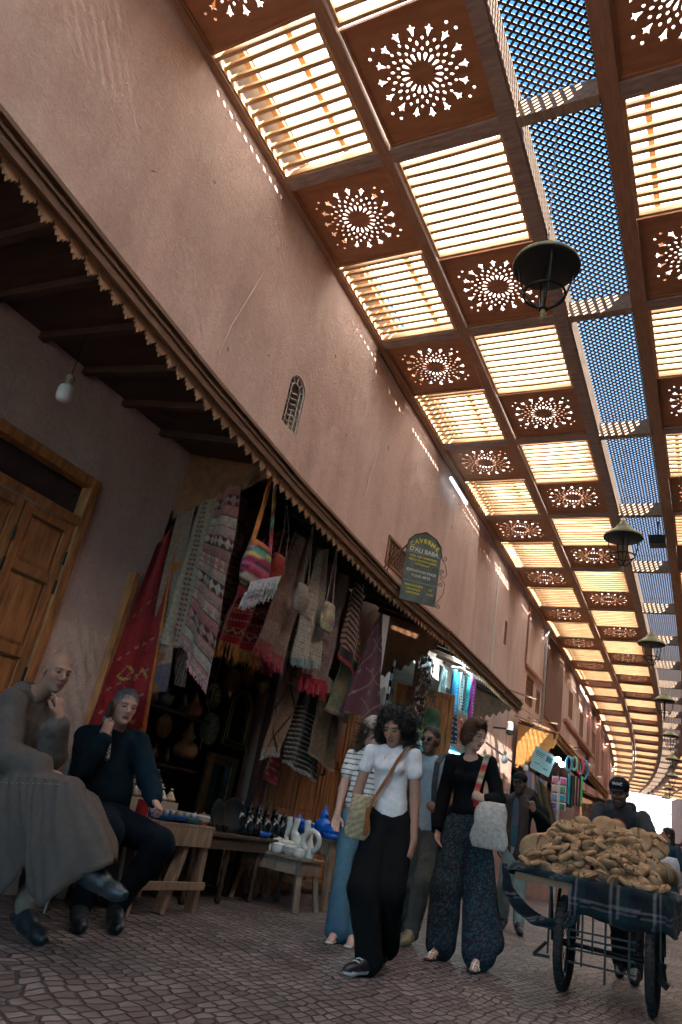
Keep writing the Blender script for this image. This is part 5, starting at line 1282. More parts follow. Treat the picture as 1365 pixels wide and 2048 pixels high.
def body(parent, J, skin,  lip=(.35,.13,.11), brow=(.03,.02,.015), hdir=(0,-1,0), hup=(0,0,1), hs=1., fem=False, beard=0, h=.009, hh=.0042, hand=None, beardcol=(.05,.04,.035), neckr=.05, fwd=(0,-1,0), feet=True, tw=1.):
    R = rotm(hdir, hup); hc = V3(J['head']); g = {k: V3(v) for k, v in J.items()}
    fb = unit(fwd)
    sm = (g['shR']+g['shL'])/2; hm = (g['hipR']+g['hipL'])/2
    B = [cone(g['neck'], sm*.6+g['neck']*.4-[0,0,.03], neckr, neckr*1.2, .03), cone(g['shR']-[0,0,.02], g['shL']-[0,0,.02], .034, .034, .03),
         cone(sm-[0,0,.06], g['waist'], .105*tw, .088*tw, .05, fb, 1.5), cone(g['waist'], hm, .088*tw, .10*tw, .05, fb, 1.35)]
    for s in 'RL':
        B += [cone(g['sh'+s]-[0,0,.012], g['el'+s], .040, .034, .02), cone(g['el'+s], g['wr'+s], .035, .023, .015)]
        B += [cone(g['hip'+s], g['kn'+s], .068, .048, .03), cone(g['kn'+s], g['an'+s], .052, .036, .02)]
        if feet:
            a_, t_ = g['an'+s], g['to'+s]; B += [cone(a_, a_*.45+t_*.55-[0,0,.004], .030, .026, .015), cone(a_*.4+t_*.6-[0,0,.004], t_-[0,0,.006], .033, .028, .01, (0,0,1), 1.7)]
            if feet == 'bare':
                dd = unit((t_-a_)*[1,1,0]); ss = np.array([dd[1], -dd[0], 0])
                for q_ in range(5): o_ = (q_-2)*.0115; B += [cone(t_+ss*o_-[0,0,.008], t_+ss*o_+dd*(.036-.004*abs(q_-1))-[0,0,.014], .0085, .007, .002)]
    F, lo = field(B, h); V, Q = nets(F, lo, h); Vs, Qs, n = [V], [Q], len(V)
    nb = hc+R@V3((0,-.022,-.085))*hs
    H = head_prims(hc, R, hs, fem)+[cone(hc+R@V3((0,-.015,-.05))*hs, nb, neckr*1.02, neckr, .025), cone(nb, g['neck']-[0,0,.03], neckr, neckr*1.1, .02)]
    F, lo = field(H, hh); V, Q = nets(F, lo, hh); Vs.append(V); Qs.append(Q+n); n += len(V)
    for s in 'RL':
        hd = (hand or {}).get(s, {})
        if hd is None: continue
        w = g['wr'+s]; d = hd.get('d', g['ha'+s]-w); pn = hd.get('n', (1 if s == 'R' else -1, 0, 0))
        hp = [cone(w-unit(w-g['el'+s])*.03, w, .0265, .024, .01)]+hand_prims(w, d, pn, hd.get('side', 1), hd.get('curl', .35), hd.get('thumb', .4), hd.get('s', 1.))
        F, lo = field(hp, hh*.8); V, Q = nets(F, lo, hh*.8); Vs.append(V); Qs.append(Q+n); n += len(V)
    V = np.concatenate(Vs); Q = np.concatenate(Qs)
    o = mesh_np('body', V, Q, lambda P: head_col(P, hc, R, hs, skin, lip, brow, beard, beardcol), SKINM, parent)
    return o, R, hc
def flatcol(c, var=0.): return lambda V: np.tile(np.array(c, 'f'), (len(V), 1))
def hairshell(parent, R, c, s, col, extra=(), front=True, thick=.008, h=.005, fold=.004, ff=160, cutz=None, name='hair', strands=1400, slen=.035, curl=0., lift=.25):
    t = lambda p: V3(c)+R@(V3(p)*s); E = lambda p, r, k=.02: ell(t(p), V3(r)*s, k*s, R)
    P = [E((0,-.020,.040),(.078+thick,.094+thick,.083+thick),.02), E((0,-.045,-.01),(.070+thick,.062+thick,.068),.03)]+[E(*e) for e in extra]
    P += [cut(E((0,.115,-.012),(.068,.080,.098),.012)), cut(E((0,.06,-.09),(.080,.10,.055),.012))]
    F, lo = field(P, h); V, Q = nets(F, lo, h); V = relax(V, Q, 1); N = vnormals(V, Q)
    V = V+N*(fold*(wob(V, ff, 3)+.6*wob(V, ff*2.3, 8)))[:, None]
    base = col(V) if callable(col) else np.tile(np.array(col, 'f'), (len(V), 1))
    if strands:
        rr = np.random.default_rng(11); L = (V-V3(c))@R/s
        ok = np.where(((V-V3(c))@R[:, 1] < .085*s))[0]; ix = rr.choice(ok, strands); v0, n0 = V[ix], N[ix]
        flow = -R[:, 2]*1.0-R[:, 1]*.35; fl = flow-n0*(n0@flow)[:, None]+rr.normal(size=(strands, 3))*(.25+curl); fl /= np.linalg.norm(fl, axis=1, keepdims=True)
        ln = slen*s*rr.uniform(.5, 1.2, strands)[:, None]; sd_ = np.cross(fl, n0); sd_ /= np.linalg.norm(sd_, axis=1, keepdims=True)+1e-9; w_ = .0016
        p1 = v0-n0*.002; bend_ = rr.normal(size=(strands, 3))*curl*.6; p2 = v0+fl*ln*.5+n0*(ln*lift*.5+.002); p3 = v0+(fl+bend_)*ln+n0*(ln*lift*(.2 if curl == 0 else 1))
        nv = len(V); SV = np.concatenate([p1-sd_*w_, p1+sd_*w_, p2-sd_*w_, p2+sd_*w_, p3-sd_*w_*.3, p3+sd_*w_*.3]); i_ = np.arange(strands)+nv; S_ = strands
        Q = np.concatenate([Q, np.stack([i_, i_+S_, i_+3*S_, i_+2*S_], 1), np.stack([i_+2*S_, i_+3*S_, i_+5*S_, i_+4*S_], 1)]); V = np.concatenate([V, SV])
        base = np.concatenate([base, np.tile(base[ix]*rr.uniform(.6, 1.9, (strands, 1)), (6, 1))])
    return mesh_np(name, V, Q, base, HAIRM, parent)
def person(label, loc, group=None):
    return thing('person', label, 'person', loc, group=group)
def glasses(parent, R, c, s, dark=False):
    mb = MB(); t = lambda p: Vector(V3(c)+R@(V3(p)*s))
    for sx in (-1, 1):
        pts = [t((sx*.033+.021*math.cos(a), .099-.004*abs(math.cos(a)), .001+.016*math.sin(a))) for a in np.linspace(0, 2*PI, 14)[:-1]]
        mb.tube(pts, .0028 if dark else .0014, 5, closed=True)
        mb.tube([t((sx*.054,.094,.006)), t((sx*.077,.05,.006)), t((sx*.083,-.01,.002))], .0028 if dark else .0014, 5)
        if dark: mb.add([p for p in pts], [tuple(range(len(pts)))])
    mb.tube([t((-.013,.100,.004)), t((0,.104,.007)), t((.013,.100,.004))], .0014, 5)
    o = mb.build('glasses', mat('glasses_black', (.01,.01,.01), .25, var=.05) if dark else mat('thin_gold', (.55,.42,.25), .3, .8)); return sub(o, parent)
def shoe(parent, an, to, col, sole=(.6,.58,.55), name='shoe', m=None, h=.006, w=1., sh=.012):
    a, t = V3(an), V3(to); d = t-a; d[2] = d[2]*.6; L = np.linalg.norm(d); d = unit(d)
    z = min(a[2], t[2]); heel = a-d*.05; heel[2] = a[2]-.035; toe = t+d*.02; toe[2] = t[2]-.002
    P = [cone(heel+[0,0,.01], toe*.35+heel*.65+[0,0,.012], .036*w, .042*w, .02), cone(toe*.35+heel*.65+[0,0,.01], toe*.85+heel*.15, .042*w, .036*w, .02), cone(toe*.8+heel*.2, toe, .036*w, .026*w, .02), cone(a+[0,0,.012], toe*.5+heel*.5+[0,0,.022], .046*w, .038*w, .03)]
    base = heel[2]-.030; tb = toe[2]-.026
    def cf(V):
        t_ = np.clip(((V-heel)@d)/(L+.07), 0, 1); zz = V[:, 2]-(base+(tb-base)*t_); o = np.tile(np.array(col, 'f'), (len(V), 1)); o[zz < sh] = sole; return o
    return sdf(name, P, h, cf, m or LEA, parent)
def sandal_feet(parent, body_skin): pass
def stripes(a, b, f, w, zc=0, axis=(0,0,1)):
    A = np.array(a, 'f'); B_ = np.array(b, 'f'); ax = V3(axis)
    return lambda V: np.where((((V@ax)*f+zc) % 1 < w)[:, None], B_, A)
def mid(a, b, t=.5): return V3(a)*(1-t)+V3(b)*t
# ================================================================== the people
PJ = {
'girl':{'head':(-2.002, 4.68, 1.46),'neck':(-2.023, 4.74, 1.337),'shR':(-2.177, 4.72, 1.303),'shL':(-1.865, 4.76, 1.316),'elR':(-2.226, 4.72, 1.024),'wrR':(-2.224, 4.66, 0.825),'haR':(-2.177, 4.62, 0.731),'elL':(-1.841, 4.8, 1.023),'wrL':(-1.808, 4.78, 0.784),'haL':(-1.808, 4.74, 0.644),'chest':(-2.004, 4.74, 1.181),'waist':(-1.995, 4.76, 0.969),'hipR':(-2.06, 4.75, 0.85),'hipL':(-1.914, 4.8, 0.862),'knR':(-2.03, 4.60, 0.46),'anR':(-1.951, 4.66, 0.085),'toR':(-2.003, 4.5, 0.035),'knL':(-1.90, 4.70, 0.483),'anL':(-2.02, 5.06, 0.13),'toL':(-2.01, 4.98, 0.05)},
'stripe':{'head':(-2.581, 5.6, 1.535),'neck':(-2.612, 5.66, 1.405),'shR':(-2.759, 5.64, 1.325),'shL':(-2.488, 5.7, 1.367),'elR':(-2.781, 5.6, 1.059),'wrR':(-2.753, 5.52, 0.86),'haR':(-2.738, 5.48, 0.761),'waist':(-2.635, 5.66, 1.007),'hipR':(-2.686, 5.64, 0.845),'hipL':(-2.567, 5.7, 0.849),'knR':(-2.65, 5.56, 0.437),'knL':(-2.574, 5.7, 0.438),'anR':(-2.59, 5.5, 0.081),'anL':(-2.502, 5.6, 0.075),'toR':(-2.571, 5.38, 0.033),'toL':(-2.447, 5.45, 0.030),'elL':(-2.381, 5.7, 1.106),'wrL':(-2.313, 5.6, 0.912),'haL':(-2.311, 5.6, 0.817)},
'glasses':{'head':(-2.378, 6.4, 1.624),'neck':(-2.385, 6.46, 1.485),'shR':(-2.529, 6.44, 1.418),'shL':(-2.231, 6.5, 1.443),'elR':(-2.582, 6.5, 1.125),'wrR':(-2.5, 6.4, 0.931),'haR':(-2.488, 6.4, 0.849),'elL':(-2.153, 6.5, 1.142),'wrL':(-2.196, 6.3, 1.045),'haL':(-2.251, 6.25, 1.094),'waist':(-2.364, 6.48, 0.988),'hipR':(-2.41, 6.46, 0.844),'hipL':(-2.278, 6.5, 0.855),'knR':(-2.457, 6.5, 0.439),'anR':(-2.547, 6.6, 0.083),'toR':(-2.57, 6.48, 0.034),'knL':(-2.267, 6.3, 0.466),'anL':(-2.314, 6.3, 0.084),'toL':(-2.298, 6.14, 0.037)},
'woman':{'head':(-1.848, 6.02, 1.665),'neck':(-1.885, 6.08, 1.52),'shR':(-2.033, 6.05, 1.438),'shL':(-1.724, 6.1, 1.465),'elR':(-2.083, 6.08, 1.152),'wrR':(-2.078, 6.0, 0.899),'haR':(-2.048, 5.95, 0.771),'elL':(-1.634, 6.1, 1.186),'wrL':(-1.680, 5.92, 1.163),'haL':(-1.76, 5.88, 1.187),'waist':(-1.88, 6.08, 1.101),'hipR':(-1.938, 6.06, 0.927),'hipL':(-1.80, 6.12, 0.93),'knR':(-1.956, 6.0, 0.485),'knL':(-1.726, 6.1, 0.5),'anR':(-1.954, 6.0, 0.075),'anL':(-1.660, 6.0, 0.080),'toR':(-1.973, 5.84, 0.030),'toL':(-1.635, 5.82, 0.032)},
'jacket':{'head':(-2.242, 9.3, 1.601),'neck':(-2.267, 9.36, 1.465),'shR':(-2.404, 9.34, 1.394),'shL':(-2.085, 9.4, 1.418),'elR':(-2.447, 9.36, 1.113),'wrR':(-2.421, 9.25, 0.864),'haR':(-2.407, 9.2, 0.768),'elL':(-1.935, 9.35, 1.186),'wrL':(-2.015, 9.15, 1.303),'haL':(-2.047, 9.12, 1.401),'waist':(-2.261, 9.38, 0.987),'hipR':(-2.303, 9.36, 0.833),'hipL':(-2.192, 9.42, 0.855),'knR':(-2.318, 9.25, 0.445),'knL':(-2.179, 9.35, 0.457),'anR':(-2.337, 9.35, 0.094),'anL':(-2.119, 9.2, 0.085),'toR':(-2.309, 9.2, 0.036),'toL':(-2.055, 9.03, 0.036)},
'pusher':{'head':(-0.861, 7.3, 1.482),'neck':(-0.864, 7.42, 1.379),'shR':(-1.033, 7.4, 1.312),'shL':(-0.672, 7.45, 1.297),'elR':(-1.055, 7.2, 1.073),'wrR':(-0.941, 6.95, 0.918),'elL':(-0.569, 7.2, 1.081),'wrL':(-0.591, 6.95, 0.938),'haR':(-0.922, 6.9, 0.876),'haL':(-0.592, 6.9, 0.905),'waist':(-0.852, 7.75, 1.046),'hipR':(-0.925, 7.8, 0.886),'hipL':(-0.79, 7.85, 0.883),'knR':(-0.887, 7.6, 0.477),'knL':(-0.762, 7.8, 0.47),'anR':(-0.879, 7.75, 0.091),'anL':(-0.728, 7.45, 0.083),'toR':(-0.868, 7.59, 0.038),'toL':(-0.718, 7.29, 0.038)},
'robe':{'head':(-3.582, 3.1, 1.345),'neck':(-3.726, 3.12, 1.213),'shR':(-3.714, 2.98, 1.116),'shL':(-3.824, 3.26, 1.138),'elR':(-3.561, 2.93, 0.832),'wrR':(-3.33, 3.0, 0.798),'haR':(-3.253, 3.06, 0.787),'elL':(-3.52, 3.2, 0.875),'wrL':(-3.43, 3.09, 1.088),'haL':(-3.466, 3.1, 1.177),'waist':(-3.808, 3.14, 0.812),'hipR':(-3.762, 3.05, 0.611),'hipL':(-3.84, 3.25, 0.611),'knR':(-3.12, 2.98, 0.706),'anR':(-2.80, 3.0, 0.385),'toR':(-2.57, 3.0, 0.332),'knL':(-3.392, 3.2, 0.547),'anL':(-3.247, 3.1, 0.105),'toL':(-3.03, 3.05, 0.043)},
'navy':{'head':(-3.727, 3.9, 1.286),'neck':(-3.81, 3.95, 1.149),'shR':(-3.949, 3.85, 1.047),'shL':(-3.723, 4.12, 1.072),'elR':(-3.742, 3.69, 0.845),'wrR':(-3.668, 3.735, 1.045),'haR':(-3.628, 3.78, 1.143),'elL':(-3.51, 4.09, 0.846),'wrL':(-3.318, 3.97, 0.731),'haL':(-3.225, 3.92, 0.703),'waist':(-3.811, 4.0, 0.737),'hipR':(-3.821, 3.93, 0.574),'hipL':(-3.783, 4.1, 0.574),'knR':(-3.304, 3.62, 0.517),'anR':(-3.37, 3.62, 0.093),'toR':(-3.203, 3.5, 0.045),'knL':(-3.152, 3.93, 0.499),'anL':(-3.323, 3.87, 0.095),'toL':(-3.134, 3.72, 0.043)},
}
def G(n): return {k: V3(v) for k, v in PJ[n].items()}
def sleeve(J, s, r0, r1, r2, t=1., k=.02): # whole sleeve to fraction t of forearm
    return [cone(J['sh'+s], J['el'+s], r0, r1, k), cone(J['el'+s], mid(J['el'+s], J['wr'+s], t), r1, r2, k)]
def trunk(J, fb, r=.135, rw=.12, rh=.14, sq=1.45, hem=0., k=.05):
    sm = (J['shR']+J['shL'])/2; hm = (J['hipR']+J['hipL'])/2
    return [cone(J['shR']-[0,0,.01], J['shL']-[0,0,.01], .046, .046, .03), cone(J['neck']-[0,0,.04], sm-[0,0,.02], .06, .075, .04), cone(sm-[0,0,.07], J['waist'], r, rw, k, fb, sq), cone(J['waist'], mid(J['waist'], hm, hem), rw, rh, k, fb, sq*.93)]
def planecut(c, r): return cut(ell(c, r, .006))

# 1 --- young woman in white tee
J = G('girl'); p = person('young woman with curly black hair in a white tee and loose black trousers', (J['toR'][0], 4.7, 0))
SK1 = (.42,.215,.145)
b, R, hc = body(p, J, SK1, hdir=(.02,-1,-.42), hs=.98, fem=True, hand={'R':dict(n=(1,-.2,.2),side=-1,curl=.55,thumb=.7),'L':dict(n=(-1,0,0),side=1,curl=.4,thumb=.5)}, neckr=.043)
sm = (J['shR']+J['shL'])/2
tee = trunk(J, (0,1,0), .122, .104, .112, 1.35, .42)+[ell(J['chest']+[-.05,-.075,.03],(.055,.05,.05),.04), ell(J['chest']+[.055,-.07,.03],(.055,.05,.05),.04)]
for s in 'RL': tee += [cone(J['sh'+s]-[0,0,.008], mid(J['sh'+s], J['el'+s], .42), .044, .049, .012)]
tee += [planecut(J['neck']+[0,-.015,.05], (.060,.065,.052))]
sdf('t_shirt', tee, .0065, flatcol((.82,.76,.75)), CLM, p, fold=.004, ff=34, seed=2)
def trous(J, rh, rk, ra, k=.03, n=(0,1,0), s=1.15, hem=1., drop=0.): 
    P = [cone(J['waist']-[0,0,.03], (J['hipR']+J['hipL'])/2, rh*1.12, rh*1.35, .05, n, 1.35)]
    for q in 'RL': e = mid(J['kn'+q], J['an'+q], hem); P += [cone(J['hip'+q], J['kn'+q], rh, rk, k, n, s), cone(J['kn'+q], e, rk, ra, k, n, s)]
    return P
tr = trous(J, .098, .098, .088)
sdf('trousers', tr, .0085, flatcol((.009,.0085,.009)), CLM, p, fold=.009, ff=26, seed=4, stretchz=.6)
tt = MB()
def curly(V): 
    return np.tile(np.array((.012,.009,.008), 'f'), (len(V), 1))
rg = np.random.default_rng(5); ex = []
for k in range(120):
    th, ph_ = rg.uniform(0, 2*PI), rg.uniform(-.9, 1.45); r_ = np.array([.118*math.cos(th)*math.cos(ph_), .112*math.sin(th)*math.cos(ph_)-.03, .115*math.sin(ph_)+.01])
    if r_[1] > .045 and abs(r_[0]) < .06 and r_[2] < .085: continue
    if ph_ < 0: r_[0] *= 1.08; r_[2] -= .03
    ex.append(((r_[0], r_[1], r_[2]), (rg.uniform(.02,.034),)*3, .012))
hairshell(p, R, hc, 1, curly, ex, thick=.010, h=.0058, fold=.006, ff=230, strands=5000, slen=.026, curl=1.0, lift=.45)
glasses(p, R, hc, .98)
shoe(p, J['anR'], J['toR'], (.015,.016,.02), (.72,.70,.68), sh=.022); shoe(p, J['anL'], J['toL'], (.015,.016,.02), (.6,.58,.55))
lc = MB()
for k in range(4): a = mid(J['anR'], J['toR'], .35+.15*k); lc.tube([a+[-.022,-.01,.035-.006*k], a+[.0,-.016,.043-.006*k], a+[.022,-.01,.035-.006*k]], .004, 5)
sub(lc.build('laces', mat('white_lace', (.7,.69,.67), .8)), p)
nk = MB(); nk.tube([J['neck']+[-.05,-.05,.0], J['neck']+[-.03,-.085,-.05], J['neck']+[-.005,-.10,-.075], J['neck']+[.02,-.09,-.05], J['neck']+[.05,-.05,.0]], .0016, 5); nk.ball(J['neck']+[-.005,-.105,-.082], .005, 8, 6); sub(nk.build('necklace', mat('thin_gold')), p)
# straw cross body bag (held, a thing of its own)
def straw(u, t): return (.52,.42,.27) if (int(u*26)+int(t*16)) % 2 else (.33,.25,.14)
sb = bagmesh((-2.125,4.585,.865), .15, .27, .07, straw, dirv=(.8,.5,0)); sb.name = 'straw_bag'; tag(sb, 'woven straw cross body bag with tan strap worn by the woman in the white tee', 'bag')
band('strap', [(-2.075,4.60,.93),(-2.04,4.62,1.02),(-1.975,4.615,1.14),(-1.93,4.625,1.25),(-1.895,4.665,1.34),(-1.885,4.74,1.368),(-1.90,4.82,1.33)], .022, .006, lambda i: (.28,.10,.035), sb, wd=(1,0,.6))
band('tassel', [(-2.065,4.57,.93),(-2.055,4.555,.84),(-2.06,4.56,.76)], .03, .006, lambda i: (.26,.09,.03), sb, wd=(1,0,0))

# 2 --- woman in striped top, cap and flared jeans
J = G('stripe'); p = person('woman in a pale cap, striped top and flared blue jeans behind the white tee', (-2.6, 5.6, 0))
SK2 = (.58,.34,.26)
b, R, hc = body(p, J, SK2, feet='bare', hdir=(.85,-.5,-.12), hs=1., fem=True, hand={'R':dict(n=(.6,-.6,0),side=-1,curl=.35,thumb=.3),'L':dict(n=(-1,0,0),side=1)}, neckr=.043)
top = trunk(J, (0,1,0), .125, .108, .125, 1.4, .1)
for s in 'RL': top += [cone(J['sh'+s], mid(J['sh'+s], J['el'+s], .5), .054, .057, .02)]
sdf('striped_top', top, .008, stripes((.78,.73,.70), (.03,.03,.035), 24, .22), CLM, p, fold=.004, ff=30, seed=6)
jn = trous(J, .088, .066, .095, s=1.1)
def jean(V): 
    w_ = (.5+.5*wob(V, 9, 8))[:, None]; z = np.clip((V[:, 2:3]-.1)/.8, 0, 1); return np.array((.045,.10,.14), 'f')*(1-z)+np.array((.13,.22,.27), 'f')*z*(.7+.5*w_)+np.array((.01,.02,.03),'f')
sdf('jeans', jn, .0085, jean, CLM, p, fold=.006, ff=26, seed=9, stretchz=.7)
def brown(V): return np.array((.06,.033,.02), 'f')*(1+.5*wob(V, 60, 3)[:, None])
ex = [((.01,-.10,-.06),(.055,.05,.07),.03), ((.0,-.12,-.13),(.055,.045,.07),.03), ((.02,-.11,-.20),(.045,.04,.06),.03)]
hairshell(p, R, hc, 1, brown, ex, fold=.008, ff=130, strands=3000, slen=.05, curl=.5)
def capmesh(p, R, c, col, s=1., brim=True, name='cap', back=False):
    t = lambda q: V3(c)+R@(V3(q)*s); E = lambda q, r, k=.01: ell(t(q), V3(r)*s, k*s, R)
    P = [E((0,-.014,.052),(.089,.105,.082)), cut(E((0,-.01,-.045),(.14,.16,.072),.006))]
    if brim: P += [E((0,.125,.036),(.066,.060,.007),.014)]
    return sdf(name, P, .0055, col, CLM, p, fold=.001)
capmesh(p, R, hc, flatcol((.50,.42,.38)))
for s in 'RL': 
    a, t_ = J['an'+s], J['to'+s]; sdf('sandal', [cone(a+[0,.03,-.062], t_+[0,-.03,-.024], .034, .036, .01, (0,0,1), 3.2)], .006, flatcol((.5,.42,.38)), LEA, p)

# 3 --- man in sunglasses
J = G('glasses'); p = person('man in dark sunglasses, grey blue T-shirt and grey cargo trousers', (-2.4, 6.4, 0))
b, R, hc = body(p, J, (.22,.115,.075), hdir=(-.05,-1,-.12), beard=.35, hand={'L':dict(d=(-.75,0,.25),n=(0,1,-.2),side=1,curl=1.15,thumb=.9),'R':dict(n=(1,0,0),side=-1,curl=.5)})
ts = trunk(J, (0,1,0), .145, .125, .135, 1.45, .6)
for s in 'RL': ts += [cone(J['sh'+s], mid(J['sh'+s], J['el'+s], .62), .060, .062, .02)]
ts += [planecut(J['neck']+[0,-.02,.05], (.066,.075,.058))]
sdf('t_shirt', ts, .008, flatcol((.32,.39,.43)), CLM, p, fold=.005, ff=26, seed=12)
sdf('cargo_trousers', trous(J, .094, .078, .066), .0085, flatcol((.085,.085,.078)), CLM, p, fold=.009, ff=30, seed=13, stretchz=.8)
hairshell(p, R, hc, 1, flatcol((.02,.016,.014)), (), thick=.002, fold=.001, slen=.008)
glasses(p, R, hc, 1., True)
for s in 'RL': shoe(p, J['an'+s], J['to'+s], (.30,.22,.13), (.42,.33,.22), sh=.016)
bp_ = bagmesh((-2.36,6.68,1.25), .32, .46, .20, lambda u,t: (.03,.04,.045), dirv=(1,0,0)); bp_.name = 'backpack'; tag(bp_, 'dark backpack worn by the man in sunglasses, its strap over his shoulder', 'backpack')
for x0 in (-2.27, -2.49): band('strap', [(x0,6.62,1.46),(x0,6.5,1.525),(x0-.0,6.36,1.43),(x0+.015,6.30,1.25),(x0+.03,6.33,1.0),(x0+.03,6.4,.86)], .05, .014, lambda i: (.035,.045,.055), bp_, wd=(1,0,0))

# 4 --- woman in black top and patterned wide trousers
J = G('woman'); p = person('woman with short brown hair in a black top and wide teal patterned trousers', (-1.85, 6.05, 0))
b, R, hc = body(p, J, (.56,.32,.24), feet='bare', hdir=(.86,-.5,-.30), fem=True, hand={'R':dict(n=(1,-.3,0),side=-1,curl=.3,thumb=.3),'L':dict(d=(-.9,-.15,.25),n=(0,.9,-.4),side=1,curl=1.0,thumb=.8)}, neckr=.045)
bt_ = trunk(J, (0,1,0), .135, .112, .125, 1.4, .15)+[ell(mid((J['shR']+J['shL'])/2,J['waist'],.42)+V3((-.055,-.07,0)),(.055,.05,.055),.04), ell(mid((J['shR']+J['shL'])/2,J['waist'],.42)+V3((.055,-.07,0)),(.055,.05,.055),.04)]
bt_ += sleeve(J, 'R', .058, .058, .050, .95)+sleeve(J, 'L', .058, .060, .045, .9)+[planecut(J['neck']+[.01,-.06,.0], (.075,.085,.088))]
sdf('black_top', bt_, .007, flatcol((.008,.008,.009)), CLM, p, fold=.005, ff=26, seed=15)
wt = [cone(J['waist']-[0,0,.02], (J['hipR']+J['hipL'])/2, .118, .155, .05, (0,1,0), 1.35)]
for q, e in (('R', .115), ('L', .125)): wt += [cone(J['hip'+q], J['kn'+q], .112, .120, .03, (0,1,0), 1.25), cone(J['kn'+q], mid(J['kn'+q], J['an'+q], .93), .120, e, .03, (0,1,0), 1.25)]
wt += [cone(J['hipL']+[.05,.02,-.1], J['anL']+[.09,.05,.12], .07, .075, .05, (0,1,0), 1.2)]
def paisley(V):
    q = V*np.array([1,1,1.]); a = wob(q, 190, 21); b_ = wob(q[:, [1,2,0]], 230, 22); base = np.tile(np.array((.02,.028,.036), 'f'), (len(V), 1))
    base[(a > .12) & (a < .30)] = (.045,.105,.125); base[(b_ > .22)] = (.055,.022,.034); base[(a < -.30)] = (.035,.075,.09); return base
sdf('wide_trousers', wt, .0052, paisley, CLM, p, fold=.011, ff=22, seed=17, stretchz=.25)
ex = [((-.052,-.02,-.02),(.038,.06,.07),.03), ((.052,-.02,-.02),(.038,.06,.07),.03), ((0,-.07,-.04),(.07,.05,.06),.03), ((.02,.05,.108),(.06,.045,.028),.02)]
hairshell(p, R, hc, 1, lambda V: np.array((.085,.035,.018), 'f')*(1+.4*wob(V, 50, 3)[:, None]), ex, thick=.010, fold=.005, ff=110, strands=3000, slen=.05)
glasses(p, R, hc, 1.)
for s in 'RL':
    a, t_ = J['an'+s], J['to'+s]; sdf('sandal', [cone(a+[0,.03,-.058], t_+[0,-.03,-.024], .034, .038, .01, (0,0,1), 3.2)], .006, flatcol((.01,.01,.01)), LEA, p)
    q = MB(); q.tube([t_+[-.036,.03,-.015], t_+[-.02,.035,.020], t_+[0,.0,.022], t_+[.02,.035,.020], t_+[.036,.03,-.015]], .004, 5); q.tube([t_+[0,-.03,-.005], t_+[0,.0,.026], t_+[0,.07,.046]], .004, 5); sub(q.build('sandal_strap', LEA, colors=True), p)
def totec(u, t):
    if .30 < t < .62 and .62 < u < .80: return (.55,.28,.04) if t > .42 else (.45,.03,.03)
    return (.55,.49,.43)
tb = bagmesh((-1.635,5.93,.985), .28, .34, .10, totec, dirv=(1,.1,0)); tb.name = 'tote_bag'; tag(tb, 'cream cloth tote with orange and red motif carried by the woman in black', 'bag')
fl = lambda i: ((.45,.05,.06),(.5,.33,.16),(.15,.18,.14),(.5,.42,.3),(.35,.05,.05))[i%5]
band('strap', [(-1.74,6.14,1.49),(-1.735,6.10,1.525),(-1.735,6.03,1.50)]+[(-1.738-.025*k/8,6.0-.08*k/8,1.45-.24*k/8) for k in range(9)]+[(-1.755,5.90,1.15)], .045, .008, fl, tb, wd=(1,0,0))
band('strap', [(-1.755,5.90,1.15),(-1.752,5.905,1.10)], .045, .008, lambda i:(.5,.02,.03), tb, wd=(1,0,0))

# 5 --- man with cap and black jacket
J = G('jacket'); p = person('man in a black cap, open dark jacket, denim shirt and pale blue jeans', (-2.25, 9.3, 0))
b, R, hc = body(p, J, (.25,.13,.09), hdir=(0,-1,-.15), beard=.5, h=.011, hh=.0055, hand={'L':dict(d=(-.3,-.2,.9),n=(-.5,.8,0),side=1,curl=1.2,thumb=.8),'R':dict(n=(1,0,0),side=-1)})
fb = (0,1,0)
sdf('denim_shirt', trunk(J, fb, .14, .125, .13, 1.4, .75), .01, lambda V: np.where(V[:, 2:3] < 1.12, np.array((.05,.13,.18)), np.array((.10,.14,.18))), CLM, p, fold=.004, ff=26, seed=31)
def jk(V): return np.where((np.abs(V[:, 0:1]+2.255) < .15) & (V[:, 1:2] < 9.36), np.array((.075,.06,.055)), np.array((.010,.012,.014)))
jj = trunk(J, fb, .165, .155, .165, 1.4, 1.05)+sleeve(J, 'R', .07, .065, .05, .95)+sleeve(J, 'L', .075, .075, .055, .85)+[cut(ell((-2.262,9.18,1.13),(.060,.16,.42),.01)), cone((-1.98,9.42,1.3),(-1.93,9.42,1.0),.09,.07,.05)]
sdf('jacket', jj, .01, jk, CLM, p, fold=.006, ff=24, seed=32)
sdf('jeans', trous(J, .095, .08, .06), .01, flatcol((.20,.30,.32)), CLM, p, fold=.009, ff=28, seed=33)
capmesh(p, R, hc, flatcol((.015,.016,.018)))
for s in 'RL': shoe(p, J['an'+s], J['to'+s], (.02,.03,.035), (.03,.03,.03), h=.008)
hairshell(p, R, hc, 1, flatcol((.02,.018,.016)), (), thick=.003, fold=.001, h=.007, strands=0)

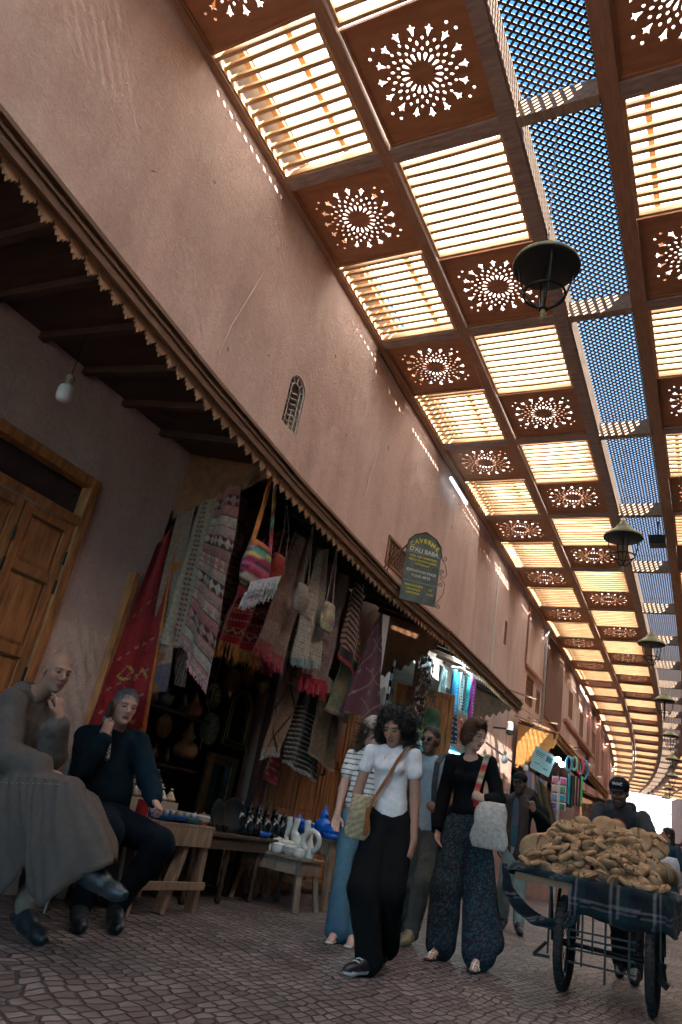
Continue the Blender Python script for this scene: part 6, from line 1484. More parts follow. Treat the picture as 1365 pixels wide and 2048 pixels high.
# 6 --- man pushing the cart
J = G('pusher'); p = person('bearded man in a black cap and dark grey hoodie pushing the bread cart', (-.85, 7.6, 0))
b, R, hc = body(p, J, (.27,.135,.09), hdir=(-.05,-1,-.28), beard=.75, hand={'R':dict(n=(0,0,-1),side=-1,curl=1.1),'L':dict(n=(0,0,-1),side=1,curl=1.1)}, fwd=(0,.9,.5))
hd = trunk(J, (0,.85,.4), .15, .14, .145, 1.35, .6)+sleeve(J, 'R', .068, .062, .045, .9)+sleeve(J, 'L', .068, .062, .045, .9)
hd += [cone(J['neck']+[-.09,.03,.0], J['neck']+[.09,.03,.0], .045, .045, .03), cone(J['neck']+[-.08,-.03,-.03], J['neck']+[-.02,-.09,-.10], .03, .02, .02), cone(J['neck']+[.08,-.03,-.03], J['neck']+[.02,-.09,-.10], .03, .02, .02), planecut(J['neck']+[0,-.08,.03], (.05,.06,.08))]
sdf('hoodie', hd, .008, flatcol((.035,.038,.045)), CLM, p, fold=.006, ff=24, seed=41)
sdf('trousers', trous(J, .092, .078, .062), .01, flatcol((.012,.014,.018)), CLM, p, fold=.008, ff=28, seed=42)
sdf('undershirt', [cone(J['neck']+[0,-.035,-.05], J['neck']+[0,-.06,-.17], .055, .08, .03)], .008, flatcol((.16,.03,.03)), CLM, p)
cp = capmesh(p, R, hc, flatcol((.012,.013,.017)))
hairshell(p, R, hc, 1, flatcol((.015,.012,.01)), (), thick=.002, fold=.001, slen=.008)
def textmesh(s, size, m, Mx, parent, name='lettering', ext=.001, align='CENTER', shear=0., bold=0.):
    cu = bpy.data.curves.new(name, 'FONT'); cu.body = s; cu.size = size; cu.extrude = ext; cu.align_x = align; cu.align_y = 'CENTER'; cu.shear = shear; cu.offset = bold; cu.resolution_u = 3
    o = bpy.data.objects.new(name, cu); C.objects.link(o); o.matrix_world = Mx; bpy.context.view_layer.update()
    dg = bpy.context.evaluated_depsgraph_get(); me = bpy.data.meshes.new_from_object(o.evaluated_get(dg)); me.materials.clear(); me.materials.append(m)
    bpy.data.objects.remove(o); q = bpy.data.objects.new(name, me); C.objects.link(q); me.transform(Mx)
    if parent is not None: sub(q, parent)
    return q
lp = V3(hc)+R@V3((0,.088,.085)); X = R[:, 0]; N_ = unit(R@V3((0,.85,.55))); U = np.cross(N_, -X)
ML = Matrix(((-X[0],U[0],N_[0],lp[0]),(-X[1],U[1],N_[1],lp[1]),(-X[2],U[2],N_[2],lp[2]),(0,0,0,1)))
textmesh('WAC', .036, mat('white_thread', (.6,.6,.6), .8), ML, cp, ext=.003, bold=.001)
for s in 'RL': shoe(p, J['an'+s], J['to'+s], (.015,.016,.018), (.02,.02,.02), h=.008)

# 7 --- elderly man in grey robe with crossed legs
J = G('robe'); p = person('bald man in a long grey brown robe sitting cross legged, hand on his chin', (-3.7, 3.1, 0))
SK7 = (.33,.165,.115)
b, R, hc = body(p, J, SK7, hdir=(.93,-.22,-.12), beard=.25, beardcol=(.12,.10,.09), brow=(.10,.08,.07), hand={'L':dict(d=(-.28,-.12,.95),n=(-.9,-.1,-.2),side=1,curl=[.35,.8,1.0,1.1],thumb=.3,s=1.0),'R':dict(n=(0,0,-1),side=-1,curl=.4)}, fwd=(1,0,.2), h=.009, hh=.004, neckr=.055)
RB_ = (.105,.082,.070)
sm = (J['shR']+J['shL'])/2; hm = (J['hipR']+J['hipL'])/2
rp = [cone(J['shR'], J['shL'], .075, .075, .06), cone(J['neck']-[.02,0,.05], sm, .075, .10, .05), cone(sm-[.0,0,.08], J['waist'], .155, .165, .06, (1,0,.3), 1.12), cone(J['waist'], hm+[0,0,.04], .165, .17, .06)]
rp += sleeve(J, 'R', .085, .085, .078, .85)+sleeve(J, 'L', .08, .078, .07, .72, .03)
sh_ = [cone(hm+[0,0,.02], J['knR']+[.02,0,-.015], .15, .105, .06), cone(hm, J['knL'], .15, .10, .06), cone(mid(J['hipR'],J['knR'],.5), mid(J['hipL'],J['knL'],.5)+[0,0,-.05], .12, .12, .08), cone(J['knR']+[.02,0,-.02], (-2.86,3.0,.50), .10, .070, .04)]
cols_ = [((-4.0,3.05,.62),(-3.98,3.0,.24)),((-3.86,2.90,.64),(-3.80,2.9,.16)),((-3.66,2.845,.68),(-3.60,2.89,.13)),((-3.48,2.84,.71),(-3.40,2.91,.15)),((-3.38,2.84,.73),(-3.26,2.93,.20)),((-3.27,2.84,.745),(-3.165,2.95,.35)),((-3.20,2.845,.755),(-3.08,2.93,.25)),((-3.11,2.86,.76),(-2.97,2.92,.19)),((-3.02,2.885,.765),(-2.83,2.92,.31)),((-2.965,2.94,.755),(-2.68,2.965,.425)),((-2.955,3.02,.74),(-2.69,3.06,.45)),((-2.98,3.09,.72),(-2.78,3.14,.42)),((-3.08,3.17,.68),(-2.98,3.22,.34))]
cm = MB(); NC = len(cols_); SU = 7; NV = 16
def cat(P, t): 
    i = min(int(t), len(P)-2); f_ = t-i; p0, p1, p2, p3 = P[max(i-1,0)], P[i], P[i+1], P[min(i+2,len(P)-1)]
    return .5*((2*p1)+(p2-p0)*f_+(2*p0-5*p1+4*p2-p3)*f_*f_+(3*p1-p0-3*p2+p3)*f_**3)
TP = [V3(c_[0]) for c_ in cols_]; BP = [V3(c_[1]) for c_ in cols_]; nu = (NC-1)*SU+1
for side in (0, 1):
    for j in range(NV+1):
        v = j/NV
        for i in range(nu):
            t = i/SU*.9999; q = cat(TP, t)*(1-v)+cat(BP, t)*v; tn = cat(TP, min(t+.1, NC-1.001))-cat(TP, max(t-.1, 0)); nr = unit(np.array([tn[1], -tn[0], 0]))
            d = .035*math.sin(PI*v)*(1-.3*v)+.016*v*math.sin(t*4.1+v*2.2)+.007*math.sin(t*9.3-v*5)+.006*math.sin(v*11+t*3)
            q = q+nr*(d-side*.007); cm.v.append(tuple(q)); cm.c.append(RB_)
n_ = nu*(NV+1)
for j in range(NV):
    for i in range(nu-1):
        a_ = j*nu+i; cm.f.append((a_, a_+1, a_+nu+1, a_+nu)); a_ += n_; cm.f.append((a_+nu, a_+nu+1, a_+1, a_))
for i in range(nu-1): a_ = NV*nu+i; cm.f.append((a_, a_+1, a_+1+n_, a_+n_))
sub(cm.build('robe_skirt', CLM, None, smooth=True, colors=True), p)
def robecol(V):
    o = np.tile(np.array(RB_, 'f'), (len(V), 1))
    return o
def drape(V): return .5+1.3*np.clip((.72-V[:, 2])/.4, 0, 1)
sdf('robe', rp+sh_, .0085, robecol, CLM, p, fold=.013, ff=21, seed=52, it=1)
# hood and stitched seams
sdf('hood', [cone(J['neck']+[-.05,-.08,.0], J['neck']+[-.06,.08,.0], .045, .045, .03), cone(J['neck']+[-.10,0,-.02], sm+[-.14,0,-.08], .07, .05, .05), cone(J['neck']+[-.02,-.075,.01], J['neck']+[.055,-.03,-.05], .026, .022, .02), cone(J['neck']+[.055,-.03,-.05], J['neck']+[.05,.05,-.04], .022, .022, .02)], .008, flatcol((.12,.096,.083)), CLM, p, fold=.005, ff=30, seed=54)
sdf('trouser_leg', [cone(J['knL'], J['anL']+[0,0,.03], .06, .058, .02)], .008, flatcol((.16,.125,.09)), CLM, p, fold=.008, ff=40, seed=55)
sdf('sock', [cone(mid(J['knR'],J['anR'],.6), J['anR']+[.02,0,0], .05, .043, .02)], .007, flatcol((.03,.018,.02)), CLM, p)
sm_ = MB()
for q_ in np.linspace(0, 1, 26):
    if int(q_*26) % 2 == 0: a_ = V3((-3.46,2.80,.69))*(1-q_)+V3((-3.02,2.845,.745))*q_; sm_.tube([a_, a_+[.012,.001,.001]], .0025, 4)
sub(sm_.build('stitching', mat('pale_thread', (.20,.18,.165), .8)), p)
shoe(p, J['anR'], J['toR'], (.014,.022,.026), (.03,.035,.04), w=1.08); shoe(p, J['anL'], J['toL'], (.014,.018,.022), (.02,.02,.02), w=1.05)

# 8 --- man in navy jacket on the phone
J = G('navy'); p = person('grey haired man in a navy zip jacket sitting and talking on a phone', (-3.75, 3.9, 0))
SK8 = (.54,.29,.21)
b, R, hc = body(p, J, SK8, hdir=(.88,-.48,-.10), beard=0, brow=(.09,.08,.07), hand={'R':dict(d=(-.12,.05,.95),n=(-.35,.9,.1),side=1,curl=[.35,.45,.55,.65],thumb=.5),'L':dict(d=(.6,-.2,-.3),n=(-.3,-.2,-.9),side=1,curl=.9,thumb=.6)}, fwd=(.8,-.5,.1), h=.009, hh=.004, neckr=.056)
fb = (.8,-.5,.15); sm = (J['shR']+J['shL'])/2; hm = (J['hipR']+J['hipL'])/2
nj = [cone(J['shR'], J['shL'], .075, .075, .06), cone(sm-[0,0,.06], J['waist']+[.02,0,0], .165, .175, .07, fb, 1.2), cone(J['waist']+[.02,0,0], hm+[.02,0,.04], .175, .175, .07, fb, 1.15), cone(J['neck']-[0,0,.04], sm, .07, .09, .05)]
nj += sleeve(J, 'R', .082, .078, .055, .92)+sleeve(J, 'L', .08, .074, .056, .92)
nj += [cone(J['neck']+[-.05,-.03,.0], J['neck']+[.0,-.07,-.04], .03, .025, .02), cone(J['neck']+[-.05,.05,.0], J['neck']+[.04,.03,-.04], .03, .025, .02)]
sdf('navy_jacket', nj, .0085, flatcol((.008,.018,.027)), CLM, p, fold=.009, ff=19, seed=61, it=2)
sdf('collar_piping', [cone(J['neck']+[.03,-.085,-.05], J['neck']+[.04,-.10,-.20], .004, .004, .004)], .004, flatcol((.2,.22,.24)), CLM, p)
nt_ = [cone(hm, J['knR'], .115, .085, .05), cone(hm, J['knL'], .115, .09, .05), cone(J['knR'], mid(J['knR'],J['anR'],.95), .085, .062, .03), cone(J['knL'], mid(J['knL'],J['anL'],.95), .09, .062, .03), cone(J['hipR'], J['hipL'], .12, .12, .05)]
sdf('trousers', nt_, .009, flatcol((.007,.012,.019)), CLM, p, fold=.008, ff=24, seed=62)
def sc(V): q = (np.floor(V[:, 0]*75)+np.floor(V[:, 2]*75)+np.floor(V[:, 1]*75)) % 2; return np.where(q[:, None] > 0, np.array((.42,.42,.42)), np.array((.05,.06,.07)))
sdf('checked_scarf', [cone(J['neck']+[-.055,-.05,.03], J['neck']+[.02,-.085,-.02], .026, .026, .01), cone(J['neck']+[.02,-.085,-.02], J['neck']+[.075,-.075,-.22], .028, .02, .01), cone(J['neck']+[-.05,.05,.03], J['neck']+[.05,.0,-.03], .026, .026, .01), cone(J['neck']+[-.06,-.05,.03], J['neck']+[-.07,.05,.03], .026, .026, .01)], .0055, sc, CLM, p, fold=.002)
hairshell(p, R, hc, 1, lambda V: np.array((.13,.13,.135), 'f')*(1+.6*wob(V, 60, 9)[:, None]), (), thick=.001, fold=.002, ff=150, strands=2600, slen=.022)
for s in 'RL': shoe(p, J['an'+s], J['to'+s], (.012,.016,.018), (.02,.02,.02), w=1.05)
ph_ = MB(); e = V3(hc)+R@V3((.108,.020,-.03)); ax = unit(R@V3((0,.35,-.93))); dn = unit(R@V3((1,.05,.05))); 
ph_.bar(e-ax*.045, e+ax*.065, .056, .016, up=tuple(dn)); o = ph_.build('mobile_phone', mat('phone_black', (.01,.012,.013), .3), bevel=.004); tag(o, 'small black mobile phone held to the ear of the grey haired man', 'phone')

# 9 --- distant walkers on the right
def walker(lab, x, y, hgt, top, bot, hair, bag=None, skirt=False, hdirn=(-.9,-.3,0), ph=.1, skin=(.42,.25,.19)):
    s = hgt/1.65; q = lambda a, b2, c: (x+a*s, y+b2*s, c*s)
    J = {k: V3(v) for k, v in dict(head=q(0,0,1.53), neck=q(0,.02,1.40), shR=q(-.16,.0,1.33), shL=q(.16,.02,1.33), elR=q(-.2,0,1.06), elL=q(.2,0,1.06), wrR=q(-.2,-.08,.84), wrL=q(.2,-.08,.84), haR=q(-.2,-.1,.75), haL=q(.2,-.1,.75), waist=q(0,.02,1.02), hipR=q(-.08,.02,.88), hipL=q(.08,.02,.88), knR=q(-.09,-ph,.47), knL=q(.09,ph*.5,.47), anR=q(-.09,-ph,.085), anL=q(.09,ph*1.5,.12), toR=q(-.09,-ph-.15,.035), toL=q(.09,ph*1.5-.14,.05)).items()}
    p = person(lab, (x, y, 0)); b, R, hc = body(p, J, skin, hdir=hdirn, fem=True, h=.013, hh=.008)
    sdf('top', trunk(J, (0,1,0), .135, .12, .135, 1.4, .5)+[c for s_ in 'RL' for c in sleeve(J, s_, .06, .058, .045, .2)], .012, flatcol(top), CLM, p, fold=.004)
    if skirt: sdf('skirt', [cone(J['waist'], (J['knR']+J['knL'])/2+[0,0,.16], .125, .19, .04, (0,1,0), 1.3)], .012, flatcol(bot), CLM, p, fold=.008)
    else: sdf('trousers', trous(J, .095, .07, .06), .012, flatcol(bot), CLM, p, fold=.006)
    hairshell(p, R, hc, 1, flatcol(hair), [((0,-.07,-.07),(.07,.045,.09),.03), ((0,-.08,-.17),(.06,.035,.09),.03)], h=.009, fold=.003)
    for s_ in 'RL': shoe(p, J['an'+s_], J['to'+s_], (.6,.58,.56), (.6,.58,.56), h=.01)
    return p
walker('long haired woman in a navy top, grey skirt and white shoes right of the cart', -.93, 14.6, 1.66, (.03,.05,.08), (.10,.11,.13), (.05,.025,.018), skirt=True)
tb = bagmesh((-.93,14.4,.98), .45, .42, .2, lambda u,t: (.50,.50,.54), dirv=(1,0,0)); tb.name = 'carrier_bag'; tag(tb, 'pale grey carrier bag held by the long haired woman right of the cart', 'bag')
walker('dark haired person in a dark coat walking far behind the cart', -1.25, 18.0, 1.72, (.03,.03,.035), (.03,.03,.04), (.02,.015,.012))
walker('distant person in a teal top past the long haired woman', -.80, 22, 1.68, (.05,.14,.15), (.05,.06,.1), (.03,.02,.015))
# ------------------------------------------------------------------ bread cart
CX0, CX1, CY0, CY1, CZ = -1.42, -.40, 5.95, 6.95, .70
cart = thing('hand_cart', 'two wheeled black iron hand cart draped with plaid cloth and heaped with bread', 'cart', (-.78, 6.12, 0))
CWD = mat('cart_board', (.34,.21,.12), .75, var=.3, bump=.3, stretch=(1,6,6))
mb = MB().box((CX0, CY0, CZ-.05), (CX1, CY0+.03, CZ)).box((CX0, CY0+.03, CZ-.045), (CX0+.03, CY1, CZ)).box((CX1-.03, CY0+.03, CZ-.045), (CX1, CY1, CZ)).box((CX0+.03, CY0+.03, CZ-.035), (CX1-.03, CY1, CZ-.02))
sub(mb.build('tray', CWD), cart)
RUB = mat('tyre_rubber', (.018,.018,.018), .8, var=.2, bump=.3)
for x in (-1.075, -.485):
    c = Vector((x, 6.14, .30)); M = Matrix.Translation(c) @ Euler((0, math.radians(90), 0)).to_matrix().to_4x4()
    w_ = MB(); w_.tube([M @ Vector((.27*math.cos(a), .27*math.sin(a), 0)) for a in np.linspace(0, 2*PI, 41)[:-1]], .034, 10, closed=True)
    for k in range(40):
        a = 2*PI*k/40; p = M @ Vector((.302*math.cos(a), .302*math.sin(a), 0)); w_.bar(p+Vector((-.024,0,0)), p+Vector((.024,0,0)), .018, .008, up=tuple(p-c))
    wh = w_.build('wheel', RUB, smooth=False); sub(wh, cart)
    r = MB(); r.tube([M @ Vector((.235*math.cos(a), .235*math.sin(a), 0)) for a in np.linspace(0, 2*PI, 33)[:-1]], .013, 8, closed=True)
    for k in range(14):
        a = 2*PI*k/14; r.tube([M @ Vector((.02*math.cos(a+.3), .02*math.sin(a+.3), .02*(-1)**k)), M @ Vector((.235*math.cos(a), .235*math.sin(a), 0))], .0025, 5)
    r.tube([c+Vector((-.05,0,0)), c+Vector((.05,0,0))], .025, 10); sub(r.build('rim', BLACKM), wh)
f = MB()
f.tube([(-1.16,6.14,.30),(-.40,6.14,.30)], .016, 8)
for z in (.40,.355,.285,.205): f.bar((-1.02,5.97,z),(-.58,5.97,z+.012), .022, .012)
for x, z0, z1 in ((-.93,.19,.66),(-.775,.12,.66),(-1.02,.30,.66),(-.62,.19,.66),(-1.16,.22,.66),(-.425,.22,.66),(-1.0,.40,.66),(-.86,.28,.66)):
    f.bar((x,5.97,z0),(x,5.97,z1), .034 if x == -.775 else .014, .012)
for x in (-1.16,-.425): f.bar((x,5.97,.66),(x,6.14,.30), .02); f.bar((x,6.35,.66),(x,6.14,.30), .02)
f.bar((-1.17,5.96,.29),(-1.25,5.93,.20), .03, .02); f.bar((-1.25,5.93,.20),(-1.14,5.95,.205), .03, .02); f.bar((-.42,5.96,.33),(-.40,5.95,.20), .03, .03); f.bar((-.44,5.96,.24),(-.38,5.94,.20), .03, .04)
f.tube([(-1.02,6.9,.66),(-1.02,6.96,.92),(-.94,6.99,.93),(-.56,6.99,.93),(-.50,6.96,.92),(-.50,6.9,.66)], .016, 8)
f.bar((-1.1,6.85,.66),(-1.1,6.85,.30), .02); f.bar((-.46,6.85,.66),(-.46,6.85,.30), .02)
sub(f.build('frame', BLACKM), cart)
# plaid cloth
PBL, PTL, PWH, PMA = (.008,.013,.018), (.010,.030,.038), (.22,.20,.21), (.10,.03,.04)
def plaid(a, b):
    def band_(t):
        t = frac(t*3.6)
        if t < .07 or .16 < t < .20: return 1
        if .20 < t < .42: return 2
        return 0
    x, y = band_(a), band_(b)
    c = PBL
    if x == 2 or y == 2: c = mixc(PBL, PTL, .55 if x != y else .95)
    if x == 1: c = mixc(c, PWH, .55)
    if y == 1: c = mixc(c, PWH, .45 if x != 1 else .8)
    return c
def sheetgrid(name, rows, par, scale=(1.,1.), th=.006, off=(0,0)):
    """rows: list of polylines (same length) -> smooth cloth"""
    A = [[V3(p) for p in r] for r in rows]; SU = 10; SV = 8
    def interp(P, t): 
        i = min(int(t), len(P)-2); f_ = t-i; p0, p1, p2, p3 = P[max(i-1,0)], P[i], P[i+1], P[min(i+2,len(P)-1)]
        return .5*((2*p1)+(p2-p0)*f_+(2*p0-5*p1+4*p2-p3)*f_*f_+(3*p1-p0-3*p2+p3)*f_**3)
    nu, nv = (len(A[0])-1)*SU+1, (len(A)-1)*SV+1
    pts = np.array([[interp([interp(r, i/SU*.99999) for r in A], j/SV*.99999) for i in range(nu)] for j in range(nv)])
    du = np.gradient(pts, axis=1); dv = np.gradient(pts, axis=0); N = np.cross(du, dv); N /= np.linalg.norm(N, axis=2, keepdims=True)+1e-9
    U = np.cumsum(np.linalg.norm(np.diff(pts, axis=1, prepend=pts[:, :1]), axis=2), 1); W = np.cumsum(np.linalg.norm(np.diff(pts, axis=0, prepend=pts[:1]), axis=2), 0)
    wv = .006*np.sin(U*38+W*9)+.004*np.sin(W*50-U*17); pts = pts+N*wv[..., None]
    m = MB(); n_ = nu*nv
    for s in (0, 1):
        for j in range(nv):
            for i in range(nu): m.v.append(tuple(pts[j, i]+N[j, i]*th*(1-2*s)*.5)); m.c.append(plaid(U[j, i]*scale[0]+off[0], W[j, i]*scale[1]+off[1]))
    for j in range(nv-1):
        for i in range(nu-1):
            a = j*nu+i; m.f.append((a, a+1, a+nu+1, a+nu)); a += n_; m.f.append((a+nu, a+nu+1, a+1, a))
    for i in range(nu-1):
        for j in (0, nv-1): a = j*nu+i; m.f.append((a, a+1, a+1+n_, a+n_))
    for j in range(nv-1):
        for i in (0, nu-1): a = j*nu+i; m.f.append((a, a+nu, a+nu+n_, a+n_))
    return sub(m.build(name, CLOTH, None, smooth=True, colors=True), par)
xs_ = [-1.02,-.9,-.75,-.6,-.48,-.385,-.345,-.335,-.335,-.335]
ys_ = [5.915,5.905,5.90,5.90,5.90,5.905,5.95,6.1,6.45,6.85]
def row(z, o, sag=0): return [(x-(.0), y-o*(1 if k < 6 else .3), z+(sag*math.sin(k*1.7))) for k, (x, y) in enumerate(zip(xs_, ys_))]
sheetgrid('plaid_cloth', [[(x+.02*(k>5)*-1, y+.10 if k < 6 else y, .745) if k < 6 else (x-.10, y+.05, .76) for k, (x, y) in enumerate(zip(xs_, ys_))], row(.735,.0), row(.66,.03,.004), row(.57,.035,.008), row(.495,.01,.018), ], cart, (1,1.2))
# left part folded over the tray edge, then the swag
sheetgrid('plaid_cloth', [[(-1.40,6.9,.76),(-1.40,6.5,.76),(-1.38,6.15,.765),(-1.30,6.04,.76),(-1.15,6.02,.755),(-.98,6.02,.75)],
                          [(-1.47,6.9,.75),(-1.47,6.5,.755),(-1.46,6.1,.76),(-1.38,5.93,.755),(-1.2,5.915,.745),(-.98,5.91,.74)],
                          [(-1.50,6.9,.64),(-1.51,6.5,.66),(-1.51,6.08,.68),(-1.42,5.91,.71),(-1.22,5.895,.70),(-.98,5.89,.695)]], cart, (1,1.2), off=(.1,.2))
sheetgrid('plaid_cloth', [[(-1.52,6.12,.74),(-1.46,6.04,.56),(-1.36,5.98,.47),(-1.24,5.94,.42),(-1.10,5.92,.415),(-.99,5.91,.50),(-.97,5.91,.66)],
                          [(-1.545,6.06,.74),(-1.50,5.98,.54),(-1.38,5.93,.44),(-1.24,5.90,.385),(-1.09,5.89,.385),(-.965,5.89,.46),(-.94,5.895,.64)],
                          [(-1.50,6.0,.735),(-1.43,5.95,.60),(-1.34,5.93,.52),(-1.22,5.91,.46),(-1.10,5.90,.45),(-1.01,5.90,.52),(-.99,5.90,.66)]], cart, (1.2,1.6), off=(.3,0))
# bread
sub(MB().box((CX0+.03, CY0+.04, CZ-.018), (CX1-.03, CY1-.02, CZ+.02)).build('tray_lining', mat('dark_blue_lining', (.01,.02,.03), .9)), cart)
BRD = mat('bread_crust', (.33,.18,.095), .95, var=.25, scale=9, bump=.35, bscale=120, col2=(.56,.36,.21), spec=.05)
def bread_mesh(seed, r=.062, t=.025):
    rr = np.random.default_rng(seed); m = MB(); n_, k_ = 20, 10; vs = []
    for i in range(k_+1):
        a = PI*i/k_
        for j in range(n_):
            b = 2*PI*j/n_; q = 1+.03*math.sin(b*2+seed)+.015*math.sin(b*3+seed*2); rad = r*math.sin(a)**.75*q
            vs.append((rad*math.cos(b), rad*math.sin(b), t*math.cos(a)*(1+.08*math.sin(b*2+seed))-(.004*(1-math.sin(a))*(1 if i < 3 else 0))))
    fs = [(i*n_+j, (i+1)*n_+j, (i+1)*n_+(j+1)%n_, i*n_+(j+1)%n_) for i in range(k_) for j in range(n_)]
    m.add(vs, fs); o = m.build('bread_loaf', BRD, smooth=True); me = o.data; bpy.data.objects.remove(o); return me
BM = [bread_mesh(k) for k in range(5)]
def heap(x, y):
    u = (x-CX0)/(CX1-CX0); v = (y-CY0)/(CY1-CY0)
    e = max(0, min(1, min(u, 1-u)*4.2)); f_ = min(1, .24+v*2.2); bk = max(0, min(1, (1-v)*5))
    return .765+.33*(e**.7)*f_*bk
def loaf(name, x, y, z, rx, ry, rz, s, lab, grp, cat_='bread'):
    o = bpy.data.objects.new(name, random.choice(BM)); C.objects.link(o); o.location = (x, y, z); o.rotation_euler = (rx, ry, rz); o.scale = s if hasattr(s, '__len__') else (s, s, s)
    return tag(o, lab, cat_, grp)
pts = []
for lay in range(3):
    tries = 0; cur = []
    while tries < 3000 and len(cur) < (150, 80, 50)[lay]:
        tries += 1; x, y = random.uniform(CX0+.06, CX1-.05), random.uniform(CY0+.03, CY1-.25)
        if y > 6.25 and x < -1.22-.0: continue
        z = max(.735, heap(x, y)-.045*lay)
        if all((x-a)**2+(y-b)**2+(z-c)**2*1.0 > (.070 if lay == 0 else .06)**2 for a, b, c in cur): cur.append((x, y, z))
    pts += cur
for k in range(13):
    pts.append((CX0+.07+k*.078, CY0+.0, .775+.012*math.sin(k*2.1)))
for x, y, z in pts:
    gx = (heap(x+.02, y)-heap(x-.02, y))/.04; gy = (heap(x, y+.02)-heap(x, y-.02))/.04
    loaf('bread_loaf', x, y, z, math.atan(gy)*.8+random.gauss(0, .22), -math.atan(gx)*.8+random.gauss(0, .22), random.uniform(0, 6.3), (random.uniform(.86,1.04), random.uniform(.82,1.0), random.uniform(.85,1.1)), 'small round brown loaf in the loose heap on the cart', 'small loaves heaped on the cart')
for k in range(15):
    t = k/14; x = -1.30+.16*t+random.uniform(-.01,.01); y = 6.10+.58*t; z = .875+.06*t
    loaf('flat_loaf', x, y, z, math.radians(-68+10*t)+random.gauss(0,.04), math.radians(-14)+random.gauss(0,.04), random.uniform(0,.2), (2.05,2.05,.95), 'large round flat loaf leaning in the row at the left of the cart', 'large loaves leaning at the left of the cart')
for k in range(8):
    t = k/7; x = -.52+.10*t; y = 6.22+.36*t; z = .875
    loaf('flat_loaf', x, y, z, math.radians(-55)+random.gauss(0,.06), math.radians(30)+random.gauss(0,.05), 0, (1.5,1.5,1.05), 'medium round loaf standing in the row at the right of the cart', 'loaves standing at the right of the cart')
for (x, y, z, s) in ((-.86,6.35,1.13,1.45),(-.60,6.30,1.07,1.6),(-.72,6.32,1.05,1.5),(-.50,6.34,1.05,1.75),(-1.02,6.34,1.10,1.4),(-.78,6.42,1.13,1.3)):
    loaf('flat_loaf', x, y, z, math.radians(70)+random.gauss(0,.12), random.gauss(0,.15), 0, (s, s, 1.2), 'large round loaf standing upright on top of the heap', 'large loaves on top of the heap')
# ------------------------------------------------------------------ hanging street lanterns
OLV = mat('dull_olive_enamel', (.26,.24,.12), .5, .2, var=.25); LBK = mat('lantern_inner_black', (.010,.014,.015), .6)
def lantern(i, first=None):
    y = Y0+DY*i; x = -1.17+bend(y); zt = zroof(y)-.03; z = 5.27
    if first is not None: return dup(first, (x, y, z), rz=random.uniform(-.3,.3))
    t = thing('hanging_street_lantern', '', 'lantern', (x, y, z)); O = Vector((x, y, z))
    mb = MB().lathe([(.27,-.02),(.275,0),(.262,.022),(.20,.07),(.13,.125),(.10,.15),(.105,.17),(.06,.20),(.05,.24),(.02,.27),(.0001,.28)], 32, T(x,y,z)); sub(mb.build('cap', OLV, smooth=True), t)
    mb = MB().lathe([(.0001,-.026),(.262,-.026),(.272,-.019),(.268,-.012)], 32, T(x,y,z)); sub(mb.build('inner_shade', LBK, smooth=True), t)
    mb = MB().box((-.09,-.045,.02),(.09,.045,.035), T(x,y,z,rz=.5)); sub(mb.build('lamp_plate', mat('grey_steel', (.35,.33,.32), .5, .5)), t)
    mb = MB()
    for k in range(4):
        a = k*PI/2+.4; P = [(.225,-.01),(.205,-.16),(.165,-.30),(.09,-.40),(.03,-.45)]
        mb.tube([O+Vector((r*math.cos(a), r*math.sin(a), zz)) for r, zz in P], .009, 6)
    mb.tube([O+Vector((.165*math.cos(a), .165*math.sin(a), -.30)) for a in np.linspace(0,2*PI,25)[:-1]], .011, 6, closed=True)
    mb.tube([O+Vector((.03*math.cos(a), .03*math.sin(a), -.45)) for a in np.linspace(0,2*PI,9)[:-1]], .012, 6, closed=True)
    mb.tube([O+Vector((0,0,.02)), O+Vector((0,0,-.42))], .012, 8)
    sub(mb.build('cage', BLACKM), t)
    mb = MB().lathe([(.0001,-.56),(.014,-.55),(.024,-.53),(.012,-.505),(.026,-.48),(.015,-.455),(.03,-.44),(.0001,-.43)], 12, T(x,y,z)); sub(mb.build('finial', OLV, smooth=True), t)
    mb = MB(); zz = z+.27; k = 0
    while zz < zt: mb.tube([Vector((x+(.008*math.cos(a) if k%2 else 0), y+(0 if k%2 else .008*math.cos(a)), zz+.02+.02*math.sin(a))) for a in np.linspace(0,2*PI,9)[:-1]], .0025, 4, closed=True); zz += .034; k += 1
    sub(mb.build('chain', mat('chain_steel', (.4,.38,.36), .5, .6)), t)
    return t
L0 = lantern(0); L0['label'] = 'nearest black caged lantern with olive cap hanging on a chain from the lattice strip'; L0['group'] = 'lanterns hanging along the street'
ordn = ['second', 'third', 'fourth', 'fifth', 'sixth', 'seventh', 'eighth', 'ninth', 'tenth']
for k, i in enumerate((2,4,6,8,10,12,14,16)):
    l = lantern(i, L0); l['label'] = 'olive capped street lantern, '+ordn[k]+' from the camera'; l['group'] = 'lanterns hanging along the street'
FLD = MB().box((-1.16,13.6,6.60),(-.86,13.86,6.78)).box((-1.02,13.7,6.78),(-.99,13.75,7.1)); tag(FLD.build('floodlight', BLACKM, bevel=.01), 'small black floodlight box fixed under the lattice strip', 'floodlight')
TUB = MB().tube([(-4.12,10.55,6.60),(-4.12,11.5,6.56)], .028, 10); tag(TUB.build('tube_light', mat('tube_glass', (.65,.78,.9), .3, emis=(.55,.8,1.), estr=.55)), 'pale blue fluorescent tube fixed on the wall just under the roof', 'lamp')
WIR = MB(); WIR.tube([(-4.16+bend(y), y, zroof(y)-.10-.05*math.sin((y-7.4)/5.7*PI*3)**2) for y in np.linspace(7.4, 20, 40)], .008, 5); tag(WIR.build('cable', BLACKM), 'black cable sagging along the top of the left wall', 'cable')
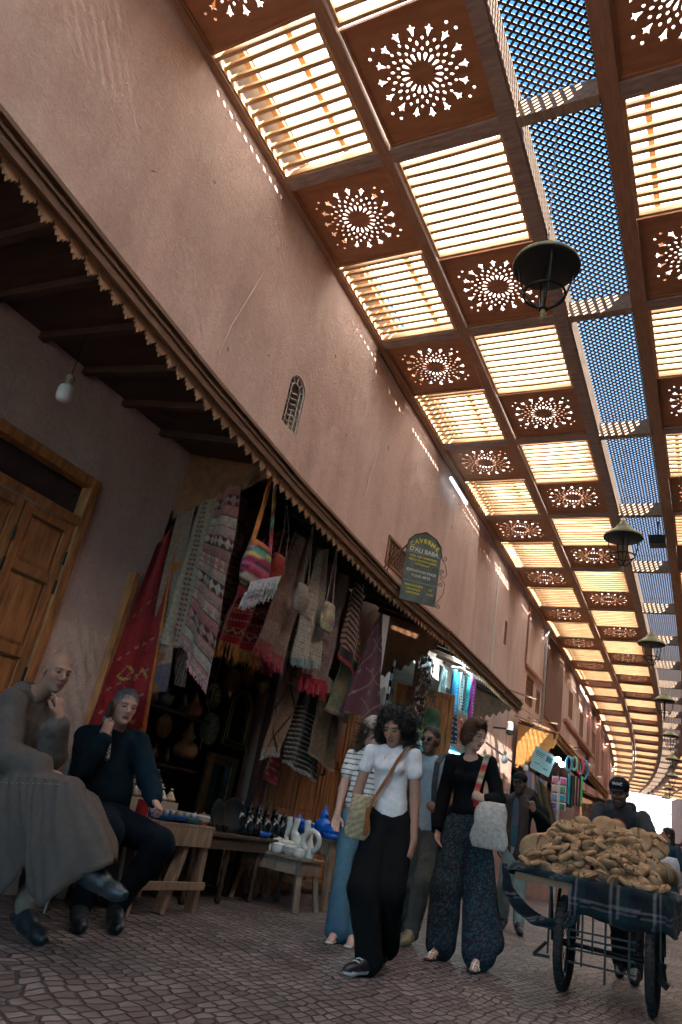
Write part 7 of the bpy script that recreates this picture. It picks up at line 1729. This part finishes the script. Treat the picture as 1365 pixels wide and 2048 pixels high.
def bulb(c, up, lab, s=1., em=0):
    t = thing('light_bulb', lab, 'bulb', c); mb = MB(); M = T(*c) @ Matrix.Diagonal((s,s,s,1))
    mb.lathe([(.0001,-.075),(.03,-.07),(.045,-.055),(.05,-.03),(.05,.01),(.042,.035),(.025,.05),(.0001,.055)], 18, M)
    sub(mb.build('glass', mat('milk_glass', (.62,.56,.56), .35, var=.03), smooth=True), t)
    m2 = MB().lathe([(.024,.045),(.024,.075),(.028,.08),(.028,.11),(.0001,.115)], 12, M); m3_ = MB().tube([M @ Vector((0,0,.11)), Vector(c)+Vector(up)], .003, 5); sub(m3_.build('cord', BLACKM), t); sub(m2.build('socket', mat('brass_socket', (.3,.24,.16), .5, .4)), t); return t
bulb((-3.70,2.55,3.03), (-.02,0,.50), 'white milk glass bulb hanging under the near awning by the pine door', 1.05)
bulb((-3.16,12.0,2.16), (0,0,1.1), 'bare white bulb hanging on a wire right of the woman in black', 1.)
bulb((-3.28,14.0,2.27), (0,0,1.0), 'bare white bulb hanging above the man in the black cap', 1.)
w1 = MB().tube([(-4.2,14.3,3.35),(-3.8,13.2,3.25),(-3.16,12.0,3.25),(-3.22,13,3.18),(-3.28,14.0,3.27),(-3.5,16.5,3.3)], .006, 5); tag(w1.build('cable', BLACKM), 'thin black wire carrying the bare bulbs beside the scarf shop', 'cable')
wl = thing('wall_lamp', 'small black and white wall lamp at the corner before the orange canopy', 'lamp', (-4.0,15.4,3.1))
sub(MB().lathe([(.07,0),(.07,.14),(.05,.17),(.0001,.18)], 14, T(-4.0,15.4,3.12)).build('shade', mat('lamp_white', (.6,.6,.58), .4)), wl); sub(MB().lathe([(.075,-.08),(.075,-.005),(.04,-.10)][::-1]+[], 14, T(-4.0,15.4,3.12)).box((-.35,-.02,.0),(-.05,.02,.04), T(-4.0,15.4,3.12)).build('base', BLACKM), wl)

# ------------------------------------------------------------------ hand painted hanging sign
P1, P2 = Vector((-3.16,7.0,3.18)), Vector((-2.84,7.28,3.18)); dx = (P2-P1).normalized(); Wd = (P2-P1).length; nn = Vector((dx.y,-dx.x,0))
SM = Matrix(((dx.x,-nn.x,0,P1.x+dx.x*Wd/2),(dx.y,-nn.y,0,P1.y+dx.y*Wd/2),(0,0,1,3.17),(0,0,0,1)))
sg = thing('painted_sign', 'green hand painted sign board with pointed arch top reading CAVERNE ALI BABA', 'sign', tuple(P1))
Hs = .86; hw = Wd/2
out_ = [(-hw,0),(hw,0),(hw,Hs*.68),(hw*1.04,Hs*.72),(hw*.98,Hs*.76),(hw*.93,Hs*.84),(hw*.62,Hs*.93),(0,Hs),(-hw*.62,Hs*.93),(-hw*.93,Hs*.84),(-hw*.98,Hs*.76),(-hw*1.04,Hs*.72),(-hw,Hs*.68)]
sub(MB().prism(out_, .014, SM).build('board', mat('faded_green_paint', (.065,.105,.09), .6, var=.45, scale=9, col2=(.16,.15,.13))), sg)
rim = MB().tube([SM @ Vector((x,-.002,z)) for x, z in out_[2:]], .008, 6); sub(rim.build('rim', mat('dark_red_rim', (.10,.05,.04), .6)), sg)
YL, WL = mat('sign_yellow', (.58,.47,.03), .7), mat('sign_cream', (.55,.52,.42), .7)
def sgn(txt, x, z, size, m, rot=0., bold=.002):
    Mx = SM @ Matrix.Translation((x, -.003, z)) @ Euler((math.radians(90), 0, 0)).to_matrix().to_4x4() @ Euler((0,0,rot)).to_matrix().to_4x4()
    return textmesh(txt, size, m, Mx, sg, bold=bold)
for k, ch in enumerate('CAVERNE'):
    t = (k-3)/3; sgn(ch, t*hw*.72, Hs*(.865-.075*t*t), .072, YL, -t*.42, .003)
sgn("D'ALI BABA", 0, Hs*.715, .070, WL, -.02, .0022)
for k, l in enumerate(("TAPIS CUIR ARGENTERIE", "BIJOUX ANCIENS LAMPES", "ARTISANAT")): sgn(l, 0, Hs*(.625-.052*k), .030 if k < 2 else .034, YL, -.01, .001)
sgn("EXPOSITION POUR", 0, Hs*.42, .042, WL, -.01, .0012); sgn("TOUS ARTS", 0, Hs*.355, .044, WL, -.01, .0012)
for k, l in enumerate(("MAROQUINERIE", "CERAMIQUE", "LANTERNES")): sgn(l, -hw*.32, Hs*(.215-.05*k), .030, YL, 0, .001)
sgn("DE", hw*.62, Hs*.20, .03, YL, 0, .001); sgn("LUXE", hw*.62, Hs*.14, .034, YL, 0, .001)
ln = MB().box((-hw*.97,-.004,Hs*.668),(hw*.97,-.001,Hs*.682), SM).box((-hw*.97,-.004,Hs*.268),(hw*.97,-.001,Hs*.280), SM); sub(ln.build('painted_line', mat('grey_blue_paint', (.20,.24,.25), .7)), sg)
IR = mat('rusty_iron', (.16,.085,.06), .7, .3); sc_ = MB()
def scroll(cx, cz, r, turns, st, sgnn=1): return [SM @ Vector((cx+r*(1-.8*k/24)*math.cos(st+sgnn*turns*2*PI*k/24), .007, cz+r*(1-.8*k/24)*math.sin(st+sgnn*turns*2*PI*k/24))) for k in range(25)]
sc_.tube(scroll(hw+.05, Hs*.70, .035, 1.3, PI), .004, 5); sc_.tube([SM @ Vector(p) for p in ((hw+.02,.007,Hs*.68),(hw+.07,.007,Hs*.60),(hw+.10,.007,Hs*.48),(hw+.06,.007,Hs*.42),(hw+.01,.007,Hs*.47))], .004, 5)
sc_.tube(scroll(hw+.03, Hs*.50, .03, 1.3, 0), .004, 5); sc_.tube(scroll(hw+.035, Hs*.33, .03, 1.3, PI), .004, 5)
sc_.tube([SM @ Vector(p) for p in ((hw+.02,.007,Hs*.42),(hw+.09,.007,Hs*.34),(hw+.08,.007,Hs*.2),(hw+.02,.007,.06),(hw+.01,.007,.0))], .004, 5); sc_.tube(scroll(hw+.04, .02, .028, 1.3, PI), .004, 5)
sub(sc_.build('scrollwork', IR), sg)
arm = MB().tube([SM @ Vector((-hw*.98,.007,Hs*.76)), (-3.75,7.9,4.02), (-4.22,8.6,4.1)], .010, 6).tube([(-3.75,7.9,4.02), (-4.22,8.6,3.8)], .008, 6); sub(arm.build('bracket', IR), sg)

# ------------------------------------------------------------------ scarf shop
LED = mat('led_panel', (.8,.95,1.), .4, emis=(.75,.97,1.), estr=6.)
for k, (x, y) in enumerate(((-3.62,10.62),(-3.72,11.35))):
    t = tag(MB().lathe([(.0001,0),(.13,0),(.135,.012),(.0001,.02)], 24, T(x,y,3.44)).build('ceiling_light', LED, smooth=False), ('nearer','farther')[k]+' of two round white ceiling lights in the scarf shop awning', 'lamp')
    pl = bpy.data.lights.new('shop_lamp', 'POINT'); pl.energy = 6; pl.color = (.65,.93,1.); pl.shadow_soft_size = .12; po = bpy.data.objects.new('shop_lamp', pl); C.objects.link(po); po.location = (x, y, 3.36)
TQ = mat('turquoise_neon', (.1,.5,.55), .4, emis=(.12,.75,.85), estr=2.2)
tag(MB().bar((-3.72,9.75,2.0),(-3.72,11.4,2.06), .04, .03).build('neon_strip', TQ), 'glowing turquoise light strip along the counter edge of the scarf shop', 'lamp')
cnt = thing('shop_counter', 'shop counter stacked with blue goods below the turquoise strip', 'counter', (-3.9,10.6,0))
sub(MB().box((-4.35,9.72,0),(-3.75,11.7,1.95)).build('cabinet', mat('teal_cabinet', (.05,.16,.18), .6)), cnt); sub(MB().box((-4.38,9.70,1.951),(-3.735,11.72,1.985)).build('counter_top', mat('white_laminate', (.5,.55,.55), .5)), cnt)
def sfcol(base, alt, fx, fz, mode=0):
    def f(u, v):
        if mode == 0: return alt if (abs(frac(u*fx)-.5)+abs(frac(v*fz)-.5)) < .28 else base
        if mode == 1: return alt if frac(u*fx+v*fz) < .35 else base
        if mode == 2: return alt if (frac(u*fx) < .12 or frac(v*fz) < .1) else base
        return base
    return f
SCF = [((10.56,10.66),3.22,2.66,(.03,.19,.33),(.02,.10,.20),3,'deep blue'),((10.66,10.92),3.25,2.62,(.06,.30,.50),(.03,.14,.32),2,'bright blue bordered'),((10.92,11.16),3.27,2.70,(.45,.55,.58),(.05,.10,.15),0,'grey and white patterned'),((11.16,11.24),3.28,2.72,(.05,.07,.09),(.3,.3,.3),1,'thin charcoal'),((11.24,11.48),3.30,2.74,(.03,.38,.46),(.1,.55,.6),1,'turquoise'),((11.48,11.78),3.34,2.70,(.38,.06,.34),(.55,.3,.5),0,'magenta fringed')]
for (ya,yb),zt,zb,c1,c2,md,nm in SCF:
    o, bot = cloth('hanging_scarf', [(-3.70,ya,zt),(-3.70,yb,zt),(-3.70,yb,zb),(-3.70,ya,zb)], 20, 50, sfcol(c1,c2,4,12,md), wave=.012, nw=1.5, m=COTTON, out=(1,0,0)); tag(o, nm+' scarf hanging from the white hanger', 'scarf', 'scarves on the hanger'); fringe(bot, .05, c2 if md else c1, o, 16)
hg = MB().tube([(-3.72,10.55,3.26),(-3.72,11.15,3.40),(-3.72,11.8,3.36)], .012, 6).tube([(-3.72,11.15,3.40),(-3.72,11.16,3.47),(-3.72,11.28,3.50),(-3.72,11.34,3.45)], .009, 6); tag(hg.build('coat_hanger', mat('white_plastic', (.6,.6,.6), .4)), 'white curved hanger under the awning lights holding scarves', 'hanger')
for cor, c1, c2, md, nm in (([(-3.72,10.02,3.15),(-3.72,10.38,3.15),(-3.72,10.30,2.75),(-3.72,10.03,2.75)],(.42,.58,.62),(.30,.44,.5),2,'pale aqua folded shawl with dark hem'),([(-3.74,9.92,2.74),(-3.74,10.16,2.74),(-3.74,10.22,2.1),(-3.74,10.0,2.1)],(.03,.10,.17),(.03,.10,.17),3,'navy cloth at the left of the shop front'),([(-3.70,10.17,2.74),(-3.70,10.27,2.74),(-3.70,10.33,2.1),(-3.70,10.24,2.1)],(.42,.30,.62),(.42,.30,.62),3,'narrow lilac scarf'),([(-3.74,10.28,2.74),(-3.74,10.40,2.74),(-3.74,10.46,2.1),(-3.74,10.34,2.1)],(.10,.30,.36),(.1,.3,.36),3,'plain teal scarf beside the lilac one'),([(-3.72,10.42,2.68),(-3.72,10.66,2.70),(-3.72,10.68,2.08),(-3.72,10.48,2.08)],(.30,.48,.46),(.08,.22,.24),0,'green and white diamond scarf')):
    o, bot = cloth('hanging_scarf', cor, 16, 36, sfcol(c1,c2,3,9,md), wave=.012, nw=1, m=COTTON, out=(1,0,0)); tag(o, nm+' at the scarf shop front', 'scarf', 'cloths at the scarf shop front')
for k, (y, c1, c2, nm) in enumerate(((10.80,(.02,.03,.06),(.4,.42,.45),'black and white spotted'),(11.12,(.45,.14,.10),(.5,.4,.3),'coral'),(11.42,(.25,.38,.42),(.5,.5,.5),'pale blue'))):
    o, bot = cloth('folded_cloth', [(-3.72,y,2.60),(-3.72,y+.28,2.62),(-3.72,y+.28,2.18),(-3.72,y,2.16)], 14, 24, sfcol(c1,c2,4,6,0), wave=.015, nw=1, m=COTTON, out=(1,0,0)); tag(o, nm+' cloth hanging below the row of scarves', 'scarf', 'cloths below the scarves')
for k in range(7):
    c = [(.03,.16,.40),(.05,.30,.5),(.2,.35,.5),(.02,.10,.30)][k%4]; m_ = MB().ball((-3.82, 10.0+k*.24, 2.06+.02*(k%2)), (.10,.12,.085), 16, 10, c); tag(m_.build('blue_pottery', GLZ, smooth=True, colors=True), 'blue glazed pot in the row along the scarf shop counter', 'pot', 'blue pots on the shop counter')
gb = bagmesh((-3.66,9.82,2.34), .36, .26, .16, lambda u,t: (.07,.13,.06), dirv=(.2,1,0)); gb.name = 'green_bag'; tag(gb, 'olive green cloth bag hanging behind the curly haired woman', 'bag'); band('strap', [(-3.66,9.72,2.45),(-3.66,9.8,2.75),(-3.66,9.9,2.45)], .015, .006, lambda i: (.02,.02,.02), gb)
rk = thing('jewellery_rack', 'dark rack of dangling earrings and beads at the scarf shop entrance', 'rack', (-3.85,9.6,2.2))
sub(MB().box((-3.86,9.42,2.2),(-3.82,9.98,3.2)).build('panel', mat('dark_red_post')), rk)
bd = MB()
for k in range(240): 
    c = random.choice(((.30,.16,.10),(.12,.05,.03),(.4,.3,.22),(.2,.12,.1),(.45,.42,.4))); bd.ball((-3.80+random.uniform(-.01,.02), random.uniform(9.44,9.96), random.uniform(2.15,3.2)), (.012,.014,random.uniform(.015,.035)), 6, 4, c)
tag(sub(bd.build('beads', GLZ, colors=True), rk), kind='stuff')
bp2 = MB()
for k in range(12): bp2.lathe([(.018,0),(.018,.09)], 10, T(-3.8+.0,8.42+.012*k,1.75+.09*k), col=(.35,.55,.65) if k%2 else (.02,.02,.03))
tag(bp2.build('striped_pole', GLZ, colors=True), 'thin pole striped black and pale blue beside the purple cloth', 'pole')
for k, (y, z, r, c) in enumerate(((14.9,2.42,.17,(.28,.30,.32)),(15.5,2.34,.15,(.40,.22,.14)),(16.1,2.30,.17,(.45,.45,.45)),(16.6,2.2,.13,(.35,.18,.12)))):
    x = WX-.12+bend(y)+.06; tag(MB().lathe([(.0001,.0),(r,.02),(r*.97,.035),(.0001,.03)], 20, T(x,y,z,ry=math.radians(90)) @ Matrix.Diagonal((1.25,.8,1,1)), col=c).build('hanging_pan', BR2, smooth=True, colors=True), ('grey','copper coloured','bright silver','small copper')[k]+' oval tray hanging on the plain wall past the scarf shop', 'tray')
rl = MB().bar((-4.22,14.5,2.7),(-4.25,17.2,2.62), .03, .03); tag(rl.build('hanging_rail', BLACKM), 'black rail on the wall above the oval trays', 'rail')

# ------------------------------------------------------------------ trinket stall
by_ = 17.0
ps = thing('notice_board', 'pale blue printed poster hanging under the orange canopy', 'poster', (-3.6,by_,2.7))
A, B_, C_, D_ = Vector((-3.80,17,3.09)), Vector((-3.33,17,2.88)), Vector((-3.48,17,2.44)), Vector((-3.90,17,2.60))
m_ = MB(); m_.add([A,B_,C_,D_]+[v+Vector((0,.008,0)) for v in (A,B_,C_,D_)], [(0,1,2,3),(7,6,5,4),(0,4,5,1),(1,5,6,2),(2,6,7,3),(3,7,4,0)]); sub(m_.build('sheet', mat('pale_blue_paper', (.28,.58,.66), .6, var=.05)), ps)
ex_ = (B_-A).normalized(); ez_ = (A-D_).normalized(); m_ = MB()
for (u0,u1,v0,v1) in ((.1,.55,.80,.84),(.1,.5,.72,.76),(.62,.9,.60,.86),(.12,.5,.64,.67),(.15,.42,.30,.335),(.5,.56,.28,.31),(.62,.85,.22,.27)):
    q = [D_.lerp(C_,u).lerp(A.lerp(B_,u),v)+Vector((0,-.003,0)) for u, v in ((u0,v0),(u1,v0),(u1,v1),(u0,v1))]; m_.add(q, [(0,1,2,3)])
sub(m_.build('print', mat('poster_ink', (.06,.14,.2), .6)), ps)
g2 = [(-3.98,17.05,2.58),(-3.5,17.05,2.40)]
for k in range(9):
    c = [(.35,.08,.15),(.1,.2,.4),(.2,.15,.25),(.4,.25,.2),(.05,.15,.3)][k%5]; x = -4.0+k*.055; z = 2.55-k*.025
    tag(MB().box((x,17.03,z-.34),(x+.05,17.06,z), None, c).build('hanging_packet', GLZ, colors=True), 'dark glossy packet in the row under the blue poster', 'packet', 'packets under the poster')
PKC = [[(.6,.15,.25),(.6,.35,.30),(.25,.3,.45),(.15,.1,.35)],[(.55,.05,.30),(.10,.25,.12),(.02,.30,.45),(.08,.22,.10)]]
for cx_ in range(2):
    for rz_ in range(4):
        x, z = -3.40+.17*cx_, 2.33-rz_*.175; t = thing('blister_pack', ('left','right')[cx_]+' column '+('top','second','third','bottom')[rz_]+' coloured trinket pack at the stall', 'packet', (x,17,z), group='trinket packs hanging at the stall')
        sub(MB().box((x,17.0,z),(x+.145,17.008,z+.155)).build('card', mat('pack_card', (.62,.60,.60), .4)), t); sub(MB().box((x+.02,16.975,z+.01),(x+.125,16.999,z+.125), None, PKC[cx_][rz_]).build('trinket', GLZ, colors=True, bevel=.008), t)
for k, (x, z) in enumerate(((-3.29,2.84),(-3.20,2.75))):
    tag(MB().ball((x,17.0,z), (.065,.05,.06), 14, 8).build('light_bulb', mat('lit_bulb', (.8,.95,.95), .4, emis=(.85,1.,1.), estr=4.)), ('left','right')[k]+' of two glowing bulbs in the trinket stall', 'bulb')
for k, (x, z, c, r) in enumerate(((-3.05,2.78,(.10,.30,.45),.10),(-2.94,2.80,(.25,.5,.35),.09),(-2.82,2.76,(.55,.07,.05),.11),(-2.74,2.70,(.05,.22,.50),.13))):
    tag(MB().tube([(x+r*.6*math.cos(a), 17.0+.03*k, z+r*1.5*math.sin(a)) for a in np.linspace(0,2*PI,20)[:-1]], .028, 8, c, closed=True).build('hose_coil', GLZ, smooth=True, colors=True), ('pale blue','green','red','bright blue')[k]+' coiled tube hanging at the right of the trinket stall', 'coil')
for k, (x, c) in enumerate(((-3.03,(.03,.45,.5)),(-2.98,(.03,.04,.04)),(-2.92,(.05,.06,.05)),(-2.86,(.12,.03,.05)),(-2.80,(.04,.05,.05)),(-2.76,(.2,.6,.2)))):
    o, bt_2 = cloth('hanging_strap', [(x-.02,17.0,2.55),(x+.02,17.0,2.55),(x+.02,17.0,1.92),(x-.02,17.0,1.95)], 3, 10, lambda u,v: c, wave=.01, nw=1, m=COTTON, out=(0,-1,0)); tag(o, ('turquoise','black','dark olive','maroon','charcoal','bright green')[k]+' strap hanging below the coiled tubes', 'strap', 'straps hanging at the trinket stall')
tag(MB().box((-3.27,17.02,0),(-3.22,17.07,2.4)).build('stall_post', mat('white_post', (.5,.48,.46), .6)), 'thin white post at the corner of the trinket stall', 'post')
o, _b = cloth('hanging_cloth', [(-3.75,16.8,2.45),(-3.45,16.8,2.2),(-3.15,16.8,1.35),(-3.45,16.8,1.35)], 20, 30, lambda u,v: mixc((.13,.11,.05),(.07,.055,.03),tri(u*3)), wave=.03, nw=2, out=(0,-1,0)); tag(o, 'olive brown cloth draped below the trinket packs behind the capped man', 'cloth')
tag(MB().box((-3.9,17.3,0),(-2.95,17.9,1.9)).build('stall_cabinet', STUCCO2), 'pink plastered counter block of the trinket stall', 'counter')
o, _b = cloth('hanging_hide', [(-3.55,22,2.35),(-3.1,22,2.4),(-2.95,22,1.5),(-3.5,22,1.4)], 20, 30, lambda u,v: mixc((.35,.24,.16),(.10,.06,.04),h1(int(u*8),int(v*9))), wave=.05, nw=2, out=(0,-1,0)); tag(o, 'mottled brown hide hanging past the trinket stall', 'hide')

# ------------------------------------------------------------------ chairs
def chair(c, rz, lab):
    t = thing('metal_chair', lab, 'chair', (c[0], c[1], 0)); M = T(c[0], c[1], 0, rz=rz); MT = mat('chair_steel', (.24,.22,.20), .45, .6)
    for a, b_ in (((-.19,-.19,.43),(-.22,-.22,0)),((.19,-.19,.43),(.23,-.22,0)),((-.19,.19,.43),(-.24,.22,0)),((.19,.19,.43),(.23,.22,0))): sub(MB().tube([M @ Vector(a), M @ Vector(b_)], .012, 8).build('leg', MT), t)
    sub(MB().box((-.21,-.21,.43),(.21,.21,.455), M).build('seat', mat('woven_seat', (.30,.22,.16), .8, bump=.5), bevel=.01), t)
    sub(MB().tube([M @ Vector(p) for p in ((-.2,-.19,.44),(-.26,-.19,.85),(-.26,.19,.85),(-.2,.19,.44))], .012, 8).build('back_frame', MT), t)
    sub(MB().box((-.265,-.17,.62),(-.245,.17,.84), M).build('backrest', mat('red_plastic', (.50,.02,.03), .4)), t); return t
chair((-3.78,3.12), -.05, 'steel legged chair under the man in the grey robe')
chair((-3.80,3.98), -.45, 'steel legged chair under the man in the navy jacket')
rb = MB().lathe([(.0001,0),(.09,0),(.11,.2),(.115,.205)], 18, T(-3.55,4.10,.601-.17)); 
tag(MB().box((-3.53,4.06,.44),(-3.49,4.14,.72)).build('red_bag', mat('red_plastic')), 'red plastic bag behind the hand of the man in navy', 'bag')
